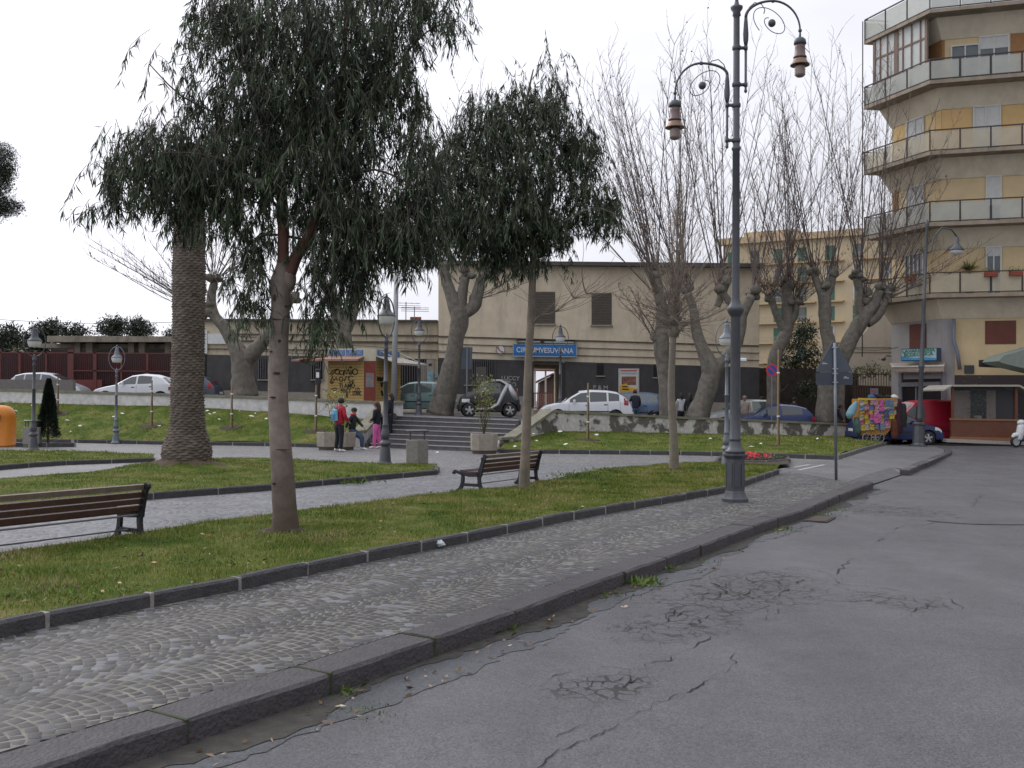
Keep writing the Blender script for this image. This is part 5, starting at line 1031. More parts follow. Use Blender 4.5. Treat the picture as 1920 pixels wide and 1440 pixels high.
# ---- newspaper kiosk
KZ = 1.13
kp = [(-7.93, 43.6), (-6.28, 43.0), (-5.80, 43.05), (-4.95, 44.9), (-6.3, 46.4), (-8.2, 46.0)]
ki = thing('newsstand', 'closed newspaper kiosk with yellow shutters, black graffiti and blue band under red awnings', 'kiosk', (-6.6, 44.4, KZ)); kc = Vector((-6.6, 44.6, 0))
zt_ = D(650, 677, 43.3).z; M_YEL = mat('yellow_shutter', (.44, .30, .10), .6, var=.12, scale=2); M_KRED = mat('kiosk_red', (.20, .035, .02), .5, var=.2)
mb = MB(); mb.slab([(kc.x+(x-kc.x)*.97, kc.y+(y-kc.y)*.97) for x, y in kp], KZ-.1, zt_+.1); mb.build('core', M_KRED, ki, world_=True)
def wallq(a, b, z0, z1, out, th=.02):
    a = Vector((a[0], a[1], 0)); b = Vector((b[0], b[1], 0)); t = (b-a).normalized(); n_ = Vector((t.y, -t.x, 0)); o = n_*out; return [a+o+Vector((0, 0, z0)), b+o+Vector((0, 0, z0)), b+o+Vector((0, 0, z1)), a+o+Vector((0, 0, z1))], n_*-th
for i, (a, b) in enumerate([(kp[0], kp[1]), (kp[2], kp[3])]):
    mb = MB(); n_ = 17
    for k in range(n_):
        z0 = KZ+.04+(zt_-KZ-.04)*k/n_; z1 = KZ+.04+(zt_-KZ-.04)*(k+1)/n_-.012; q, d = wallq(a, b, z0, z1, .012+(.006 if k % 2 else 0)); mb.prism(q, d)
    mb.build('shutter', M_YEL, ki, world_=True)
q, d = wallq(kp[1], kp[2], KZ, zt_, .02, .03); mb = MB(); mb.prism(q, d); dr = mb.build('door', M_KRED, ki, world_=True)
def sub(a, b, u0, u1): A = Vector(a); B = Vector(b); return tuple(A.lerp(B, u0)), tuple(A.lerp(B, u1))
a, b = sub(kp[1], kp[2], .15, .85); q, d = wallq(a, b, KZ+1.15, KZ+1.75, .03); mb = MB(); mb.prism(q, d); mb.build('notice', mat('grey_notice', (.22, .2, .2), .7, var=.3), dr, world_=True)
kb = [(kc.x+(x-kc.x)*.98, kc.y+(y-kc.y)*.98) for x, y in kp]; zr0, zr1 = D(650, 670, 43.1).z, D(650, 653, 43.1).z
mb = MB(); mb.slab([(kc.x+(x-kc.x)*1.0, kc.y+(y-kc.y)*1.0) for x, y in kp], zt_, zr1); mb.build('fascia', mat('cream_fascia', (.50, .47, .36), .6, var=.1), ki, world_=True)
M_KBL = mat('faded_blue_band', (.07, .15, .36), .5, var=.1); M_KW = mat('faded_white_letters', (.28, .36, .48), .6)
for (a, b, u0, u1, s__) in ((kp[0], kp[1], .02, .47, 'IL MATTINO'), (kp[0], kp[1], .50, .97, 'IL MATTINO'), (kp[2], kp[3], .06, .94, 'IL MATTINO')):
    A, B = sub(a, b, u0, u1); q, d = wallq(A, B, zr0+.08, zr1-.06, .02); mb = MB(); mb.prism(q, d); pn = mb.build('blue_panel', M_KBL, ki, world_=True)
    if s__: Av, Bv = Vector((*A, 0)), Vector((*B, 0)); t = (Bv-Av).normalized(); n_ = Vector((t.y, -t.x, 0)); text(s__, 'lettering', pn, (Av+Bv)/2+n_*.028+Vector((0, 0, (zr0+zr1)/2+.01)), t, .26, M_KW, width=(Bv-Av).length*.86)
def awning(a, b, out, z0, z1, ex0=.3, ex1=.3):
    A, B = Vector((*a, z0)), Vector((*b, z0)); t = (B-A).normalized(); n_ = Vector((t.y, -t.x, 0)); C_ = B+n_*out+t*ex1; E_ = A+n_*out-t*ex0; C_.z = E_.z = z1
    mb = MB(); mb.prism([A, B, C_, E_], (0, 0, .035)); mb.prism([E_-Vector((0, 0, .05)), C_-Vector((0, 0, .05)), C_+Vector((0, 0, .035)), E_+Vector((0, 0, .035))], n_*.03); return mb
awning(kp[5], kp[0], 1.1, zt_+.2, zt_-.0, 0, .9).build('awning', M_KRED, ki, world_=True)
awning(kp[0], kp[1], .8, zt_+.16, zt_+.02, 1.3, .15).build('awning', mat('awning_grey_red', (.30, .16, .12), .7), ki, world_=True)
awning(kp[2], kp[3], 1.2, zt_+.2, zt_-.12, .3, .3).build('awning', mat('awning_grey', (.36, .33, .28), .7), ki, world_=True)
mb = MB()
for u in (.2, .95): A = Vector(kp[2]).lerp(Vector(kp[3]), u); t = (Vector(kp[3])-Vector(kp[2])).normalized(); mb.tube([(A.x, A.y, zr1-.1), (A.x+t.y*1.15, A.y-t.x*1.15, zt_-.05)], .015, 4)
mb.build('awning_stay', mat('stay_pale', (.5, .5, .42)), ki, world_=True)
# spray-painted tags
M_SPRAY = mat('black_spray', (.018, .017, .017), .7)
A0, B0 = Vector((*kp[0], 0)), Vector((*kp[1], 0)); kt = (B0-A0).normalized(); kn = Vector((kt.y, -kt.x, 0))
def kpt(px, py):      # point of the photo on the front shutter
    d = ray(px, py); tt = (A0-CO).dot(kn)/d.dot(kn); return CO+d*tt+kn*.035
def spray(strokes, par, f, r=.02):
    mb = MB()
    for s__ in strokes: mb.tube([f(*p) for p in s__], r, 5)
    return mb.build('graffiti', M_SPRAY, par, world_=True)
def cr(px, py, rx, ry, a0=0, a1=6.4, n=14): return [(px+rx*math.cos(a), py+ry*math.sin(a)) for a in np.linspace(a0, a1, n)]
spray([[(619, 702), (626, 694), (634, 692), (628, 697), (622, 704)], cr(633, 697, 4, 5), cr(641, 699, 4, 4), [(645, 704), (647, 693), (650, 702), (654, 692), (656, 703)], [(657, 699), (663, 699), (662, 694), (658, 696), (659, 703)], cr(666, 697, 5, 5.5), cr(658, 689, 1.5, 1.5), [(620, 716), (624, 706), (627, 714), (631, 707), (633, 714)], cr(640, 711, 3.5, 4), [(646, 715), (649, 707), (656, 706)], cr(659, 710, 5, 5, .5, 5.5), [(655, 716), (659, 722), (663, 715)], cr(623, 717, 2.5, 2)], ki, kpt, .018)
spray([[(622, 730), (628, 727), (635, 729), (628, 732), (622, 730)]], ki, kpt, .014)
for s__, x, y, w in (('TI AMO', 651, 723.5, 34), ('MIKY', 649, 733, 22), ('&', 651, 741, 5), ('LO', 671, 731, 8), ('STANC', 670, 738, 19)):
    text(s__, 'graffiti', ki, kpt(x, y), kt, .28, M_SPRAY, width=w*43.2/F, ext=.004)
A1, B1 = Vector((*kp[2], 0)), Vector((*kp[3], 0)); kt2 = (B1-A1).normalized(); kn2 = Vector((kt2.y, -kt2.x, 0))
def kpt2(px, py):
    d = ray(px, py); tt = (A1-CO).dot(kn2)/d.dot(kn2); return CO+d*tt+kn2*.04
spray([[(706, 708), (712, 709), (719, 710)], [(706, 712), (719, 713)], [(713, 718), (714, 725), (716, 717)], [(738, 700), (740, 710), (736, 714)], [(737, 722), (742, 718), (739, 727), (743, 731)], [(736, 735), (741, 732)], [(714, 732), (716, 742)]], ki, kpt2, .045)
# ---- pale gable wall, garden wall, railing behind the right-hand trees
gb = thing('grey_gable_building', 'pale grey rendered side wall of a low building left of the laundry', 'building', (21, 58, 0)); mb = MB()
P = [D(a, b, 58) for a, b in ((1560, 800), (1720, 800), (1720, 520), (1690, 560), (1660, 575), (1600, 650), (1560, 690))]; mb.prism(P, (0, .03, 0)); mb.build('wall', mat('grey_gable', (.42, .42, .42), .9, var=.12, scale=1, stain=.4, staincol=(.3, .3, .31)), gb, world_=True)
mb = MB()
for y in (651, 660): P = [D(a, b, 57.95) for a, b in ((1600, y+.8), (1690, y+.8), (1690, y-.2), (1600, y-.2))]; mb.prism(P, (0, .04, 0))
mb.build('joint_lines', mat('joint_grey', (.18, .18, .18)), gb, world_=True)
gn = thing('garden_wall', 'dark overgrown stone wall behind the parked cars right of the station', 'wall', (15, 53, 0)); mb = MB(); P = [D(a, b, 53) for a, b in ((1423, 825), (1610, 825), (1610, 700), (1540, 692), (1423, 690))]; mb.prism(P, (0, .5, 0)); mb.build('wall_face', mat('dark_stone_wall', (.045, .038, .033), .95, var=.5, scale=3, bump=.8), gn, world_=True)
rg = thing('iron_railing', 'rusty iron railing with posts between the dark wall and the laundry', 'fence', (18.5, 50, 0)); mb = MB()
for k in range(18): x = 1603+k*4.9; P = [D(a, b, 50) for a, b in ((x, 800), (x+.9, 800), (x+.9, 700), (x, 700))]; mb.prism(P, (0, .03, 0))
mb.build('bars', mat('rusty_bar', (.10, .06, .045), .8), rg, world_=True); mb = MB()
for y in (701, 775): P = [D(a, b, 50) for a, b in ((1600, y+1.2), (1692, y+1.2), (1692, y), (1600, y))]; mb.prism(P, (0, .04, 0))
mb.build('rail', mat('rusty_rail', (.07, .05, .045), .8), rg, world_=True)
mb = MB(); P = [D(a, b, 52) for a, b in ((1600, 805), (1692, 805), (1692, 725), (1600, 722))]; mb.prism(P, (0, .2, 0)); mb.build('low_wall', mat('brown_back', (.06, .045, .038), .95, var=.4), rg, world_=True)
# ---- distant yellow apartment block
YA = 165.0
ap = thing('apartment_block', 'distant long yellow apartment block with green shutters behind the bare trees', 'building', (48, YA, 0))
A, B = Vector((36.6, 176, 0)), Vector((66, 159, 0)); at_ = (B-A).normalized(); an_ = Vector((at_.y, -at_.x, 0)); LA = (B-A).length; ZT = 29.8
M_AP = mat('apartment_yellow', (.50, .41, .265), .9, var=.08, scale=.3, stain=.25, staincol=(.36, .29, .19)); mb = MB()
mb.prism([A+Vector((0, 0, -2)), B+Vector((0, 0, -2)), B+Vector((0, 0, ZT)), A+Vector((0, 0, ZT))], -an_*14); mb.build('wall', M_AP, ap, world_=True)
def aq(u0, u1, z0, z1, out, th=.2): a = A+at_*u0+an_*out; b = A+at_*u1+an_*out; return [a+Vector((0, 0, z0)), b+Vector((0, 0, z0)), b+Vector((0, 0, z1)), a+Vector((0, 0, z1))], -an_*th
mb = MB(); mb.prism(*aq(-.5, LA+.5, ZT-.9, ZT+.2, .9, 1.2)); mb.prism(*aq(3, 12, ZT+.2, ZT+1.4, -2, 4)); mb.build('cornice', mat('apartment_trim', (.50, .38, .24), .9), ap, world_=True)
cols = [1.6, 5.6, 9.6, 13.6, 18.2, 22.6, 27, 31]
M_GRS = mat('green_shutter', (.05, .13, .095), .7, var=.3); M_APW = mat('apartment_pane', (.12, .12, .115), .4, var=.4, scale=.5); M_APT = mat('apartment_balcony', (.50, .36, .20), .9)
for r_ in range(8):
    z0 = ZT-3.6-3.35*r_
    for ci, u in enumerate(cols):
        w = .75; op = random.random(); mb = MB(); mb.prism(*aq(u-w, u+w, z0-.9, z0+1.45, .04, .1)); wn = mb.build('window', M_GRS if op < .45 else M_APW, ap, world_=True)
        if op >= .45:
            mb = MB(); mb.prism(*aq(u-w, u-.5, z0-.9, z0+1.45, .1, .06)); mb.prism(*aq(u+.5, u+w, z0-.9, z0+1.45, .1, .06)); mb.build('shutter', M_GRS if random.random() < .6 else mat('white_frame', (.5, .5, .48)), wn, world_=True)
    mb = MB(); mb.prism(*aq(3.2, 16, z0-1.25, z0-1.02, 1.1, 1.2)); mb.prism(*aq(17, 20.5, z0-1.25, z0-1.02, .9, 1)); mb.prism(*aq(22, 29, z0-1.25, z0-1.02, 1.1, 1.2)); mb.build('balcony_slab', M_APT, ap, world_=True)
    for u0, u1 in ((3.2, 16), (22, 29)):
        mb = MB(); mb.prism(*aq(u0, u1, z0-.15, z0-.08, 1.08, .05))
        for k in range(int((u1-u0)/.5)): mb.prism(*aq(u0+k*.5, u0+k*.5+.05, z0-1.0, z0-.1, 1.06, .04))
        mb.build('balcony_rail', mat('rail_grey', (.3, .3, .28), .6), ap, world_=True)
# ================================================================ right-hand building
BO = [Vector(p) for p in ((17.1, 49.3, 0), (18.62, 45.2, 0), (22.2, 44.05, 0), (34, 40.3, 0))]       # balcony edge
BW = [Vector(p) for p in ((18.55, 49.5, 0), (19.62, 46.24, 0), (22.6, 45.3, 0), (34.4, 41.6, 0))]     # wall line
rb_ = thing('balcony_building', 'tall yellow corner apartment building with wraparound glass-railed balconies over a laundry', 'building', (24, 48, 0))
M_YW = mat('building_yellow', (.58, .455, .27), .9, var=.10, scale=1.2, stain=.3, staincol=(.42, .33, .19)); M_GW = mat('building_grey', (.33, .315, .31), .9, var=.12, scale=1.2, stain=.3, staincol=(.15, .14, .14)); M_CRM = mat('cream_band', (.66, .59, .46), .9, var=.12, scale=1, stain=.5, staincol=(.40, .35, .29))
SBZ = [6.42+3.2*k for k in range(5)]
body = [(p.x, p.y) for p in BW]+[(36, 60), (23.6, 60)]
mb = MB(); mb.slab(body, 5.0, SBZ[4]); mb.build('wall', M_YW, rb_, world_=True)
mb = MB(); mb.slab(body, -.3, 5.0); mb.build('ground_floor_wall', M_YW, rb_, world_=True)
def upx(i, px):
    t = BW[i+1]-BW[i]; n_ = Vector((t.y, -t.x, 0)).normalized(); d = ray(px, 700); tt = (BW[i]-CO).dot(n_)/d.dot(n_); p = CO+d*tt; return (p-BW[i]).dot(t)/t.length_squared
def spt0(i, px, out):
    return onseg(i, upx(i, px))+Vector(((BW[i+1]-BW[i]).normalized().y, -(BW[i+1]-BW[i]).normalized().x, 0))*out
def onseg(i, u): return BW[i].lerp(BW[i+1], u)
def segq(i, u0, u1, z0, z1, out, th=.06):
    a, b = onseg(i, u0), onseg(i, u1); t = (BW[i+1]-BW[i]).normalized(); n_ = Vector((t.y, -t.x, 0)); a = a+n_*out; b = b+n_*out
    return [a+Vector((0, 0, z0)), b+Vector((0, 0, z0)), b+Vector((0, 0, z1)), a+Vector((0, 0, z1))], -n_*th
def offs(P, Q, t): return [p.lerp(q, t) for p, q in zip(P, Q)]
M_SLAB = mat('slab_concrete', (.30, .25, .19), .9, var=.25, scale=2, stain=.5, staincol=(.07, .06, .055)); M_RAIL = mat('balcony_rail_dark', (.05, .04, .04), .6); M_FRG = mat('frosted_panel', (.46, .475, .42), .3, var=.12, scale=1.5, alpha=.62)
M_FRG2 = mat('frosted_panel_warm', (.52, .47, .35), .35, var=.12, scale=1.5, alpha=.55)
for k, z in enumerate(SBZ):
    # slab, sloping band under it
    mb = MB(); mb.slab([(p.x, p.y) for p in BO]+[(p.x, p.y) for p in reversed(offs(BW, BO, -.03))], z+.06, z+.22); sl_ = mb.build('balcony_slab', M_SLAB, rb_, world_=True)
    I1 = offs(BW, BO, .45); I2 = offs(BW, BO, .03); mb = MB(); V = []
    for p, q, w in zip(I1, I2, offs(BW, BO, -.02)): V += [(p.x, p.y, z+.055), (q.x, q.y, z-.80), (w.x, w.y, z-.80), (w.x, w.y, z+.055)]
    Fc = []
    for j in range(3): 
        for e in range(4): a = j*4+e; b = j*4+(e+1) % 4; Fc.append((a, a+4, b+4, b))
    Fc += [(0, 1, 2, 3), (15, 14, 13, 12)]
    mb.add(V, Fc); mb.build('soffit_band', M_CRM, rb_, world_=True)
    if k < 4 or True:
        pb = MB(); fb_ = MB(); rr = offs(BO, BW, .03); h = .95 if k < 4 else 1.05
        for j in range(3):
            a, b = rr[j], rr[j+1]; L = (b-a).length; n_ = max(2, round(L/1.25)); t = (b-a).normalized(); s = Vector((-t.y, t.x, 0))
            for q in range(n_):
                p0 = a+t*(L*q/n_+.05); p1 = a+t*(L*(q+1)/n_-.05); pb.prism([p0+Vector((0, 0, z+.30)), p1+Vector((0, 0, z+.30)), p1+Vector((0, 0, z+.22+h-.08)), p0+Vector((0, 0, z+.22+h-.08))], s*.02)
                w_ = a+t*(L*q/n_); fb_.bar(w_+Vector((0, 0, z+.1)), w_+Vector((0, 0, z+.22+h)), .05)
            fb_.bar(a+Vector((0, 0, z+.22+h)), b+Vector((0, 0, z+.22+h)), .06, .05); fb_.bar(a+Vector((0, 0, z+.27)), b+Vector((0, 0, z+.27)), .05, .04)
        a, b = rr[0], BW[0].lerp(BO[0], .1); fb_.bar(a+Vector((0, 0, z+.22+h)), b+Vector((0, 0, z+.22+h)), .06, .05); pb.prism([a+Vector((0, 0, z+.3)), b+Vector((0, 0, z+.3)), b+Vector((0, 0, z+.1+h)), a+Vector((0, 0, z+.1+h))], (.02, 0, 0))
        pb.build('glass_panel', M_FRG2 if k in (0, 2) else M_FRG, sl_, world_=True); fb_.build('railing', M_RAIL, sl_, world_=True)
M_ORP = mat('orange_blind', (.56, .38, .17), .8, var=.1, scale=2); M_ORP2 = mat('pale_orange_blind', (.60, .44, .22), .8, var=.1); M_BLIND = mat('pale_blind', (.50, .51, .49), .7, var=.1); M_PANE = mat('window_pane', (.10, .12, .13), .15, var=.3, scale=1); M_FRM = mat('white_window_frame', (.55, .54, .50), .6); M_BRN = mat('brown_shutter', (.12, .03, .018), .6, var=.25, scale=3); M_BRO = mat('brown_panel', (.30, .15, .06), .8, var=.15)
def win(i, u0, u1, z0, z1, m, frame=True, split=0, blind=0, nm='window'):
    mb = MB(); mb.prism(*segq(i, u0, u1, z0, z1, .03)); w_ = mb.build(nm, m, rb_, world_=True); L = (BW[i+1]-BW[i]).length; e = .07/L
    if frame:
        mb = MB(); mb.prism(*segq(i, u0-e, u0, z0, z1, .08)); mb.prism(*segq(i, u1, u1+e, z0, z1, .08)); mb.prism(*segq(i, u0-e, u1+e, z1, z1+.07, .082))
        for q in range(1, split+1): uu = u0+(u1-u0)*q/(split+1); mb.prism(*segq(i, uu-e*.4, uu+e*.4, z0, z1, .075))
        mb.build('frame', M_FRM, w_, world_=True)
    if blind: mb = MB(); mb.prism(*segq(i, u0, u1, z1-(z1-z0)*blind, z1, .05)); mb.build('blind', M_BLIND, w_, world_=True)
    return w_
# segments: 0 = left chamfer (4.0 m), 1 = middle (3.0 m), 2 = long right (11.6 m)
for k in range(4):
    z0 = SBZ[k]+.24; z1 = SBZ[k+1]-.82
    def W(px0, px1, m, za=z0, zb_=z1, **kw):
        for i in range(3):
            u0, u1 = max(0, upx(i, px0)), min(1, upx(i, px1))
            if u1-u0 > .004: win(i, u0, u1, za, zb_, m, **kw)
    if k == 3:
        W(1720, 1771, M_BRO, frame=False, nm='panel'); W(1785, 1834, M_PANE, split=1, zb_=z1-.35); W(1838, 1890, M_PANE, split=1, zb_=z1-.05, blind=.25); W(1896, 1970, M_BRO, frame=False, nm='panel')
    elif k == 2:
        W(1677, 1699, M_ORP, frame=False, nm='awning_panel'); W(1702, 1732, M_BLIND, split=1); W(1737, 1754, M_ORP2, frame=False, nm='awning_panel'); W(1757, 1822, M_ORP, frame=False, nm='awning_panel'); W(1827, 1846, M_BLIND); W(1851, 1874, M_PANE, blind=.85); W(1879, 1990, M_ORP, frame=False, nm='awning_panel')
    elif k == 1:
        W(1674, 1684, M_BRO, frame=False, nm='panel'); W(1702, 1732, M_BLIND, split=1); W(1851, 1875, M_PANE, blind=.6); W(1936, 1965, M_PANE, blind=.3)
    else:
        W(1700, 1731, M_PANE, split=3); W(1851, 1875, M_PANE, split=1, blind=.18); W(1936, 1965, M_PANE, blind=.3)
# glazed corner veranda on the top floor, near the balcony edge
z0, z1 = SBZ[3]+.22, SBZ[4]+.06; A0_, A1_ = BO[0].lerp(BW[0], .12)+Vector((.15, -.45, 0)), BO[1].lerp(BW[1], .25)+Vector((-.12, .32, 0)); tv = (A1_-A0_).normalized(); nv = Vector((tv.y, -tv.x, 0))
mb = MB(); mb.prism([A0_+Vector((0, 0, z0)), A1_+Vector((0, 0, z0)), A1_+Vector((0, 0, z1)), A0_+Vector((0, 0, z1))], -nv*.06); vb = mb.build('veranda_glazing', M_BLIND, rb_, world_=True)
mb = MB(); mb.prism([A0_+Vector((0, 0, z0)), A0_+Vector((0, 0, z1)), A0_-nv*1.1+Vector((0, 0, z1)), A0_-nv*1.1+Vector((0, 0, z0))], tv*.06); mb.build('veranda_side', M_BRO, vb, world_=True)
mb = MB(); LV = (A1_-A0_).length
for u, w in ((0, .14), (.13, .06), (.27, .06), (.41, .24), (.56, .06), (.72, .06), (.88, .06), (.97, .14)):
    p = A0_+tv*LV*u; mb.prism([p+Vector((0, 0, z0)), p+tv*w+Vector((0, 0, z0)), p+tv*w+Vector((0, 0, z1)), p+Vector((0, 0, z1))], nv*.05)
for zz in (z0+.9, z0+2.1): mb.prism([A0_+Vector((0, 0, zz)), A1_+Vector((0, 0, zz)), A1_+Vector((0, 0, zz+.08)), A0_+Vector((0, 0, zz+.08))], nv*.04)
mb.build('veranda_frame', mat('brown_frame', (.16, .10, .07), .6), vb, world_=True)
mb = MB(); mb.tube([BO[0]+Vector((-.06, 0, 4.0)), BO[0]+Vector((-.06, 0, SBZ[4]+1.2))], .028, 5); mb.build('thin_downpipe', M_RAIL, rb_, world_=True)
# ground and mezzanine details on the front
def frontwin(px0, px1, za, zb_, m, **kw):
    for i in range(3):
        u0, u1 = max(0, upx(i, px0)), min(1, upx(i, px1))
        if u1-u0 > .004: return win(i, u0, u1, za, zb_, m, **kw)
w_ = frontwin(1706, 1736, 4.35, 5.5, M_BRN, frame=False); frontwin(1847, 1905, 4.45, 5.5, M_BRN, frame=False)
w_.location = Vector(w_.location)+Vector((-.03, -.07, 0))
ug = upx(1, 1790)
mb = MB(); mb.prism(*segq(0, .0, 1.0, -.2, 5.62, .02, .04)); mb.prism(*segq(1, .0, ug, -.2, 5.62, .02, .04)); mb.build('grey_facade', M_GW, rb_, world_=True)
ud0, ud1 = upx(0, 1694), .99
sf = MB(); sf.prism(*segq(0, ud0, ud1, -.2, 2.9, .05, .04)); shp = sf.build('shop_door', mat('shop_dark', (.012, .012, .016), .3), rb_, world_=True)
mb = MB(); mb.prism(*segq(0, ud0-.06, ud0, -.2, 3.2, .12, .12)); mb.prism(*segq(0, ud0-.06, 1.0, 2.55, 2.75, .14, .12)); mb.prism(*segq(0, .52, .54, -.2, 2.5, .1, .05)); mb.prism(*segq(1, .0, .06, -.2, 3.2, .10, .1)); mb.build('frame', mat('shop_frame_grey', (.16, .165, .18), .6), shp, world_=True)
q1 = spt0(1, 1792, .22); mb = MB(); mb.tube([(q1.x-.12, q1.y, 5.6), (q1.x-.12, q1.y, 4.6), (q1.x+.02, q1.y-.05, 4.1), (q1.x+.14, q1.y-.05, 3.3)], .09, 8); mb.build('drain_pipe', mat('pipe_blue_grey', (.16, .18, .22), .5), rb_, world_=True, smooth=True)
mb = MB(); q0 = D(1689, 590, 49.3); q1 = D(1688, 690, 49.3); mb.tube([q0, q1], .05, 6); mb.build('corner_pipe', mat('white_paint', (.75, .75, .75)), rb_, world_=True)
mb = MB(); mb.prism(*segq(2, -.0, .5, 2.55, 3.05, .10, .1)); mb.prism(*segq(1, ug, 1.0, 2.55, 3.05, .10, .1)); mb.build('dark_ledge', mat('dark_ledge', (.05, .035, .035), .8), rb_, world_=True)
mb = MB(); mb.prism(*segq(1, upx(1, 1808), upx(1, 1826), 3.12, 3.5, .06, .05)); mb.build('house_plate', mat('plate_black', (.03, .035, .045), .4), rb_, world_=True)
# laundry sign, awning
def spt(i, px, py, out):
    t = (BW[i+1]-BW[i]).normalized(); n_ = Vector((t.y, -t.x, 0)); d = ray(px, py); tt = (BW[i]+n_*out-CO).dot(n_)/d.dot(n_); return CO+d*tt
lsg = thing('laundry_sign', 'lit-box sign reading LAVANDERIA ECOLOGICA above the scalloped awning', 'sign', spt(0, 1722, 664, .6)); t0 = (BW[1]-BW[0]).normalized(); n0 = Vector((t0.y, -t0.x, 0))
q = [spt(0, a, b, .62) for a, b in ((1689, 677), (1757, 677), (1757, 652), (1689, 654))]; mb = MB(); mb.prism([p+n0*-.01 for p in q], -n0*.22); mb.build('box', mat('sign_box_dark', (.03, .04, .09), .5), lsg, world_=True)
q = [spt(0, a, b, .64) for a, b in ((1690, 675.5), (1755, 675.5), (1755, 653.5), (1690, 655.5))]; mb = MB(); mb.prism(q, -n0*.03); mb.build('face', mat('sign_face_pale', (.33, .48, .50), .4, var=.15, scale=2), lsg, world_=True)
q = [spt(0, a, b, .655) for a, b in ((1690, 675.5), (1755, 675.5), (1755, 671.5), (1735, 669.5), (1712, 671.5), (1690, 667.5))]; mb = MB(); mb.prism(q, -n0*.01); mb.build('wave', mat('sign_face_blue', (.05, .27, .52), .4), lsg, world_=True)
M_LG = mat('sign_green_letters', (.01, .16, .09), .5)
for s__, y, w in (('LAVANDERIA', 657.6, 61), ('ECOLOGICA', 664.5, 54)): a, b = spt(0, 1722-w/2, y, .66), spt(0, 1722+w/2, y, .66); text(s__, 'lettering', lsg, (a+b)/2, t0, .21, M_LG, width=(b-a).length)
aw = thing('shop_awning', 'rolled-down beige awning with a scalloped edge over the laundry door', 'awning', spt(0, 1725, 690, .3)); mb = MB()
top_ = [spt(0, 1672, 688, .55), spt(0, 1770, 686, .55)]; bk = [spt(0, 1668, 682, .03), spt(0, 1774, 680, .03)]; mb.prism([bk[0], bk[1], top_[1], top_[0]], (0, 0, .03)); mb.build('cover', mat('awning_beige', (.36, .30, .24), .9, var=.15), aw, world_=True)
mb = MB(); n_ = 14; T_ = [top_[0].lerp(top_[1], j/(n_*4)) for j in range(n_*4+1)]; low = [p-Vector((0, 0, .30-.07*abs(math.sin(math.pi*j/4)))) for j, p in enumerate(T_)]
V = [tuple(p) for p in T_]+[tuple(p) for p in low]; N_ = len(T_); Fc = [(j, j+1, N_+j+1, N_+j) for j in range(N_-1)]; mb.add(V, Fc); mb.add([Vector(p)-n0*.02 for p in V], [f[::-1] for f in Fc]); mb.build('valance', mat('awning_stripe', (.30, .24, .20), .9, var=.2), aw, world_=True)
mb = MB(); mb.tube(top_, .035, 6); mb.build('front_bar', mat('white_bar', (.55, .55, .52), .5), aw, world_=True)
wl_ = thing('wall_lamp', 'small black outdoor wall lamp on a bracket at the grey corner by the laundry', 'lamp', D(1672, 668, 50)); mb = MB(); mb.tube([D(1676, 668, 50), D(1661, 667, 50), D(1658, 671, 50)], .035, 6); mb.build('bracket', M_IRON, wl_, world_=True); mb = MB(); mb.ball(D(1657, 673, 50), (.12, .12, .1)); mb.build('head', M_IRON, wl_, world_=True)
# cafe veranda
vr = thing('cafe_veranda', 'wooden glazed cafe veranda with pale roof edge in front of the yellow building', 'veranda', (22.6, 43.4, 0)); YV = 43.0
def vq(name, m, qs, Y=YV, t=.1, back=0.0, par=None):
    mb = MB()
    for q in qs: P = [D(a, b, Y) for a, b in q]; mb.prism([p-Vector((0, t, 0)) for p in P], (0, t+back, 0))
    return mb.build(name, m, par or vr, world_=True)
M_VW = mat('veranda_wood', (.125, .045, .022), .55, var=.2, scale=3); M_VT = mat('veranda_trim', (.24, .105, .045), .5)
vq('wood_panel', M_VW, [[(1783, 819), (1960, 824), (1960, 788), (1783, 785)]], t=.05, back=.1)
vq('rail', M_VT, [[(1780, 787.5), (1960, 790.5), (1960, 787), (1780, 784)], [(1780, 823), (1960, 828), (1960, 822.5), (1780, 818.5)]], t=.09)
vq('post', M_VW, [[(1783, 786), (1788, 786), (1788, 722), (1783, 722)]], t=.07); vq('post', M_VW, [[(1902, 788), (1907, 788), (1907, 722), (1902, 722)]], t=.07)
vq('roof', mat('veranda_roof', (.36, .34, .28), .7), [[(1782, 725), (1906, 725), (1906, 721.5), (1782, 721.5)], [(1765, 733), (1782, 724), (1782, 721.5), (1765, 730)], [(1906, 725), (1935, 741), (1935, 736), (1906, 721.5)]], t=.25, back=2.2)
vq('inner_wall', mat('cafe_wall', (.32, .26, .21), .8, var=.2), [[(1788, 786), (1820, 786), (1820, 732), (1788, 732)], [(1850, 786), (1867, 786), (1867, 732), (1850, 732)]], Y=YV+.6, t=0, back=.05)
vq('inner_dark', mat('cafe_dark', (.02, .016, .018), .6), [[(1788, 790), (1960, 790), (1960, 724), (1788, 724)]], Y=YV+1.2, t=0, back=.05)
vq('glass', mat('veranda_glass', (.10, .10, .11), .08, alpha=.18), [[(1788, 786), (1902, 788), (1902, 726), (1788, 726)]], Y=YV+.06, t=.01)
pd = thing('potted_plant', 'dark potted plant behind the glass of the cafe veranda', 'plant', (D(1833, 790, YV+.4).x, YV+.4, .9)); n = 260; c = D(1833, 757, YV+.4); C = rng.normal(0, 1, (n, 3))*np.array([.17, .1, .42])+np.array(c); leaf_cloud('foliage', C, rng.normal(size=(n, 3)), rng.uniform(.1, .22, n), rng.uniform(.02, .04, n), leaf_mat('plant_leaf', (.02, .06, .03), (.08, .14, .06)), pd)
mb = MB(); mb.lathe([(.12, 0), (.18, .35)], 10, c=(0, 0, 0)); mb.build('pot', mat('pot_white', (.3, .34, .3)), pd)
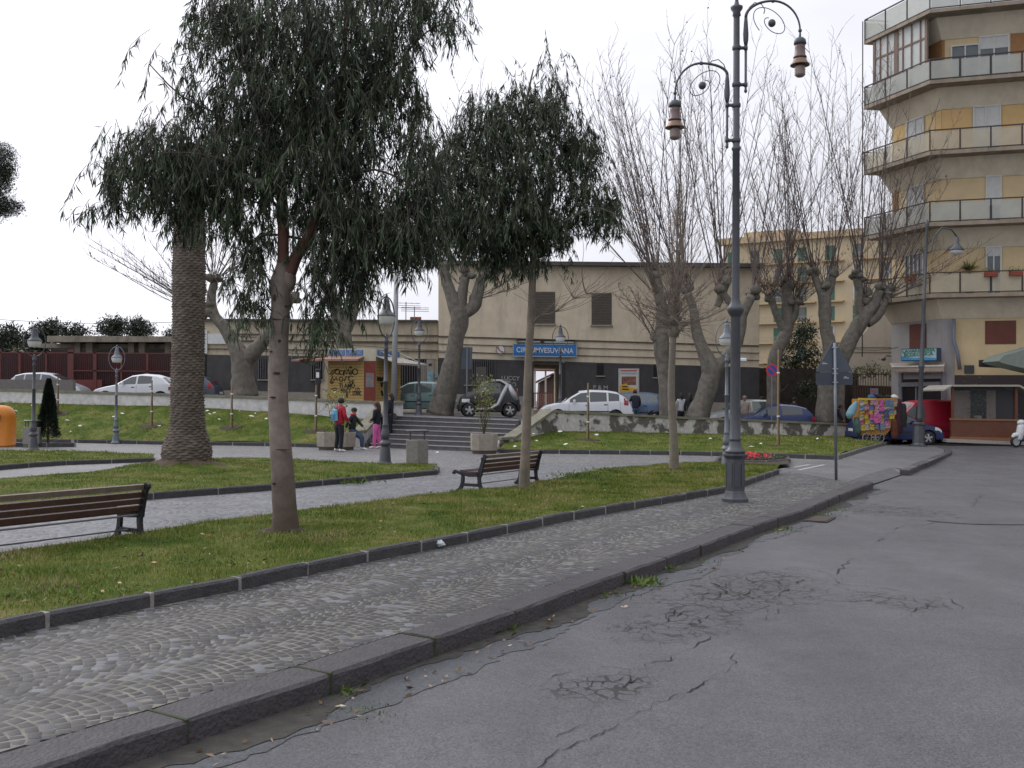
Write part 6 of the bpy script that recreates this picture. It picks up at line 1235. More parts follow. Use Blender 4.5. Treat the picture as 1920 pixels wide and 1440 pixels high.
# grey-green market parasol edge at the far right
um = thing('canopy', 'grey green fabric canopy jutting in above the cafe veranda', 'canopy', (25, 43.6, 3.5)); vq('fabric', mat('canopy_fabric', (.20, .235, .205), .9, var=.15), [[(1880, 681), (1960, 700), (1960, 645), (1882, 667), (1872, 677)]], Y=YV-.4, t=0, back=1.5, par=um)
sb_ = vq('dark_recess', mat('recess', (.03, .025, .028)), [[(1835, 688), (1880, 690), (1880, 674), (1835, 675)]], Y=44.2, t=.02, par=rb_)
kb_ = thing('veranda_step', 'pale stone step along the foot of the cafe veranda', 'step', (22.5, 42.6, 0)); vq('slab', mat('pale_step', (.34, .31, .28), .8), [[(1775, 829), (1960, 836), (1960, 830), (1775, 823)]], Y=YV-.4, t=.0, back=.6, par=kb_)
# flower boxes on the lowest balcony
for px, lab in ((1706, 'left'), (1858, 'middle'), (1905, 'right')):
    i = 0 if px < 1741 else 1; A = BO[i]; B = BO[i+1]; t = (B-A).normalized(); n_ = Vector((t.y, -t.x, 0)); d = ray(px, 518); tt = (A+n_*.1-CO).dot(n_)/d.dot(n_); p = CO+d*tt; p.z = SBZ[0]+1.02
    r_ = thing('flower_box', lab+'most of the three red flower boxes hung on the lowest balcony railing', 'flower box', p, 0, 'flower boxes on the lowest balcony'); mb = MB(); mb.rbox((0, 0, 0), (.55, .2, .2), rz=math.atan2(t.y, t.x)); mb.build('box', mat('terracotta', (.22, .05, .03), .8), r_)
    n = 60; leaf_cloud('foliage', np.array(p)+rng.normal(0, 1, (n, 3))*np.array([.2, .07, .06])+np.array([0, 0, .15]), rng.normal(size=(n, 3))+np.array([0, 0, 1]), rng.uniform(.08, .15, n), rng.uniform(.01, .02, n), M_SHRUB, r_)
# ---- overhead wires
wr_ = thing('overhead_wires', 'thin overhead cables running across the square in front of the station', 'cables', (0, 47, 6)); mb = MB()
for (a, b) in (((-60, 595), (330, 604)), ((420, 655), (1400, 690)), ((420, 628), (1100, 668)), ((1590, 652), (1690, 650))): 
    P = [D(a[0]+(b[0]-a[0])*k/14, a[1]+(b[1]-a[1])*k/14+6*math.sin(math.pi*k/14), 49) for k in range(15)]; mb.tube(P, .012, 4)
mb.build('cable', mat('cable_black', (.03, .03, .03)), wr_, world_=True)
# ================================================================ trees
M_BARK = mat('plane_bark', (.145, .13, .108), .9, var=.45, scale=5, bump=.9, bscale=12, stain=.85, staincol=(.055, .055, .042))
M_BARK2 = mat('young_bark', (.19, .165, .13), .9, var=.25, scale=5, bump=.4, bscale=25); M_TWIG = mat('bare_twig', (.12, .093, .083), .9, var=.25, scale=3); M_TWIGL = mat('pale_twig', (.20, .165, .135), .9, var=.25, scale=3)
M_EUC = mat('eucalyptus_bark', (.20, .162, .14), .8, var=.42, scale=4.5, bump=.35, bscale=14, stain=.5, staincol=(.12, .085, .07))
def splash(m):
    nt = m.node_tree; n = nt.nodes; l = nt.links; b = n['Principled BSDF']; src = b.inputs['Base Color'].links[0].from_socket
    tc = n.new('ShaderNodeTexCoord'); sp = n.new('ShaderNodeSeparateXYZ'); l.new(tc.outputs['Object'], sp.inputs[0]); z = n.new('ShaderNodeTexNoise'); z.inputs['Scale'].default_value = 3.5; z.inputs['Detail'].default_value = 6; l.new(tc.outputs['Object'], z.inputs[0])
    ad = n.new('ShaderNodeMath'); ad.operation = 'MULTIPLY_ADD'; ad.inputs[1].default_value = -1.6; l.new(z.outputs[0], ad.inputs[0]); l.new(sp.outputs[2], ad.inputs[2])
    mr = n.new('ShaderNodeMapRange'); mr.inputs[1].default_value = -.7; mr.inputs[2].default_value = .55; mr.inputs[3].default_value = .9; mr.inputs[4].default_value = 0; l.new(ad.outputs[0], mr.inputs[0])
    mx = n.new('ShaderNodeMix'); mx.data_type = 'RGBA'; l.new(mr.outputs[0], mx.inputs[0]); l.new(src, mx.inputs[6]); mx.inputs[7].default_value = (.07, .045, .03, 1); l.new(mx.outputs[2], b.inputs['Base Color'])
splash(M_EUC)

M_SCAR = mat('bark_scar_dark', (.05, .035, .03), .95, var=.4); M_EUCR = mat('eucalyptus_red_bark', (.13, .062, .045), .8, var=.35, scale=4, bump=.4)
def limb(mb, pts, rad, n=12, wob=.12, sub_=4):
    """smoothly resampled limb with a lumpy surface"""
    P = [Vector(p) for p in pts]; Q = []; Rr = []
    for i in range(len(P)-1):
        p0, p1, p2, p3 = P[max(i-1, 0)], P[i], P[i+1], P[min(i+2, len(P)-1)]
        for k in range(sub_):
            t = k/sub_; Q.append(.5*((2*p1)+(p2-p0)*t+(2*p0-5*p1+4*p2-p3)*t*t+(3*p1-p0-3*p2+p3)*t**3)); Rr.append(rad[i]+(rad[i+1]-rad[i])*t)
    Q.append(P[-1]); Rr.append(rad[-1]); k0 = len(mb.v); mb.tube(Q, Rr, n)
    for i in range(len(Q)):
        for j in range(n):
            v = Vector(mb.v[k0+i*n+j]); d = v-Q[i]; s = 1+wob*noise.noise(v*2.2)+wob*.6*noise.noise(v*6); mb.v[k0+i*n+j] = tuple(Q[i]+d*s)
class Twigs:
    """many thin three-sided twigs collected into numpy arrays"""
    def __init__(s): s.V = []; s.F = []; s.n = 0
    def add(s, pts, r0, r1):
        P = np.array(pts); m = len(P); r = np.linspace(r0, r1, m)[:, None]; T = P[-1]-P[0]; T = T/(np.linalg.norm(T)+1e-9); u = np.cross(T, [.3, .9, .1]); u /= np.linalg.norm(u)+1e-9; w = np.cross(T, u)
        rings = np.stack([P+u*r, P+(-.5*u+.866*w)*r, P+(-.5*u-.866*w)*r], 1).reshape(-1, 3); s.V.append(rings)
        i = np.arange(m-1)[:, None]*3; f = np.concatenate([i+[[0, 1, 4, 3]], i+[[1, 2, 5, 4]], i+[[2, 0, 3, 5]]])+s.n; s.F.append(f); s.n += 3*m
    def build(s, name, m, parent):
        return mesh_obj(name, np.concatenate(s.V)-np.array(rootloc(parent)), np.concatenate(s.F), m, parent)
def grow(tw, p, d, L, r, seg=7, grav=0.0, wig=.05, minr=.004):
    pts = [p.copy()]; d = d/np.linalg.norm(d); st_ = L/seg; dirs = []
    for k in range(seg):
        d = d+rng.normal(0, wig, 3)+np.array([0, 0, grav]); d = d/np.linalg.norm(d); pts.append(pts[-1]+d*st_); dirs.append(d)
    tw.add(pts, r, max(r*.25, minr)); return pts, dirs
def shoots(tw, origin, n, Lr, spread, r0, up=1.0, side=1.0, rmin=.006, lean=(0, 0, 0), sub2=True, grav=.02, buds=None):
    for _ in range(n):
        a = rng.uniform(0, 2*np.pi); s = spread*abs(rng.normal(0, 1))**.8; d = np.array([math.cos(a)*s, math.sin(a)*s, up])+np.array(lean); L = rng.uniform(*Lr); r = r0*rng.uniform(.6, 1.2)*(L/Lr[1])**.5
        pts, dirs = grow(tw, np.array(origin)+rng.normal(0, .10, 3), d, L, r, 9, grav*up, .055 if L < 3 else .024, rmin)
        for k in range(2, 10):
            for _q in range(int(2.0*side+rng.random()*1.2)):
                a = rng.uniform(0, 6.28); dd = dirs[min(k, 8)-1]*1.0+np.array([math.cos(a), math.sin(a), .25])*.75; l2 = L*rng.uniform(.07, .19)*(1.15-k*.06)
                p2, d2 = grow(tw, pts[k]*1.0, dd, l2, max(r*.30, rmin*.9), 3, .08, .12, rmin*.6)
                if buds is not None and rng.random() < .35: buds.append(p2[-1])
                if sub2:
                    for q in ((1, 2, 3) if L < 3 else (1, 3)):
                        a = rng.uniform(0, 6.28); grow(tw, p2[q], d2[q-1]+np.array([math.cos(a), math.sin(a), .2])*.7, l2*rng.uniform(.25, .5), rmin*.75, 2, .05, .1, rmin*.5)
M_DEADLEAF = leaf_mat('dry_leaf', (.16, .08, .03), (.30, .17, .05), transl=.1)
PG = 'pollarded bare plane trees in front of the station'
def plane_tree(label, base, Y, limbs, knobs, root_flare=1.35, tw_mat=None, shoot_r=.030):
    """limbs: list of [(px, py, depth offset, radius px)]; knobs: (px, py, dy, n, length range m, spread, lean)"""
    b = D(base[0], base[1], Y); rt = thing('plane_tree', label, 'tree', (b.x, b.y, zterr(b.x)), 0, PG); s = F/Y; mb = MB()
    for li in limbs:
        P = [D(a, c, Y+dy)-b+(Vector((0, 0, b.z-zterr(b.x)))) for a, c, dy, r in li]; limb(mb, P, [r/s for *_, r in li], 14)
    k_b = len(mb.v)
    for (kx, ky, dy, n, *_rest) in knobs:
        c = D(kx, ky, Y+dy)-b+Vector((0, 0, b.z-zterr(b.x)))
        for _ in range(4): mb.ball(c+Vector(rng.normal(0, .10, 3)), (rng.uniform(.13, .24), rng.uniform(.13, .24), rng.uniform(.12, .22)), 9, 6)
    for i in range(k_b, len(mb.v)): v = Vector(mb.v[i]); d = noise.noise_vector(v*4.5)*.11; mb.v[i] = tuple(v+d)
    mb.build('trunk', M_BARK, rt, smooth=True)
    tw = Twigs(); buds = []
    for (kx, ky, dy, n, Lr, spread, lean) in knobs: shoots(tw, D(kx, ky, Y+dy), max(5, int(n*(.62 if Lr[1] > 7 else .8))), (Lr[0]*1.1, Lr[1]), spread*1.15, shoot_r*(1.25 if Lr[1] > 7 else 1), lean=lean, buds=buds, side=1.0, rmin=.0095)
    tw.build('branches', tw_mat or M_TWIG, rt)
    if buds:
        C = np.array(buds); C = C[rng.random(len(C)) < .5]; n = len(C); leaf_cloud('dry_leaves', C, rng.normal(size=(n, 3))+np.array([0, 0, -1]), rng.uniform(.06, .12, n), rng.uniform(.025, .05, n), M_DEADLEAF, rt)
    return rt
plane_tree('thick pollarded plane tree with twisted forked limbs behind the palm trunk', (458, 740), 43.5,
    [[(458, 745, 0, 27), (455, 705, 0, 20), (452, 672, 0, 20), (436, 640, 0, 13), (420, 612, .1, 11), (402, 592, .1, 10), (396, 560, .1, 9), (402, 530, .2, 7)], [(454, 680, 0, 17), (480, 655, -.1, 14), (505, 625, -.2, 11), (530, 590, -.2, 9), (545, 560, -.2, 8)], [(404, 592, .1, 9), (384, 583, 0, 7)]],
    [(397, 577, .1, 9, (1.5, 4.5), .8, (-.3, 0, 0)), (402, 530, .2, 20, (1.5, 5.5), .8, (0, 0, 0)), (384, 583, 0, 16, (2, 6), .5, (-1.6, 0, -.2)), (545, 560, 0, 14, (2, 5), .6, (.1, 0, 0))])
plane_tree('pollarded plane tree standing right behind the kiosk', (652, 765), 47,
    [[(652, 775, 0, 22), (650, 700, 0, 17), (645, 640, 0, 16), (640, 605, 0, 15), (628, 575, 0, 11), (622, 545, 0, 9)], [(646, 620, 0, 14), (662, 585, 0, 10), (664, 555, 0, 9), (668, 530, 0, 7)]], [(622, 545, 0, 18, (2, 6), .5, (0, 0, 0)), (668, 530, 0, 18, (2, 6), .5, (0, 0, 0))])
plane_tree('big leaning plane tree with swollen crown stumps beside the small two-seater car', (826, 775), 43.6,
    [[(826, 778, 0, 27), (833, 745, 0, 22), (842, 705, 0, 18), (850, 665, 0, 15), (856, 630, 0, 15), (862, 600, 0, 18), (862, 580, 0, 19)], [(862, 600, 0, 15), (850, 565, 0, 13), (838, 530, .1, 10), (832, 500, .1, 8)], [(865, 590, 0, 13), (888, 575, 0, 12), (896, 548, 0, 11), (902, 522, .1, 9)], [(862, 590, 0, 13), (866, 555, 0, 10), (872, 520, 0, 9)]],
    [(832, 500, .1, 16, (3, 8), .35, (-.05, 0, 0)), (902, 522, .1, 18, (1.5, 5), .8, (.6, 0, -.3)), (872, 515, 0, 18, (4, 8.5), .28, (0, 0, 0)), (895, 560, 0, 9, (1.5, 3.5), 1.0, (1.2, 0, -.6))])
plane_tree('straight plane trunk with knobbly burrs left of the leaning pair', (1250, 778), 44.8,
    [[(1250, 786, 0, 15), (1248, 745, 0, 12), (1245, 700, 0, 12), (1240, 650, 0, 15), (1243, 600, 0, 13), (1238, 560, 0, 9), (1232, 520, 0, 8)], [(1243, 610, 0, 11), (1262, 570, 0, 9), (1266, 520, 0, 8)], [(1240, 645, 0, 9), (1222, 628, 0, 7)]],
    [(1232, 515, 0, 24, (5, 10.5), .26, (-.22, 0, 0)), (1266, 515, 0, 18, (5, 10.5), .26, (.05, 0, 0)), (1222, 628, 0, 7, (1, 2.5), .8, (-.2, 0, 0)), (1236, 560, 0, 22, (5, 10.5), .35, (-.38, 0, 0))])
plane_tree('leaning forked plane tree in front of the silver car', (1312, 780), 44.2,
    [[(1305, 788, 0, 23), (1318, 755, 0, 19), (1330, 715, 0, 18), (1332, 690, 0, 18), (1318, 655, 0, 12), (1306, 620, 0, 10), (1300, 580, 0, 8), (1288, 545, 0, 7)], [(1330, 705, 0, 15), (1352, 680, 0, 13), (1374, 655, 0, 12), (1388, 625, 0, 10), (1393, 590, 0, 9), (1410, 555, 0, 9)], [(1392, 600, 0, 8), (1370, 570, 0, 7), (1352, 545, 0, 7)], [(1345, 575, .3, 6), (1352, 555, .2, 8), (1362, 528, 0, 8)]],
    [(1288, 540, 0, 18, (4, 10.5), .3, (-.1, 0, 0)), (1352, 540, 0, 16, (5, 11), .24, (0, 0, 0)), (1412, 548, 0, 20, (4, 9.5), .36, (.12, 0, 0)), (1362, 525, 0, 12, (5, 10.5), .26, (0, 0, 0))])
plane_tree('plane tree with a candelabra of clipped stumps behind the no parking sign', (1448, 780), 46.5,
    [[(1446, 790, 0, 14), (1450, 740, 0, 12), (1450, 690, 0, 12), (1458, 655, 0, 12), (1474, 625, 0, 12), (1476, 600, 0, 11), (1476, 560, 0, 10), (1474, 535, 0, 9)], [(1474, 622, 0, 11), (1460, 600, 0, 7), (1452, 580, 0, 6), (1446, 560, 0, 7)], [(1476, 610, 0, 9), (1490, 590, 0, 7), (1492, 565, 0, 7)]],
    [(1474, 530, 0, 26, (3, 9.5), .32, (0, 0, 0)), (1446, 558, 0, 24, (1, 3.2), 1.1, (-.3, 0, 0)), (1493, 565, 0, 24, (1, 3.2), 1.1, (.5, 0, 0)), (1476, 560, 0, 16, (1, 3), 1.3, (0, 0, 0)), (1478, 535, 0, 10, (5, 10), .2, (0, 0, 0))])
plane_tree('plane tree whose trunk shows below the triangular sign, left-hand fork', (1545, 790), 45.6,
    [[(1546, 796, 0, 19), (1548, 745, 0, 16), (1552, 700, 0, 15), (1556, 655, 0, 13), (1548, 615, 0, 11), (1547, 580, 0, 12), (1545, 550, 0, 12)], [(1546, 560, 0, 10), (1534, 535, 0, 7), (1526, 512, 0, 7)], [(1547, 560, 0, 9), (1558, 535, 0, 7), (1562, 510, 0, 7)]],
    [(1526, 508, 0, 16, (5, 10.5), .22, (-.12, 0, 0)), (1562, 506, 0, 16, (5, 10.5), .22, (.06, 0, 0)), (1545, 535, 0, 10, (2, 5), .6, (0, 0, 0))])
plane_tree('plane tree with massive limbs spreading right towards the balcony building', (1566, 790), 46.2,
    [[(1568, 796, 0, 17), (1568, 740, 0, 15), (1572, 690, 0, 15), (1588, 650, 0, 15), (1604, 620, 0, 14), (1622, 590, 0, 15), (1638, 570, 0, 11), (1650, 545, 0, 9)], [(1614, 600, 0, 11), (1610, 570, 0, 8), (1612, 545, 0, 8), (1606, 522, 0, 8)], [(1625, 605, 0, 11), (1645, 592, 0, 9), (1660, 568, -.1, 7), (1664, 550, -.1, 7)]],
    [(1606, 518, 0, 16, (5, 10.5), .24, (-.1, 0, 0)), (1650, 540, 0, 20, (5, 11), .28, (.12, 0, 0)), (1666, 546, -.1, 22, (3, 8), .45, (.75, -.1, -.1)), (1625, 560, 0, 10, (3, 7), .5, (.2, 0, 0)), (1664, 556, -.2, 10, (2, 5), .5, (1.0, -.2, -.5))])
# young bare tree on the near lawn
b = G(1264, 882, .1); yt = thing('young_tree', 'young bare tree with a round head of pale twigs on the near lawn', 'tree', b); s = F/b.y; mb = MB()
limb(mb, [Vector(((x-1264)/s, 0, (882-y)/s)) for x, y in ((1264, 888), (1263, 820), (1258, 740), (1260, 660), (1263, 600), (1266, 540), (1270, 470))], [.135, .10, .09, .08, .078, .06, .03], 12, .06)
for px, py in ((1264, 600), (1262, 622), (1266, 580)): mb.ball(((px-1264)/s, 0, (882-py)/s), (.15, .15, .17), 9, 6)
mb.build('trunk', M_BARK2, yt, smooth=True); tw = Twigs(); buds = []
base = np.array(b)
for z_, n, Lr, sp, up in ((268, 16, (.8, 1.9), 1.0, .35), (285, 24, (.9, 2.2), 1.0, .35), (305, 24, (.8, 2.1), .9, .7), (330, 20, (1.0, 2.4), .7, .9), (370, 10, (1.0, 2.2), .5, 1.0), (410, 7, (1.0, 2.2), .4, 1.2)):
    shoots(tw, base+np.array([0, 0, z_/s]), n, Lr, sp, .016, up=up, side=.9, rmin=.0036, buds=buds, grav=.03)
for _ in range(70):   # loose drooping side twigs
    a = rng.uniform(0, 6.28); grow(tw, base+np.array([0, 0, rng.uniform(255, 320)/s]), np.array([math.cos(a), math.sin(a), .15]), rng.uniform(.5, 1.6), .010, 8, -.03, .18, .003)
tw.build('branches', M_TWIGL, yt); C = np.array(buds); C = C[rng.random(len(C)) < .35]; n = len(C); leaf_cloud('dry_leaves', C, rng.normal(size=(n, 3))+np.array([0, 0, -1]), rng.uniform(.04, .07, n), rng.uniform(.014, .025, n), M_DEADLEAF, yt)
# ---------------------------------------------------------------- eucalyptus trees
M_EL = leaf_mat('eucalyptus_leaf', (.012, .022, .011), (.060, .085, .042), (.14, .18, .11), rough=.45, transl=.16, spec=.4)
def euc_crown(name, blobs, Y, par, seed, per_m2, branches=True):
    r_ = np.random.default_rng(seed); s = F/Y; Cs = []; Ds = []; Ls = []; Ws = []; tw = Twigs(); cen = []
    for (cx, cy, rx, ry, dens) in blobs:
        area = math.pi*rx*ry/s/s; n = max(3, int(area*per_m2*dens)); dep = min(1.3, .5*(rx+ry)/s*1.0)
        for _ in range(n):
            while True:
                q = r_.uniform(-1, 1, 3)
                if q@q <= 1: break
            px, py = cx+q[0]*rx*.93, cy+q[1]*ry*.9-8; yy = Y+q[2]*dep; o = np.array(D(px, py, yy)); cen.append(o)
            # a drooping twig with leaves hanging from it
            a = r_.uniform(0, 6.28); hd = np.array([math.cos(a), math.sin(a), 0]); lg_ = r_.random() < .28; tl = r_.uniform(.40, .80) if lg_ else r_.uniform(.16, .42); o = o+np.array([0, 0, tl*.62 if lg_ else 0]); pts = [o]; d = hd*(.35 if lg_ else .9)+np.array([0, 0, 0 if lg_ else .25])
            for k in range(5): d = d+np.array([0, 0, -.42])+r_.normal(0, .1, 3); d = d/np.linalg.norm(d); pts.append(pts[-1]+d*tl/5)
            tw.add(pts, .0045, .0018)
            m_ = r_.integers(9, 17)*(2 if lg_ else 1); t = r_.uniform(.1, 1, m_)*5; i = np.minimum(t.astype(int), 4); P = np.array(pts); C = P[i]+(P[i+1]-P[i])*(t-i)[:, None]
            hang = r_.normal(0, .30, (m_, 3))+hd*.12; hang[:, 2] = -1+r_.normal(0, .18, m_); up_ = r_.random(m_) < .10; hang[up_] = r_.normal(0, 1, (up_.sum(), 3))
            Cs.append(C); Ds.append(hang); Ls.append(r_.uniform(.10, .21, m_)); Ws.append(r_.uniform(.0055, .0105, m_))
    C = np.concatenate(Cs); leaf_cloud('foliage', C, np.concatenate(Ds), np.concatenate(Ls), np.concatenate(Ws)*(1.0 if Y < 16 else 1.25), M_EL, par); tw.build('twigs', M_TWIG, par)
    return cen
E1 = G(535, 996, .1); YE = E1.y; et = thing('eucalyptus_tree', 'tall eucalyptus with smooth pinkish trunk and drooping dark foliage on the near lawn', 'tree', E1); s = F/YE
def eloc(px, py, dy=0, Y=YE, o=E1): return D(px, py, Y+dy)-o
mb = MB(); limb(mb, [eloc(x, y) for x, y in ((536, 1004), (534, 960), (531, 900), (524, 800), (521, 730), (523, 650), (526, 580), (527, 535), (531, 495))], [.195, .155, .145, .132, .126, .120, .119, .126, .08], 18, .05)
mb.ball(eloc(521, 535), (.10, .11, .20), 12, 9); mb.ball(eloc(541, 524), (.10, .10, .16), 12, 9)
mb.build('trunk', M_EUC, et, smooth=True)
for (px, py, rx, rz) in ((523, 700, .05, .018), (516, 745, .04, .012), (535, 842, .10, .006), (520, 560, .03, .05), (538, 575, .05, .015), (528, 640, .02, .02), (518, 905, .03, .015), (522, 600, .06, .006), (512, 660, .02, .012)):
    c = eloc(px, py, 0); rr_ = float(np.interp(py, [500, 600, 800, 960, 1000], [.12, .125, .15, .165, .2])); ax_ = (c.x-eloc(float(np.interp(py, [535, 730, 800, 960], [527, 521, 524, 534])), py).x)/rr_; an_2 = math.asin(max(-.9, min(.9, ax_)))
    mb = MB(); cy_ = -math.cos(an_2)*(rr_-.006); mb.ball((c.x, cy_, c.z), (rx, .014, rz), 10, 6); mb.build('bark_scar', M_SCAR, et, smooth=True)
mb = MB(); limb(mb, [eloc(x, y, d) for x, y, d in ((530, 525, 0), (531, 480, 0), (531, 430, 0), (529, 400, .05), (524, 340, .1), (500, 250, .2), (470, 150, .1), (455, 40, 0))], [.085, .075, .070, .068, .06, .05, .04, .025], 12, .05)
limb(mb, [eloc(x, y, d) for x, y, d in ((540, 520, 0), (556, 480, 0), (575, 450, -.05), (590, 412, -.1), (600, 370, -.1), (620, 280, -.1), (640, 160, 0), (650, 20, .1))], [.09, .08, .07, .055, .05, .045, .04, .025], 12, .05)
mb.build('limbs', M_EUCR, et, smooth=True)
mb = MB()
for pts in ([(529, 400, 0), (460, 320, -.4), (380, 290, -.5), (290, 290, -.4), (200, 330, -.3)], [(600, 370, -.1), (680, 320, -.5), (740, 330, -.6), (790, 360, -.5)], [(524, 340, .1), (430, 230, .4), (340, 180, .5), (280, 120, .4)], [(590, 412, -.1), (640, 440, .3), (700, 460, .5), (760, 480, .5)], [(575, 450, 0), (500, 440, .6), (460, 470, .8), (450, 520, .8)], [(620, 280, -.1), (720, 150, .3), (800, 60, .4), (860, 40, .3)], [(500, 250, .2), (560, 120, -.5), (600, 20, -.6)]):
    limb(mb, [eloc(*p) for p in pts], [.020, .016, .011, .007, .004][:len(pts)], 6, .05, 3)
mb.build('branches', mat('dark_branch', (.055, .04, .034), .9), et, smooth=True)
CR1 = [(600, 30, 255, 95, 1.0), (560, 150, 185, 95, 1.05), (430, 60, 90, 80, .9), (745, 120, 50, 110, .95), (660, 220, 105, 110, 1.15), (800, 15, 62, 42, 1.0), (852, 58, 26, 38, .8), (780, 215, 30, 55, .6), (291, 128, 20, 38, .30), (350, 150, 45, 35, .28), (372, 190, 45, 40, .5), (365, 240, 50, 30, .6),
       (285, 290, 88, 55, 1.1), (215, 330, 40, 42, .9), (196, 378, 38, 36, .85), (165, 392, 18, 18, .3), (255, 375, 42, 40, .9), (330, 350, 90, 72, 1.2), (350, 420, 45, 40, .9), (445, 320, 110, 100, 1.25), (590, 320, 120, 120, 1.3), (500, 230, 120, 80, 1.1), (420, 410, 48, 48, .8),
       (475, 455, 42, 50, 1.05), (468, 530, 34, 62, 1.2), (480, 590, 30, 40, .9), (545, 600, 12, 30, .2), (640, 440, 95, 80, 1.3), (600, 540, 36, 80, 1.0), (612, 622, 20, 52, 1.3), (660, 520, 44, 56, 1.1), (682, 545, 24, 34, 1.0), (720, 420, 90, 80, 1.25), (790, 330, 52, 95, 1.25), (760, 470, 62, 52, 1.1), (800, 440, 40, 70, 1.0), (590, 645, 9, 26, 1.0), (650, 570, 12, 28, .6),
       (560, -110, 230, 90, .5)]
cen1 = euc_crown('c1', CR1, YE, et, 3, 170)
E2 = G(983, 918, .1); et2 = thing('eucalyptus_tree', 'slimmer eucalyptus with mottled trunk and full drooping crown beside the middle bench', 'tree', E2); Y2 = E2.y
def e2(px, py, dy=0): return eloc(px, py, dy, Y2, E2)
mb = MB(); limb(mb, [e2(x, y) for x, y in ((982, 924), (985, 860), (988, 780), (990, 700), (993, 640), (996, 590), (998, 540), (1000, 500))], [.115, .092, .082, .075, .072, .076, .070, .06], 14, .07)
limb(mb, [e2(x, y, d) for x, y, d in ((1000, 505, 0), (998, 440, 0), (985, 360, .1), (975, 280, .1), (985, 200, 0), (1000, 130, 0))], [.07, .06, .05, .04, .028, .012], 10, .06)
mb.build('trunk', mat('mottled_bark', (.20, .165, .13), .85, var=.4, scale=4, bump=.5, bscale=16, stain=.7, staincol=(.07, .05, .04)), et2, smooth=True)
mb = MB()
for pts in ([(998, 460, 0), (1050, 420, -.4), (1110, 390, -.5), (1150, 400, -.4)], [(990, 400, 0), (930, 370, .3), (880, 400, .5), (850, 430, .5)], [(980, 330, 0), (1030, 280, .4), (1080, 260, .4)], [(978, 300, 0), (920, 240, -.4), (890, 220, -.3)], [(998, 610, 0), (1012, 592, -.2), (1040, 585, -.3), (1075, 560, -.4), (1120, 545, -.5)]):
    limb(mb, [e2(*p) for p in pts], [.022, .017, .011, .008, .005][:len(pts)], 6, .05, 3)
mb.build('branches', M_BARK2, et2, smooth=True)
CR2 = [(985, 215, 95, 42, 1.0), (945, 250, 95, 50, 1.1), (1040, 205, 45, 38, .8), (1020, 125, 22, 26, .35), (1035, 155, 26, 24, .45), (985, 165, 40, 18, .3), (930, 180, 24, 20, .3), (900, 215, 40, 28, .7), (1080, 275, 55, 48, 1.0), (870, 290, 50, 42, .9), (850, 270, 35, 34, .6), (980, 320, 130, 70, 1.25), (1100, 300, 40, 45, .8), (960, 400, 120, 80, 1.35), (1110, 390, 52, 62, 1.15), (1145, 420, 30, 46, .95), (1160, 390, 16, 26, .4),
       (900, 440, 75, 62, 1.2), (1030, 440, 60, 50, 1.2), (945, 490, 46, 44, 1.0), (990, 480, 36, 50, 1.0), (925, 500, 20, 40, .7), (845, 350, 46, 70, 1.1), (850, 440, 48, 62, 1.05), (1060, 500, 18, 24, .3), (800, 480, 30, 35, .5)]
euc_crown('c2', CR2, Y2, et2, 5, 130)
tw = Twigs()
for p0 in ((1012, 592), (1040, 585), (1075, 560), (1100, 552)):
    for _ in range(7): a = rng.uniform(0, 6.28); grow(tw, np.array(D(*p0, Y2-.3)), np.array([math.cos(a)*.8+.6, math.sin(a), .3]), rng.uniform(.5, 1.4), .008, 7, 0, .12, .003)
tw.build('bare_twigs', M_TWIGL, et2)
def soil_patch(c, r, name):
    mb = MB(); mb.v = [(c.x, c.y, .165)]+[(c.x+q*r*(1+.25*math.sin(3*a+c.x))*math.cos(a), c.y+q*r*(1+.2*math.cos(2*a))*math.sin(a), z_) for q, z_ in ((.55, .15), (1, .095)) for a in np.linspace(0, 2*math.pi, 20, endpoint=False)]
    mb.f = [(0, 1+k, 1+(k+1) % 20) for k in range(20)]+[(1+k, 21+k, 21+(k+1) % 20, 1+(k+1) % 20) for k in range(20)]; tag(mb.build(name, M_SOIL, smooth=True), kind='structure')
soil_patch(E1, .34, 'soil'); soil_patch(E2, .26, 'soil'); soil_patch(G(1264, 882, .1), .28, 'soil')
# ---------------------------------------------------------------- palm trunk
pb_ = Vector((PALM.x, PALM.y, .28)); pt = thing('palm_tree', 'massive scaly palm trunk with a swollen base on an earth mound', 'tree', pb_); sP = F/PALM.y
prof = [(.57, -.25), (.56, .0), (.575, .12), (.56, .3), (.49, .5), (.405, .75), (.37, 1.1), (.36, 2.0), (.365, 3.2), (.37, 4.5), (.35, 5.5), (.33, 6.3), (.325, 7.6)]
nz_, na = 430, 84; Vp = np.zeros((nz_, na, 3)); zz = np.linspace(-.25, 7.6, nz_); rr = np.interp(zz, [p[1] for p in prof], [p[0] for p in prof]); lean = np.interp(zz, [0, 7.6], [0, .0])
row_h = .062
for i, z_ in enumerate(zz):
    for j in range(na):
        a = 2*math.pi*j/na; zq = z_+.3+.030*noise.noise(Vector((math.cos(a)*1.6, math.sin(a)*1.6, z_*1.3))); row = int(math.floor(zq/row_h)); fz = (zq/row_h) % 1; cell = (a/(2*math.pi)*14+(row % 2)*.5+.12*math.sin(row*2.3)); fa = cell % 1
        prof_ = (1-abs(2*fa-1)**2.2)*(1-fz)**.8*.050 + .012*noise.noise(Vector((math.cos(a)*3, math.sin(a)*3, z_*9))) + .035*noise.noise(Vector((math.cos(a)*.8, math.sin(a)*.8, z_*.8+4)))
        r_ = rr[i]+prof_; Vp[i, j] = (r_*math.cos(a)+(.16-.13*0)*0+.0*z_, r_*math.sin(a), z_)
i0, j0 = np.meshgrid(np.arange(nz_-1), np.arange(na), indexing='ij'); i0 = i0.ravel(); j0 = j0.ravel(); j1 = (j0+1) % na
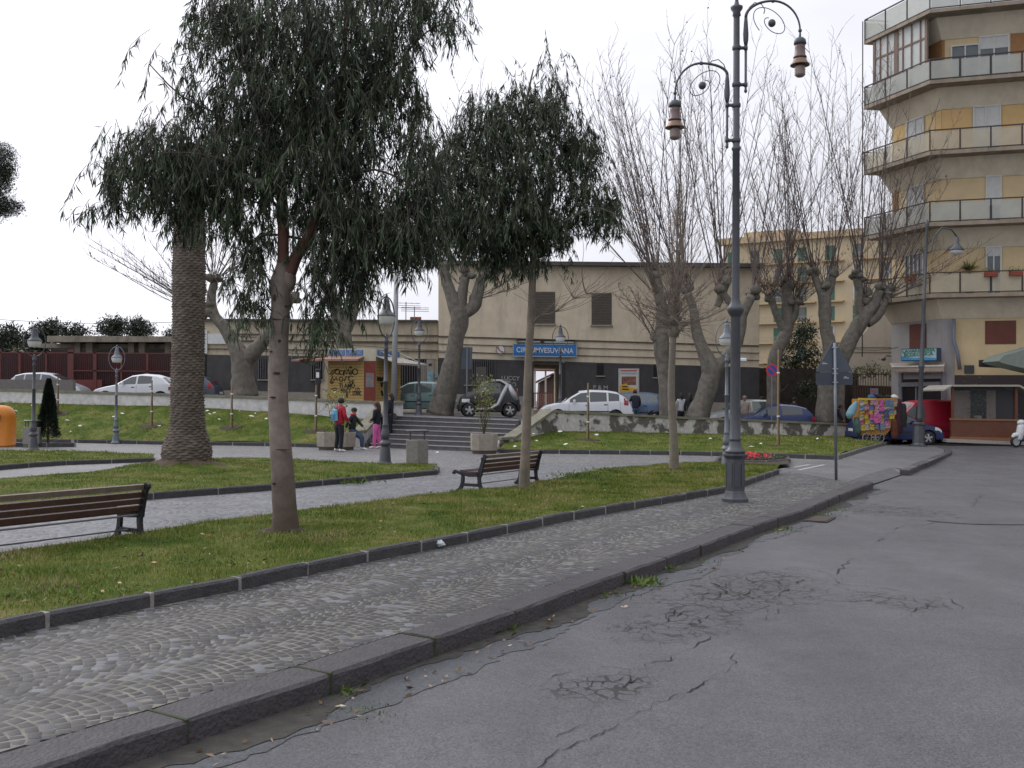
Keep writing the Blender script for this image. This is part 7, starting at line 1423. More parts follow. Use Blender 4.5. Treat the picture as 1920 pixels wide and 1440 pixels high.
mesh_obj('trunk', Vp.reshape(-1, 3), np.stack([i0*na+j0, i0*na+j1, (i0+1)*na+j1, (i0+1)*na+j0], 1), mat('palm_bark', (.13, .105, .085), .95, var=.5, scale=5, bump=.8, bscale=40, stain=.5, staincol=(.06, .045, .035)), pt)
mb = MB(); mb.lathe([(1.5, -.25), (1.0, -.13), (.75, -.04), (.55, .03)], 28, cap=False)
for i, v in enumerate(mb.v): n_ = noise.noise(Vector(v)*2.5)*.12; mb.v[i] = (v[0]*(1+n_), v[1]*(1+n_), v[2]+n_*.4)
mb.build('earth_mound', mat('earth', (.085, .06, .038), .95, var=.35, scale=8, bump=.8), pt, smooth=True)
# ---------------------------------------------------------------- conifer, dark evergreens, distant pines
def needle_bush(name, label, loc, rad, h, n, m, cat='shrub', group=None, L=(.05, .12), shape='cone', seed=1, stem=True):
    r_ = np.random.default_rng(seed); rt = thing(name, label, cat, loc, 0, group); t = r_.random(n)**.7
    if shape == 'cone': rad_ = rad*(1-t)**.75*(.65+.45*r_.random(n)); zc = .08*h+t*h*.92
    else: rad_ = None
    a = r_.uniform(0, 6.28, n); w = 1+.18*np.sin(a*5+t*9)
    C = np.stack([np.cos(a)*rad_*w, np.sin(a)*rad_*w, zc], 1)+np.array(loc); Dr = np.stack([np.cos(a), np.sin(a), r_.uniform(.2, 1.3, n)], 1)
    leaf_cloud('foliage', C, Dr, r_.uniform(*L, n), r_.uniform(.008, .018, n), m, rt)
    mb = MB(); mb.tube([(0, 0, 0), (0, 0, h*.85)], [.05, .015], 7); mb.build('stem', M_SHRUBT, rt)
M_CON = leaf_mat('conifer_leaf', (.008, .014, .010), (.025, .035, .020), transl=.05); M_EVG = leaf_mat('evergreen_leaf', (.010, .018, .008), (.035, .05, .02), transl=.1)
pc = G(90, 832, .1); needle_bush('conifer', 'small dark pointed conifer in a kerbed bed beside the left lamp post', pc, .34, 2.3, 20000, M_CON, 'tree', L=(.04, .10))
def clump_tree(name, label, base, blobs, Y, per_m2, m, group=None, L=(.15, .35), W=(.04, .09), seed=1, trunk=None, dep=1.0, tufts=7):
    r_ = np.random.default_rng(seed); s = F/Y; rt = thing(name, label, 'tree' if 'tree' in name else 'bush', base, 0, group); C = []
    for (cx, cy, rx, ry) in blobs:
        n = max(6, int(math.pi*rx*ry/s/s*per_m2))
        for _ in range(n):
            q = r_.normal(0, 1, 3); q = q/np.linalg.norm(q)*r_.random()**.33; C.append(np.array(D(cx+q[0]*rx, cy+q[1]*ry, Y+q[2]*dep*(rx+ry)/2/s)))
    C = np.repeat(np.array(C), tufts, axis=0)+r_.normal(0, .5*L[1], (len(C)*tufts, 3)); n = len(C)
    leaf_cloud('foliage', C, r_.normal(size=(n, 3))+np.array([0, 0, .4]), r_.uniform(*L, n), r_.uniform(*W, n), m, rt)
    mb = MB()
    for t in (trunk or []):
        limb(mb, [D(a, b, Y+d)-Vector(base) for a, b, d, _r in t], [r/s for *_, r in t], 8, .08)
    if mb.v: mb.build('trunk', M_BARK, rt, smooth=True)
    return rt
M_PINE = leaf_mat('pine_needles', (.012, .018, .012), (.04, .05, .03), transl=.05)
# pine crown entering at the left edge
clump_tree('pine_tree', 'dark umbrella pine whose branches enter from the left edge of the sky', (D(-130, 700, 30).x, 30, .5), [(-8, 300, 38, 34), (-15, 350, 40, 30), (12, 325, 18, 14), (-20, 390, 30, 26), (12, 390, 30, 17), (-60, 340, 60, 60), (-140, 320, 90, 60), (-230, 330, 80, 50)], 30, 330, M_PINE, L=(.07, .16), W=(.006, .012), seed=4, dep=1.0, tufts=14,
    trunk=[[(-130, 900, 0, 16), (-132, 600, 0, 13), (-125, 420, 0, 11), (-120, 330, 0, 8)], [(-128, 430, 0, 7), (-60, 390, 0, 5), (0, 390, 0, 3)], [(-125, 380, 0, 6), (-60, 340, 0, 4), (5, 320, 0, 2)]])
DG = 'distant dark pines beyond the canopy'
for i, (bl, lab) in enumerate([([(15, 640, 30, 26), (0, 680, 40, 30)], 'distant dark pine at the far left edge behind the red fence'), ([(85, 625, 26, 18), (70, 640, 30, 14), (60, 670, 40, 26), (98, 612, 10, 12)], 'distant dark pine behind the left lantern with a jagged top'), ([(130, 622, 30, 9), (155, 625, 10, 6)], 'flat-topped distant pine just above the left end of the canopy'), ([(208, 618, 26, 16), (222, 608, 14, 8)], 'distant rounded pine above the canopy left of the slim lantern'), ([(262, 620, 28, 14), (255, 608, 16, 7)], 'distant rounded pine above the canopy left of the palm trunk'), ([(318, 628, 12, 7)], 'tip of a distant pine just left of the palm trunk')]):
    b = D(bl[0][0], 760, 85+i*2); clump_tree('pine_tree', lab, (b.x, b.y, 1.2), bl, 85+i*2, 60, M_PINE, DG, L=(.25, .55), W=(.03, .07), seed=20+i, trunk=[[(bl[0][0], 760, 0, 4), (bl[0][0], bl[0][1], 0, 2)]])
b = D(30, 740, 70); clump_tree('hedge_bush', 'olive brown hedge mass behind the red fence at the far left', (b.x, b.y, 1.2), [(20, 675, 60, 26), (60, 690, 40, 20), (-30, 680, 40, 26)], 70, 14, leaf_mat('olive_leaf', (.03, .03, .014), (.075, .07, .035)), L=(.2, .4), W=(.04, .09), seed=31)
for i, (bl, Y, lab) in enumerate([([(1500, 650, 36, 40), (1512, 620, 20, 22), (1475, 690, 40, 30), (1528, 680, 26, 26)], 55, 'dark evergreen bush rising behind the dark wall right of the station'), ([(1560, 700, 24, 22), (1530, 730, 40, 20)], 51.5, 'dark ivy mass hanging over the wall behind the plane trunks'), ([(1622, 700, 22, 12), (1640, 690, 12, 10), (1668, 705, 14, 8)], 51.5, 'olive green bush topping the rusty railing')]):
    b = D(bl[0][0], 790, Y); clump_tree('evergreen_bush', lab, (b.x, b.y, 0), bl, Y, 75, M_EVG if i < 2 else leaf_mat('olive_bush', (.05, .06, .02), (.12, .12, .05)), None, L=(.09, .2), W=(.02, .04), seed=40+i)
# balcony plant
b = spt(1, 1797, 515, -.4) if False else Vector((20.6, 45.6, SBZ[0]+.25)); pp_ = thing('potted_plant', 'spiky green potted plant on the lowest balcony of the corner building', 'plant', b); n = 60
leaf_cloud('foliage', np.tile(np.array(b)+np.array([0, 0, 1.1]), (n, 1)), rng.normal(size=(n, 3))*np.array([1, 1, .4])+np.array([0, 0, 1.0]), rng.uniform(.35, .6, n), rng.uniform(.02, .035, n), M_SHRUB, pp_); mb = MB(); mb.lathe([(.15, 0), (.2, .4)], 10); mb.tube([(0, 0, .3), (0, 0, 1.15)], .03, 6); mb.build('pot', mat('terracotta', (.22, .05, .03)), pp_)
# ================================================================ vehicles
M_TYRE = mat('tyre_rubber', (.018, .018, .018), .85); M_RIM = mat('alloy_rim', (.42, .43, .44), .35, .7, var=.1); M_CGL = mat('car_glass', (.035, .045, .045), .06, var=.1, spec=.8); M_CGL2 = mat('car_glass_greenish', (.10, .13, .12), .08, var=.15, spec=.8)
M_TRIM = mat('black_trim', (.02, .02, .022), .6); M_TAIL = mat('tail_light', (.30, .015, .02), .25); M_HEAD = mat('head_light', (.55, .57, .58), .15); M_PLATE = mat('licence_plate', (.6, .6, .58), .5); M_UND = mat('underbody', (.012, .012, .012), .9)
def paint(name, c, metal=.0, rough=.28): return mat('paint_'+name, c, rough, metal, var=.04, scale=2, spec=.6)
def car(label, loc, rotz, L, Wd, prof, belt, wheels, wr, side_win, ws, rw, m, lights_tail=None, handles=(), nm='car', cat='car', sill=.24, roofin=.17, glass=None, two_tone=None, group='cars parked along the upper street', rear_curve=.12):
    rt = thing(nm, label, cat, loc, rotz, group); glass = glass or M_CGL
    px_, pz = np.array([p[0] for p in prof]), np.array([p[1] for p in prof]); bx, bz_ = np.array([p[0] for p in belt]), np.array([p[1] for p in belt])
    def zt(x): return float(np.interp(x, px_, pz))
    def bl(x): return min(float(np.interp(x, bx, bz_)), zt(x)-.05)
    def hw(x): u = abs(2*x/L-1); return Wd/2*(1-rear_curve*u**5)
    def sec(x):
        w = hw(x); t = zt(x); b = bl(x); k = min(1, max(0, (t-b-.05)/.42)); ins = .03+roofin*k; zb = sill
        for xw in wheels:
            if abs(x-xw) < wr+.05: zb = max(zb, wr+math.sqrt((wr+.05)**2-(x-xw)**2))
        return [(0, zb), (w-.10, zb), (w-.015, zb), (w, max(.48, zb+.015)), (w-.012, max(b-.10, zb+.03)), (w-.03, max(b, zb+.045)), (w-ins-.02, max(t-.055, b+.01)), (w-ins-.11, t-.012), (max(w-ins-.4, .1), t+.014*k+.004), (0, t+.025*k+.008)]
    xs_ = set(np.linspace(0, L, 40)); 
    for xw in wheels: xs_ |= set(xw+(wr+.05)*np.array([-1, -.98, -.9, -.75, -.5, -.25, 0, .25, .5, .75, .9, .98, 1]))
    xs_ |= set(px_); xs_ = sorted(x for x in xs_ if 0 <= x <= L)
    V = []; n = 10
    for x in xs_:
        s = sec(x); ring = [(x, -y, z) for y, z in s]+[(x, y, z) for y, z in reversed(s[1:-1])]; V += ring
    m_ = 2*n-2; Fc = []
    for i in range(len(xs_)-1):
        for j in range(m_): Fc.append((i*m_+j, i*m_+(j+1) % m_, (i+1)*m_+(j+1) % m_, (i+1)*m_+j))
    Fc += [tuple(reversed(range(m_))), tuple((len(xs_)-1)*m_+j for j in range(m_))]
    V = [(x-L/2, y, z) for x, y, z in V]; body = mesh_obj('body', V, [f[::-1] for f in Fc], m, rt)
    for p_ in body.data.polygons: p_.use_smooth = True
    try: body.data.set_sharp_from_angle(angle=R(38))
    except Exception: pass
    def ys(x, z):
        s = sec(x)[2:]
        for a, b in zip(s, s[1:]):
            if z <= b[1] and b[1] > a[1]: t = max(0, (z-a[1])/(b[1]-a[1])); return a[0]+(b[0]-a[0])*t
        return s[-1][0]
    def patch(name, x0, x1, zlo, zhi, m__, out=.006, par=None, sides=(-1, 1), nx=10, nzz=4):
        for sg in sides:
            V = []; 
            for i in range(nx+1):
                x = x0+(x1-x0)*i/nx; a = zlo(x) if callable(zlo) else zlo; b = zhi(x) if callable(zhi) else zhi; b = max(b, a+.002)
                for j in range(nzz+1): z = a+(b-a)*j/nzz; V.append((x-L/2, sg*(ys(x, z)+out), z))
            Fc = []
            for i in range(nx):
                for j in range(nzz): k = i*(nzz+1)+j; f = (k, k+nzz+1, k+nzz+2, k+1); Fc.append(f if sg < 0 else f[::-1])
            mesh_obj(name, V, Fc, m__, par or rt)
    def strip(name, x0, x1, m__, wf=.9, out=.012, nx=8):
        V = []; 
        for i in range(nx+1):
            x = x0+(x1-x0)*i/nx; s = sec(x); yE = s[-3][0]*wf; zc = s[-1][1]; 
            for y in (-yE, -yE*.5, 0, yE*.5, yE): z = float(np.interp(abs(y), [0, s[-2][0], s[-3][0]], [s[-1][1], s[-2][1], s[-3][1]])); V.append((x-L/2-(out if x < L/2 else -out)*.7, y, z+out*.5))
        Fc = [(i*5+j, (i+1)*5+j, (i+1)*5+j+1, i*5+j+1) for i in range(nx) for j in range(4)]; mesh_obj(name, V, Fc, m__, rt)
    for (x0, x1) in side_win:
        patch('side_window', x0, x1, lambda x: bl(x)+.015, lambda x: min(zt(x)-.075, (bl(x)+.015)+.6), glass)
    strip('windscreen', ws[0], ws[1], glass); strip('rear_window', rw[0], rw[1], glass)
    for sg in (-1, 1):
        for xw in wheels:
            mb = MB(); mb.lathe([(wr-.10, -.09), (wr-.02, -.095), (wr, -.07), (wr, .07), (wr-.02, .095), (wr-.10, .09)], 22, cap=False); ty = mb.v; Mx = Matrix.Translation((xw-L/2, sg*(hw(xw)-.10), wr)) @ Matrix.Rotation(math.pi/2, 4, 'X'); mb.v = [tuple(Mx @ Vector(v)) for v in ty]
            whl = mb.build('wheel', M_TYRE, rt, smooth=True); mb = MB(); r1 = wr-.095
            mb.lathe([(r1, .06*sg*-1), (r1-.03, .08*-sg), (r1-.035, .03*-sg)], 20, cap=False)
            for k in range(5): a = 2*math.pi*k/5+.3; mb.bar((0, 0, -.07*sg), (r1*math.cos(a)*.98, r1*math.sin(a)*.98, -.06*sg), .075, .03, up=(0, 0, 1))
            mb.lathe([(.05, -.09*sg), (.05, -.05*sg)], 10); mb.v = [tuple(Mx @ Vector(v)) for v in mb.v]; mb.build('rim', M_RIM, whl)
            mb = MB(); mb.lathe([(.0, -.02*sg), (r1+.02, -.02*sg)], 16, cap=False); mb.v = [tuple(Mx @ Vector(v)) for v in mb.v]; mb.build('hub_shadow', M_UND, whl)
    mb = MB(); mb.box((0, 0, sill+.08), (L*.9, Wd-.36, .22)); mb.build('underbody', M_UND, rt)
    # shut lines, handles, trim, lights
    for xh in handles: patch('door_handle', xh, xh+.14, bl(xh)-.14, bl(xh)-.105, M_TRIM, .02, nx=2, nzz=1)
    for xd in [w[0]-.04 for w in side_win]+[side_win[-1][1]+.03]: patch('shut_line', xd, xd+.010, sill+.12, bl(xd)-.005, M_TRIM, .003, nx=1, nzz=5)
    patch('rubbing_strip', .9, L-.9, .52, .57, M_TRIM, .010, nx=12, nzz=1)
    patch('head_light', .10, .42, lambda x: min(.62, zt(x)-.16), lambda x: min(.76, zt(x)-.045), M_HEAD, .010, nx=4, nzz=2)
    if lights_tail: patch('tail_light', *lights_tail, M_TAIL, .010, nx=3, nzz=5)
    mb = MB(); mb.rbox((-L/2-.005, 0, .42), (.06, Wd*.84, .20), .02); mb.build('front_bumper', M_TRIM if two_tone else m, rt)
    mb = MB(); mb.rbox((L/2+.005, 0, .44), (.06, Wd*.84, .22), .02); mb.build('rear_bumper', M_TRIM if two_tone else m, rt)
    mb = MB(); mb.box((L/2+.045, 0, .62), (.02, .5, .12)); mb.build('licence_plate', M_PLATE, rt)
    for sg in (-1, 1): mb = MB(); xm = side_win[0][0]+.18; mb.rbox((xm-L/2, sg*(Wd/2+.07), bl(xm)+.07), (.10, .16, .13), .03); mb.build('mirror', m if not two_tone else M_TRIM, rt)
    return rt
PH = dict(L=3.95, Wd=1.66, prof=[(0, .42), (.04, .62), (.22, .77), (.6, .87), (.98, .94), (1.35, 1.20), (1.72, 1.40), (2.2, 1.45), (2.9, 1.43), (3.3, 1.37), (3.62, 1.18), (3.84, .92), (3.92, .72), (3.95, .42)], belt=[(0, .70), (.98, .90), (2, .93), (3.6, 1.0), (3.95, .72)], wheels=(.74, 3.2), wr=.295, side_win=[(1.24, 2.02), (2.10, 2.82), (2.9, 3.36)], ws=(1.02, 1.66), rw=(3.40, 3.76), lights_tail=(3.56, 3.76, .82, lambda x: 1.02 if x > 3.7 else 1.2), handles=(1.9, 2.7))
def put(px, Y, dz=0): x = D(px, 770, Y).x; return (x, Y, zterr(x)+dz)
def mod(b, **k): d = dict(b); d.update(k); return d
car('silver estate car facing right, half hidden behind the far left wall', put(92, 50.6), math.pi, m=paint('silver', (.38, .39, .43), .3), **mod(PH, L=3.75, prof=[(0, .42), (.04, .64), (.2, .80), (.5, .92), (.8, 1.02), (1.2, 1.28), (1.6, 1.46), (2.1, 1.51), (2.9, 1.48), (3.3, 1.38), (3.55, 1.12), (3.7, .85), (3.75, .42)], belt=[(0, .7), (.8, .98), (3.55, 1.08), (3.75, .8)], wheels=(.7, 3.0), side_win=[(1.1, 1.95), (2.03, 2.75), (2.82, 3.25)], ws=(.82, 1.5), rw=(3.35, 3.55), lights_tail=None, handles=(1.8, 2.6)))
car('white five-door hatchback facing left, parked left of the palm trunk', put(259, 46.2), R(0), m=paint('white', (.62, .64, .66)), **mod(PH, L=3.85, prof=[(0, .40), (.04, .58), (.25, .72), (.7, .84), (1.12, .92), (1.45, 1.12), (1.85, 1.34), (2.3, 1.40), (2.9, 1.36), (3.2, 1.27), (3.55, .98), (3.74, .86), (3.82, .7), (3.85, .4)], side_win=[(1.35, 2.08), (2.16, 2.78)], ws=(1.15, 1.8), rw=(3.22, 3.52), lights_tail=(3.55, 3.78, .68, .84)))
car('dark blue grey car standing behind the white hatchback and the palm trunk', put(337, 49.5), R(0), m=paint('dark_slate', (.07, .08, .11), .2), **PH)
car('pale teal hatchback facing left beside the kiosk, its tail behind the plane trunk', put(776, 46.4), R(-4), m=paint('teal', (.17, .27, .27), .25), glass=M_CGL2, **mod(PH, L=3.8))
SM = dict(L=2.55, Wd=1.5, prof=[(0, .40), (.03, .66), (.10, .84), (.32, .97), (.62, 1.12), (.95, 1.38), (1.2, 1.52), (1.7, 1.56), (2.15, 1.52), (2.36, 1.28), (2.48, .98), (2.52, .80), (2.55, .42)], belt=[(0, .80), (.5, .93), (2.2, 1.03), (2.5, .9)], wheels=(.42, 2.12), wr=.29, side_win=[(.80, 1.72)], ws=(.38, 1.15), rw=(2.2, 2.44), lights_tail=(2.38, 2.46, .95, 1.1), handles=(1.62,))
smc = car('tiny black and silver two-seater car parked at the top of the steps', put(916, 43.0), R(6), m=paint('black', (.012, .012, .014)), **SM)
# silver safety-cell arch of the two-seater
for sg in (-1, 1):
    mb = MB(); mb.tube([(1.30-1.275, sg*.60, 1.535), (1.7-1.275, sg*.60, 1.535), (2.02-1.275, sg*.635, 1.38), (1.80-1.275, sg*.715, .95), (1.62-1.275, sg*.755, .55), (1.3-1.275, sg*.755, .36), (.72-1.275, sg*.755, .34)], [.035, .05, .09, .10, .08, .06, .05], 8); mb.tube([(2.05-1.275, sg*.62, 1.35), (2.25-1.275, sg*.66, .98), (2.40-1.275, sg*.66, .72)], [.10, .14, .10], 8)
    mb.build('safety_cell', paint('cell_silver', (.36, .36, .37), .4), smc, smooth=True)
car('white hatchback with tall red tail light facing left, parked behind the low peeling wall', put(1097, 44.0, .02), R(2), m=paint('white', (.62, .64, .66)), **PH)
car('blue grey hatchback standing just behind the tall-lighted white one', put(1178, 46.6, .10), R(-12), m=paint('grey_blue', (.10, .15, .24), .3), glass=M_CGL2, **mod(PH, L=3.9))
car('silver grey car behind the forked tree trunk and the tall lamp post', put(1398, 47.5, .12), R(4), m=paint('silver2', (.33, .35, .34), .3), glass=M_CGL2, **mod(PH, L=4.0))
car('dark blue hatchback with dark windows in front of the silver grey car', put(1446, 45.6, -.02), R(0), m=paint('blue', (.02, .035, .11), .2), **mod(PH, L=3.8, prof=[(0, .42), (.04, .6), (.25, .76), (.7, .90), (1.0, .97), (1.4, 1.22), (1.8, 1.39), (2.3, 1.42), (2.9, 1.38), (3.3, 1.28), (3.55, 1.05), (3.72, .8), (3.8, .42)], side_win=[(1.25, 2.1), (2.2, 3.1)], rw=(3.30, 3.56), lights_tail=(3.50, 3.68, .72, .9), handles=(1.95,)))
# street-corner vehicles (wheel line px ~ 828)
def putr(px, Y): x = D(px, 800, Y).x; return (x, Y, zterr(x) if Y > 44.5 else zroad(x, Y))
car('blue car carrying hanging goods, standing at the street corner before the red van', putr(1676, 43.6), math.pi+R(3), m=paint('royal_blue', (.012, .022, .09)), group='vehicles at the street corner', **mod(PH, L=3.7, lights_tail=None, wheels=(.70, 3.0), prof=[(0, .42), (.04, .62), (.22, .77), (.6, .87), (.98, .94), (1.35, 1.20), (1.72, 1.38), (2.2, 1.42), (2.8, 1.40), (3.15, 1.33), (3.45, 1.10), (3.6, .92), (3.68, .72), (3.7, .42)], belt=[(0, .70), (.98, .90), (2, .93), (3.4, 1.0), (3.7, .72)], side_win=[(1.24, 2.02), (2.10, 2.82)], rw=(3.2, 3.5)))
VP = dict(L=4.3, Wd=1.75, prof=[(0, .45), (.04, .72), (.3, .92), (.85, 1.05), (1.3, 1.45), (1.62, 1.78), (1.9, 1.86), (2.6, 1.90), (4.05, 1.88), (4.22, 1.8), (4.27, 1.1), (4.3, .45)], belt=[(0, .78), (.85, 1.0), (4.3, 1.05)], wheels=(.8, 3.5), wr=.31, side_win=[(1.32, 2.05)], ws=(.9, 1.55), rw=(4.19, 4.25), roofin=.07, rear_curve=.03)
car('red delivery van with blind sides parked in front of the laundry', putr(1722, 45.4), R(4), m=paint('red', (.34, .012, .03)), nm='van', cat='van', group='vehicles at the street corner', handles=(1.9,), lights_tail=(4.12, 4.24, .8, 1.15), **VP)
# ---------------------------------------------------------------- scooter at the right edge
p = D(1912, 840, 41.6); sc_ = thing('scooter', 'white and blue scooter cut off by the right edge of the photo', 'scooter', (p.x+.22, p.y, zroad(p.x, p.y)+.004), R(10)); 
for x in (-.42, .75):
    mb = MB(); mb.lathe([(.16, -.05), (.22, -.06), (.235, 0), (.22, .06), (.16, .05)], 18, cap=False); Mx = Matrix.Translation((x, 0, .235)) @ Matrix.Rotation(math.pi/2, 4, 'X'); mb.v = [tuple(Mx @ Vector(v)) for v in mb.v]; w_ = mb.build('wheel', M_TYRE, sc_, smooth=True)
    mb = MB(); mb.lathe([(.0, -.03), (.165, -.035), (.165, .035), (0, .03)], 14, cap=False); mb.v = [tuple(Mx @ Vector(v)) for v in mb.v]; mb.build('rim', M_RIM, w_)
mb = MB(); limb(mb, [(-.58, 0, .40), (-.48, 0, .50), (-.32, 0, .49), (-.2, 0, .42)], [.05, .10, .10, .05], 10, 0); mb.build('front_mudguard', mat('scooter_white', (.6, .62, .62), .3), sc_, smooth=True)
mb = MB(); limb(mb, [(-.28, 0, .3), (-.22, 0, .6), (-.16, 0, .85), (-.10, 0, 1.0)], [.10, .17, .17, .10], 12, 0); mb.ball((-.18, 0, 1.02), (.14, .17, .12)); mb.build('leg_shield', mat('scooter_white', (.6, .62, .62)), sc_, smooth=True)
mb = MB(); mb.rbox((.15, 0, .3), (.6, .3, .12)); mb.rbox((.62, 0, .5), (.7, .3, .34), .08); mb.build('body', mat('scooter_blue', (.03, .04, .18), .3), sc_)
mb = MB(); mb.rbox((.5, 0, .74), (.75, .26, .12), .05); mb.build('seat', M_TRIM, sc_)
mb = MB(); mb.tube([(-.15, -.32, 1.06), (-.12, 0, 1.04), (-.15, .32, 1.06)], .018, 6); mb.tube([(-.12, .25, 1.06), (-.1, .28, 1.25)], .01, 5); mb.ball((-.1, .28, 1.28), (.03, .07, .05)); mb.tube([(-.42, .06, .235), (-.28, .06, .5)], .025, 6); mb.build('handlebar', M_TRIM, sc_)
mb = MB(); mb.ball((-.30, 0, 1.0), (.04, .08, .07)); mb.build('head_light', M_HEAD, sc_)
# ---------------------------------------------------------------- goods stall on the corner
sp_ = putr(1642, 42.6); stl = thing('goods_stall', 'orange wheeled street stall covered with hanging garments and small goods', 'stall', sp_, R(0)); YS2 = 42.6
def sq(name, m, q, t=.1, back=.0, par=None, Y=YS2):
    mb = MB()
    for a in q: P = [D(x, y, Y) for x, y in a]; mb.prism([v-Vector((0, t, 0)) for v in P], (0, t+back, 0))
    return mb.build(name, m, par or stl, world_=True)
sq('cart_board', mat('stall_orange', (.42, .20, .04), .7, var=.25, scale=4), [[(1615, 816), (1660, 816), (1683, 790), (1683, 746), (1612, 748)]], t=0, back=1.0)
sq('top_rail', mat('stall_yellow', (.55, .36, .04), .6), [[(1609, 750), (1640, 750), (1640, 747), (1609, 746)]], t=.15)
for px in (1626, 1649):
    c = D(px, 821, YS2-.15); mb = MB(); mb.torus((0, 0, 0), .19, .19, .022, 22, 6)
    for k in range(6): a = k*math.pi/3; mb.tube([(0, 0, 0), (.18*math.cos(a), 0, .18*math.sin(a))], .008, 4)
    mb.v = [tuple(Vector(v)+c) for v in mb.v]; mb.build('cart_wheel', mat('wheel_pale', (.28, .28, .28), .4, .5), stl, world_=True)
mb = MB(); mb.tube([D(1620, 800, YS2-.1), D(1626, 821, YS2-.15), D(1638, 806, YS2-.1), D(1649, 821, YS2-.15), D(1652, 800, YS2-.1)], .015, 5); mb.build('wheel_frame', M_TRIM, stl, world_=True)
cols_ = [(.38, .28, .05), (.10, .15, .28), (.44, .10, .25), (.38, .20, .28), (.14, .19, .27), (.32, .25, .18), (.32, .07, .05), (.07, .09, .15), (.40, .35, .32)]
rg_ = random.Random(5); gi_ = 0
GL = ['yellow', 'blue denim', 'pink', 'rose', 'slate blue', 'beige', 'red', 'navy', 'cream']
GPOS = []
for r_ in range(6):
    for c_ in range(8):
        x0 = 1612+c_*9.2+rg_.uniform(-1.5, 1.5); y0 = 750+r_*9+rg_.uniform(-1.5, 1.5)
        if x0+8 > 1684 or (r_ > 3 and c_ > 5): continue
        ci = [0, 0, 1, 3, 2, 3, 4, 5][c_] if rg_.random() < .35 else rg_.randrange(9)
        GPOS.append((x0, y0, ci, r_, c_))
ORD = ['first', 'second', 'third', 'fourth', 'fifth', 'sixth', 'seventh', 'eighth']
for (x0, y0, ci, r_, c_) in GPOS+[(1638, 776, 2, 0, 0)]:
    big = (x0, y0) == (1638, 776); w = 15 if big else rg_.uniform(7, 10); h = 17 if big else rg_.uniform(8, 12); Y_ = YS2-.06-rg_.uniform(0, .08)-(.08 if big else 0)
    P = [D(x0, y0+h, Y_), D(x0+w, y0+h, Y_), D(x0+w, y0, Y_), D(x0, y0, Y_)]; V = []; nx_ = 4; ny = 4
    for i in range(nx_+1):
        for j in range(ny+1):
            a = P[0].lerp(P[1], i/nx_); b = P[3].lerp(P[2], i/nx_); q = a.lerp(b, j/ny)+Vector((rg_.uniform(-.008, .008), rg_.uniform(-.03, .01), rg_.uniform(-.008, .008))); V.append(tuple(q))
    Fc = [(i*(ny+1)+j, (i+1)*(ny+1)+j, (i+1)*(ny+1)+j+1, i*(ny+1)+j+1) for i in range(nx_) for j in range(ny)]
    o = mesh_obj('garment', V, Fc, mat('garment_%d' % ci, cols_[ci], .9, var=.55, scale=9), None, world_=True)
    tag(o, ('large bright pink printed garment hanging in the middle of the stall' if big else GL[ci]+' item hung on the stall front, '+ORD[r_]+' row down, '+ORD[c_]+' from the left'), 'garment', 'goods hanging on the street stall')
for lab, pts, c, rr in (('light blue bulging bag hanging at the left end of the stall', [(1606, 753), (1600, 765), (1594, 778), (1597, 783)], (.16, .30, .36), [.06, .15, .19, .08]), ('dark green bag hanging low at the left of the stall', [(1606, 782), (1607, 795), (1609, 808), (1611, 814)], (.05, .10, .09), [.08, .16, .15, .08])):
    P = [D(x, y, YS2) for x, y in pts]; mb = MB(); limb(mb, P, rr, 12, .15); tag(mb.build('bag', mat('bag_'+lab[:5], c, .6, var=.25, scale=4), None, smooth=True, world_=True), lab, 'bag')
for i, (x0, x1, c, lab) in enumerate(((1681, 1690, (.045, .012, .02), 'dark wine red coat hung at the right end of the stall'), (1672, 1683, (.10, .03, .015), 'rust brown cloth draped at the lower right of the stall'), (1690, 1697, (.02, .025, .02), 'blackish green jacket hung beside the blue car window'))):
    y0, y1 = ((748, 812), (786, 822), (756, 800))[i]; P = [D((x0+x1)/2, y0+(y1-y0)*t, YS2-.05) for t in (0, .1, .4, .75, 1)]; mb = MB(); limb(mb, P, [.05, .12, .14, .16, .13], 12, .25); tag(mb.build('garment', mat('coat_%d' % i, c, .95, var=.3), None, smooth=True, world_=True), lab, 'garment')
for i, (px, c, lab) in enumerate(((1650, (.015, .012, .015), 'round black hat on top of the stall'), (1664, (.02, .015, .015), 'second black hat on top of the stall, nearer the van'), (1676, (.55, .58, .58), 'white bundle on the top right corner of the stall'), (1634, (.05, .10, .25), 'blue folded bundle on the top left of the stall'))):
    mb = MB(); mb.ball((0, 0, 0), (.15, .14, .10), 12, 8); mb.lathe([(.19, -.03), (.19, -.01)], 12)
    for q, v in enumerate(mb.v): v = Vector(v); mb.v[q] = tuple(v*(1+.25*noise.noise(v*9+Vector((i, 0, 0)))))
    tag(mb.build('hat' if i < 2 else 'bundle', mat('hat_%d' % i, c, .9), None, loc=D(px, 744, YS2+.3)), lab, 'hat' if i < 2 else 'bundle')
c = D(1639, 734, YS2+.5); nb_ = thing('notice_board', 'small grey board with red marks standing on top of the stall', 'sign', c); mb = MB(); mb.rbox((0, 0, 0), (.34, .03, .26), .01); mb.build('panel', mat('board_grey', (.10, .11, .15), .6), nb_); mb = MB(); mb.box((-.02, -.025, .04), (.14, .01, .03)); mb.box((0, -.025, -.02), (.10, .01, .02)); mb.build('marks', mat('sign_red', (.5, .03, .03)), nb_); mb = MB(); mb.box((0, 0, -.18), (.03, .03, .14)); mb.build('stem', M_TRIM, nb_)
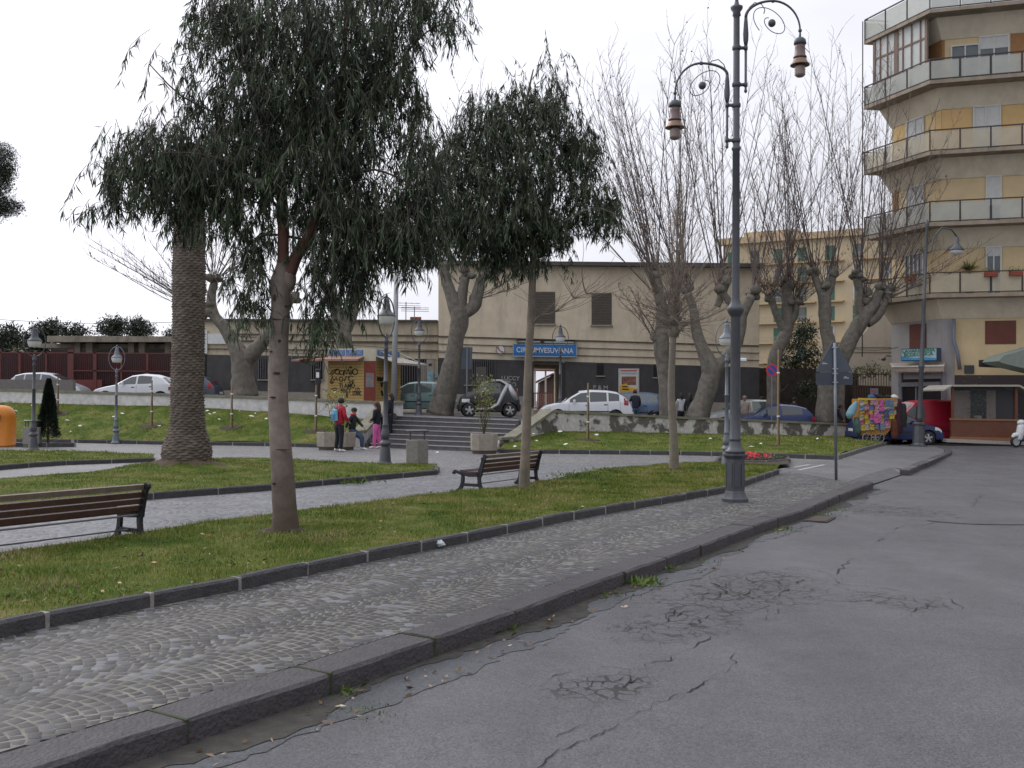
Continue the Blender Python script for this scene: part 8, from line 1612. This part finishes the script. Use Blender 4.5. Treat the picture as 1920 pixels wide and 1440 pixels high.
# ================================================================ people
M_SKIN = mat('skin', (.36, .20, .14), .6, var=.05)
def skin_mesh(name, verts, edges, radii, m, parent, levels=2, root=0):
    me = bpy.data.meshes.new('s'); me.from_pydata([tuple(v) for v in verts], edges, []); o = bpy.data.objects.new('s', me); COL.objects.link(o)
    md = o.modifiers.new('k', 'SKIN'); md.use_smooth_shade = True; sv = me.skin_vertices[0].data
    for i, r in enumerate(radii): sv[i].radius = r if hasattr(r, '__len__') else (r, r); sv[i].use_root = (i == root)
    s = o.modifiers.new('u', 'SUBSURF'); s.levels = levels; s.render_levels = levels
    dg = bpy.context.evaluated_depsgraph_get(); nm = bpy.data.meshes.new_from_object(o.evaluated_get(dg)); bpy.data.objects.remove(o); nm.name = name
    nm.materials.clear(); nm.materials.append(m); nm.polygons.foreach_set('use_smooth', np.ones(len(nm.polygons), dtype=bool))
    q = bpy.data.objects.new(name, nm); COL.objects.link(q); q.parent = parent; return q
def person(label, loc, rotz, H_=1.72, arms=None, legs=None, lean=0.0, top=(.3, .02, .03), bottom=(.02, .02, .03), hair=(.02, .015, .012), shoes=(.5, .5, .5), hairlen=0, skirt=False, fingers=True, bulk=1.0, head_turn=0.0, pelvis=(0, 0), z0=0.0, stripes=None, scarf=None, group=None):
    """local frame: +y is where the person faces; metres for a 1.72 m figure"""
    rt = thing('person', label, 'person', loc, rotz, group); k = H_/1.72; rt.scale = (k, k, k)
    pz = .93+z0; px0, py0 = pelvis; sh = math.sin(lean); ch_ = math.cos(lean)
    def T_(x, y, z): return (px0+x, py0+y*ch_+(z-pz)*sh, pz+(z-pz)*ch_-y*sh)      # torso frame leaning forward
    P, C_, N_ = T_(0, 0, .93+z0), T_(0, .0, 1.28+z0), T_(0, -.01, 1.46+z0); Hd0, Hd1, Hd2 = T_(0, .0, 1.53+z0), T_(0, .02, 1.61+z0), T_(0, .01, 1.68+z0)
    W1 = T_(0, 0, 1.08+z0)
    sL, sR = T_(-.17, 0, 1.40+z0), T_(.17, 0, 1.40+z0)
    arms = arms or (((-.24, -.02, 1.12), (-.22, .08, .88)), ((.24, -.02, 1.12), (.22, .08, .88)))
    legs = legs or (((-.10, .02, .50), (-.11, -.03, .08), (-.12, .10, .035)), ((.10, .02, .50), (.11, -.03, .08), (.12, .10, .035)))
    V = [P, W1, C_, N_, Hd0, Hd1, Hd2]; E = [(0, 1), (1, 2), (2, 3), (3, 4), (4, 5), (5, 6)]; Rr = [(.13, .10), (.11, .085), (.135, .095), (.052, .052), (.062, .07), (.078, .095), (.055, .07)]
    hips = []
    for sgn, lg in zip((-1, 1), legs):
        i = len(V); V += [(px0+sgn*.085, py0, pz-.06)]+[tuple(q) for q in lg]; E += [(0, i), (i, i+1), (i+1, i+2), (i+2, i+3)]; Rr += [.085, .055, .038, (.034, .028)]; hips.append(i)
    hands = []
    for sgn, s_, ar in zip((-1, 1), (sL, sR), arms):
        i = len(V); e, w = Vector(ar[0]), Vector(ar[1]); d = (w-e).normalized(); palm = w+d*.07
        V += [s_, tuple(e), tuple(w), tuple(palm)]; E += [(2, i), (i, i+1), (i+1, i+2), (i+2, i+3)]; Rr += [.052, .038, .024, (.032, .018)]
        if fingers:
            sd_ = d.cross(Vector((0, 1, .2))).normalized(); 
            for q, off in enumerate((-.027, -.009, .009, .027)):
                j = len(V); a = palm+sd_*off+d*.015; V += [tuple(a+d*.03), tuple(a+d*(.055+.006*(q in (1, 2)))+Vector((0, .012, 0)))]; E += [(i+3, j), (j, j+1)]; Rr += [.009, .007]
            j = len(V); V += [tuple(w+d*.03+sd_*.04), tuple(w+d*.065+sd_*.055)]; E += [(i+3, j), (j, j+1)]; Rr += [.011, .008]
    skin_mesh('body', V, E, Rr, M_SKIN, rt, 2)
    hc = Vector(Hd1)
    # face: nose, eyes, ears are shaped on the head
    mb = MB(); f = Vector((math.sin(head_turn), math.cos(head_turn), 0)); sdv = Vector((f.y, -f.x, 0))
    mb.ball(hc+f*.098+Vector((0, 0, -.005)), (.013, .018, .022), 8, 6); mb.build('nose', M_SKIN, rt, smooth=True)
    for s in (-1, 1): mb = MB(); mb.ball(hc+f*.083+sdv*s*.032+Vector((0, 0, .018)), .011, 8, 6); mb.build('eye', mat('eye_dark', (.03, .02, .02), .2), rt); mb = MB(); mb.ball(hc+sdv*s*.082, (.012, .02, .03), 8, 6); mb.build('ear', M_SKIN, rt, smooth=True)
    mb = MB(); mb.ball(hc+f*.086+Vector((0, 0, -.042)), (.022, .010, .006), 8, 5); mb.build('mouth', mat('lip', (.25, .08, .07), .5), rt)
    mb = MB(); mb.ball(hc-f*.022+Vector((0, 0, .038)), (.098, .112, .098), 16, 12)
    for i, v in enumerate(mb.v): v = Vector(v); mb.v[i] = tuple(v+noise.noise_vector(v*22)*.012)
    if hairlen: 
        k0 = len(mb.v); limb(mb, [hc-f*.06+Vector((0, 0, .04)), hc-f*.10+Vector((0, 0, -.06)), hc-f*.12-Vector((0, 0, .06+hairlen*.5)), hc-f*.12-Vector((0, 0, .06+hairlen))], [.08, .085, .07, .03], 12, .25)
    mb.build('hair', mat('hair_%02d' % int(hair[0]*500), hair, .7, var=.3, scale=30), rt, smooth=True)
    mt = mat('cloth_%.2f_%.2f_%.2f' % top, top, .9, var=.18, scale=8, bump=.5, bscale=25); mbt = mat('cloth_%.2f_%.2f_%.2f' % bottom, bottom, .9, var=.15, scale=8, bump=.4, bscale=25)
    b = bulk; V = [T_(0, 0, .82+z0), T_(0, 0, 1.06+z0), T_(0, 0, 1.28+z0), T_(0, -.005, 1.43+z0), T_(0, -.005, 1.485+z0)]; E = [(0, 1), (1, 2), (2, 3), (3, 4)]; Rr = [(.182*b, .155*b), (.16*b, .13*b), (.17*b, .13*b), (.10, .085), (.070, .070)]
    for s_, ar in zip((sL, sR), arms):
        i = len(V); e, w = Vector(ar[0]), Vector(ar[1]); V += [s_, tuple(e), tuple(w+(w-e).normalized()*-.01)]; E += [(2, i), (i, i+1), (i+1, i+2)]; Rr += [.075*b, .060*b, .046*b]
    skin_mesh('jacket', V, E, Rr, mt, rt, 2)
    V = [(px0, py0, pz+.10), (px0, py0, pz-.02)]; E = [(0, 1)]; Rr = [(.145, .12), (.15, .13)]
    for sgn, lg in zip((-1, 1), legs):
        i = len(V); V += [(px0+sgn*.088, py0, pz-.07), tuple(Vector((px0+sgn*.088, py0, pz-.07)).lerp(Vector(lg[0]), .5))]+[tuple(q) for q in lg[:2]]; E += [(1, i), (i, i+1), (i+1, i+2), (i+2, i+3)]; Rr += [.118, .098, .080, .066]
    skin_mesh('trousers', V, E, Rr, mbt, rt, 2)
    for sgn, lg in zip((-1, 1), legs):
        a, t = Vector(lg[1]), Vector(lg[2]); mb = MB(); limb(mb, [a+(a-t)*.35+Vector((0, 0, -.03)), a*.5+t*.5+Vector((0, 0, -.01)), t+(t-a)*.35*Vector((1, 1, 0)).length/1.4*Vector((1, 1, 0)).normalized().length+Vector((0, 0, 0))], [.038, .042, .034], 10, .05); mb.build('shoe', mat('shoe_%02d' % int(shoes[0]*100), shoes, .6), rt, smooth=True)
    if scarf: mb = MB(); mb.torus((N_[0], N_[1], N_[2]+.01), .085, .085, .035, 16, 8, axis='XY'); mb.build('scarf', mat('scarf', scarf, .9), rt, smooth=True)
    return rt
gp = lambda px, py: G(px, py, 0.0)
# man in red with pale blue backpack, seen from behind, facing right-away
L_ = gp(636, 847); r1 = person('man in a red jacket and dark trousers with his back turned beside the long planter', L_, R(-42), 1.80, arms=(((-.27, .0, 1.14), (-.22, .16, .93)), ((.27, .0, 1.14), (.20, .20, .98))), legs=(((-.12, .03, .50), (-.15, -.02, .08), (-.17, .11, .035)), ((.11, .0, .50), (.15, -.06, .08), (.18, .06, .035))), top=(.36, .015, .03), bottom=(.012, .014, .022), bulk=1.12, shoes=(.6, .6, .6), head_turn=-.7, lean=.05)
Mr = Matrix.Translation(L_) @ Matrix.Rotation(R(-42), 4, 'Z') @ Matrix.Scale(1.80/1.72, 4)
bp = thing('backpack', 'pale blue backpack on the back of the man in the red jacket', 'backpack', Mr @ Vector((0, -.19, 1.20)), R(-42)); mb = MB(); mb.rbox((0, 0, 0), (.26, .15, .42), .05)
for i, v in enumerate(mb.v): v = Vector(v); mb.v[i] = tuple(v*(1.0 if v.z < 0 else .86))
mb.build('bag', mat('backpack_blue', (.13, .38, .52), .7, var=.15), bp, smooth=False); mb = MB(); mb.rbox((0, -.08, -.06), (.2, .06, .2), .03); mb.build('pocket', mat('backpack_dark_blue', (.06, .2, .33), .7), bp)
mb = MB()
for s in (-.09, .09): mb.tube([(s, .06, .18), (s*1.2, .16, .24), (s*1.3, .24, .20)], .016, 6)
mb.build('strap', mat('backpack_dark_blue', (.06, .2, .33)), bp)
# companion half sitting on the stair cheek, behind him
L2 = gp(668, 843); person('person in black jacket and blue jeans perched on the foot of the stair wall', L2, R(-105), 1.66, pelvis=(0, -.18), z0=-.20, lean=.12, arms=(((-.24, .0, .98), (-.12, .22, .82)), ((.25, -.22, 1.0), (.27, -.30, .78))), legs=(((-.11, .20, .46), (-.10, .16, .08), (-.10, .29, .035)), ((.11, .24, .44), (.13, .30, .08), (.14, .43, .035))), top=(.018, .018, .022), bottom=(.035, .06, .11), shoes=(.6, .6, .6), scarf=(.4, .05, .05), head_turn=.3)
L3 = gp(706, 841); person('girl in a black jacket and bright pink trousers standing by the steps', L3, R(72), 1.66, arms=(((-.22, .02, 1.12), (-.10, .22, 1.04)), ((.22, .02, 1.12), (.10, .20, 1.02))), legs=(((-.10, .03, .50), (-.12, .04, .08), (-.13, .18, .035)), ((.10, -.02, .50), (.12, -.10, .08), (.13, .03, .035))), top=(.012, .012, .016), bottom=(.62, .12, .36), hair=(.045, .02, .012), hairlen=.22, shoes=(.62, .55, .58))
p4 = Vector((-4.60, 38.35, .32)); person('person in black clothes on the steps, half hidden behind the grey ring lantern post', p4, R(80), 1.68, top=(.014, .014, .016), bottom=(.015, .015, .02), shoes=(.3, .3, .3), hairlen=.15, hair=(.03, .02, .015))
bk = thing('shoulder_bag', 'black shoulder bag with white trim hanging behind the girl in pink trousers', 'bag', L3+Vector((.24, .1, 1.0))); mb = MB(); mb.rbox((0, 0, 0), (.22, .16, .34), .05); mb.build('bag', mat('black_cloth', (.015, .015, .018), .8), bk); mb = MB(); mb.tube([(0, 0, .15), (-.1, .0, .38)], .015, 5); mb.build('strap', mat('white_paint', (.75, .75, .75)), bk)
def tp(px, Y, dz=0): x = D(px, 770, Y).x; return Vector((x, Y, zterr(x)+dz))
person('woman in a white jacket and dark skirt-length trousers under the plane trees', tp(1277, 45.2, .0), R(20), 1.64, arms=(((-.2, .08, 1.14), (-.05, .2, 1.2)), ((.2, .08, 1.14), (.05, .2, 1.15))), top=(.62, .62, .64), bottom=(.015, .015, .025), hairlen=.12, head_turn=.2)
person('person in a dark coat beside the woman in the white jacket', tp(1294, 45.0, .0), R(-10), 1.66, top=(.02, .022, .028), bottom=(.02, .02, .03), hairlen=.2, bulk=1.1)
person('person in a dark jacket leaning by the open blue grey car', tp(1192, 44.6, -.02), R(10), 1.68, lean=.2, arms=(((-.24, .1, 1.2), (-.1, .25, 1.35)), ((.22, .05, 1.12), (.2, .2, .95))), top=(.015, .017, .03), bottom=(.04, .07, .13))
person('grey-haired person in a beige coat beside the silver grey car', tp(1396, 46.3, .0), R(160), 1.72, top=(.30, .25, .21), bottom=(.2, .17, .15), hair=(.2, .17, .15), bulk=1.1)
person('person in a white top passing behind the dark blue hatchback', tp(1428, 47.6, .06), R(80), 1.70, top=(.55, .57, .55), bottom=(.05, .05, .06))
person('person in a navy jacket beyond the dark blue hatchback, before the dark wall', tp(1489, 49.5, .1), R(-60), 1.72, top=(.02, .025, .05), bottom=(.02, .02, .03))
person('stooping person in dark blue clothes beside the tree trunk at the wall end', tp(1556, 45.9, .0), R(-95), 1.72, lean=.75, arms=(((-.2, .42, 1.02), (-.15, .55, .85)), ((.2, .42, 1.02), (.15, .55, .85))), top=(.012, .016, .03), bottom=(.015, .015, .025), bulk=1.25)
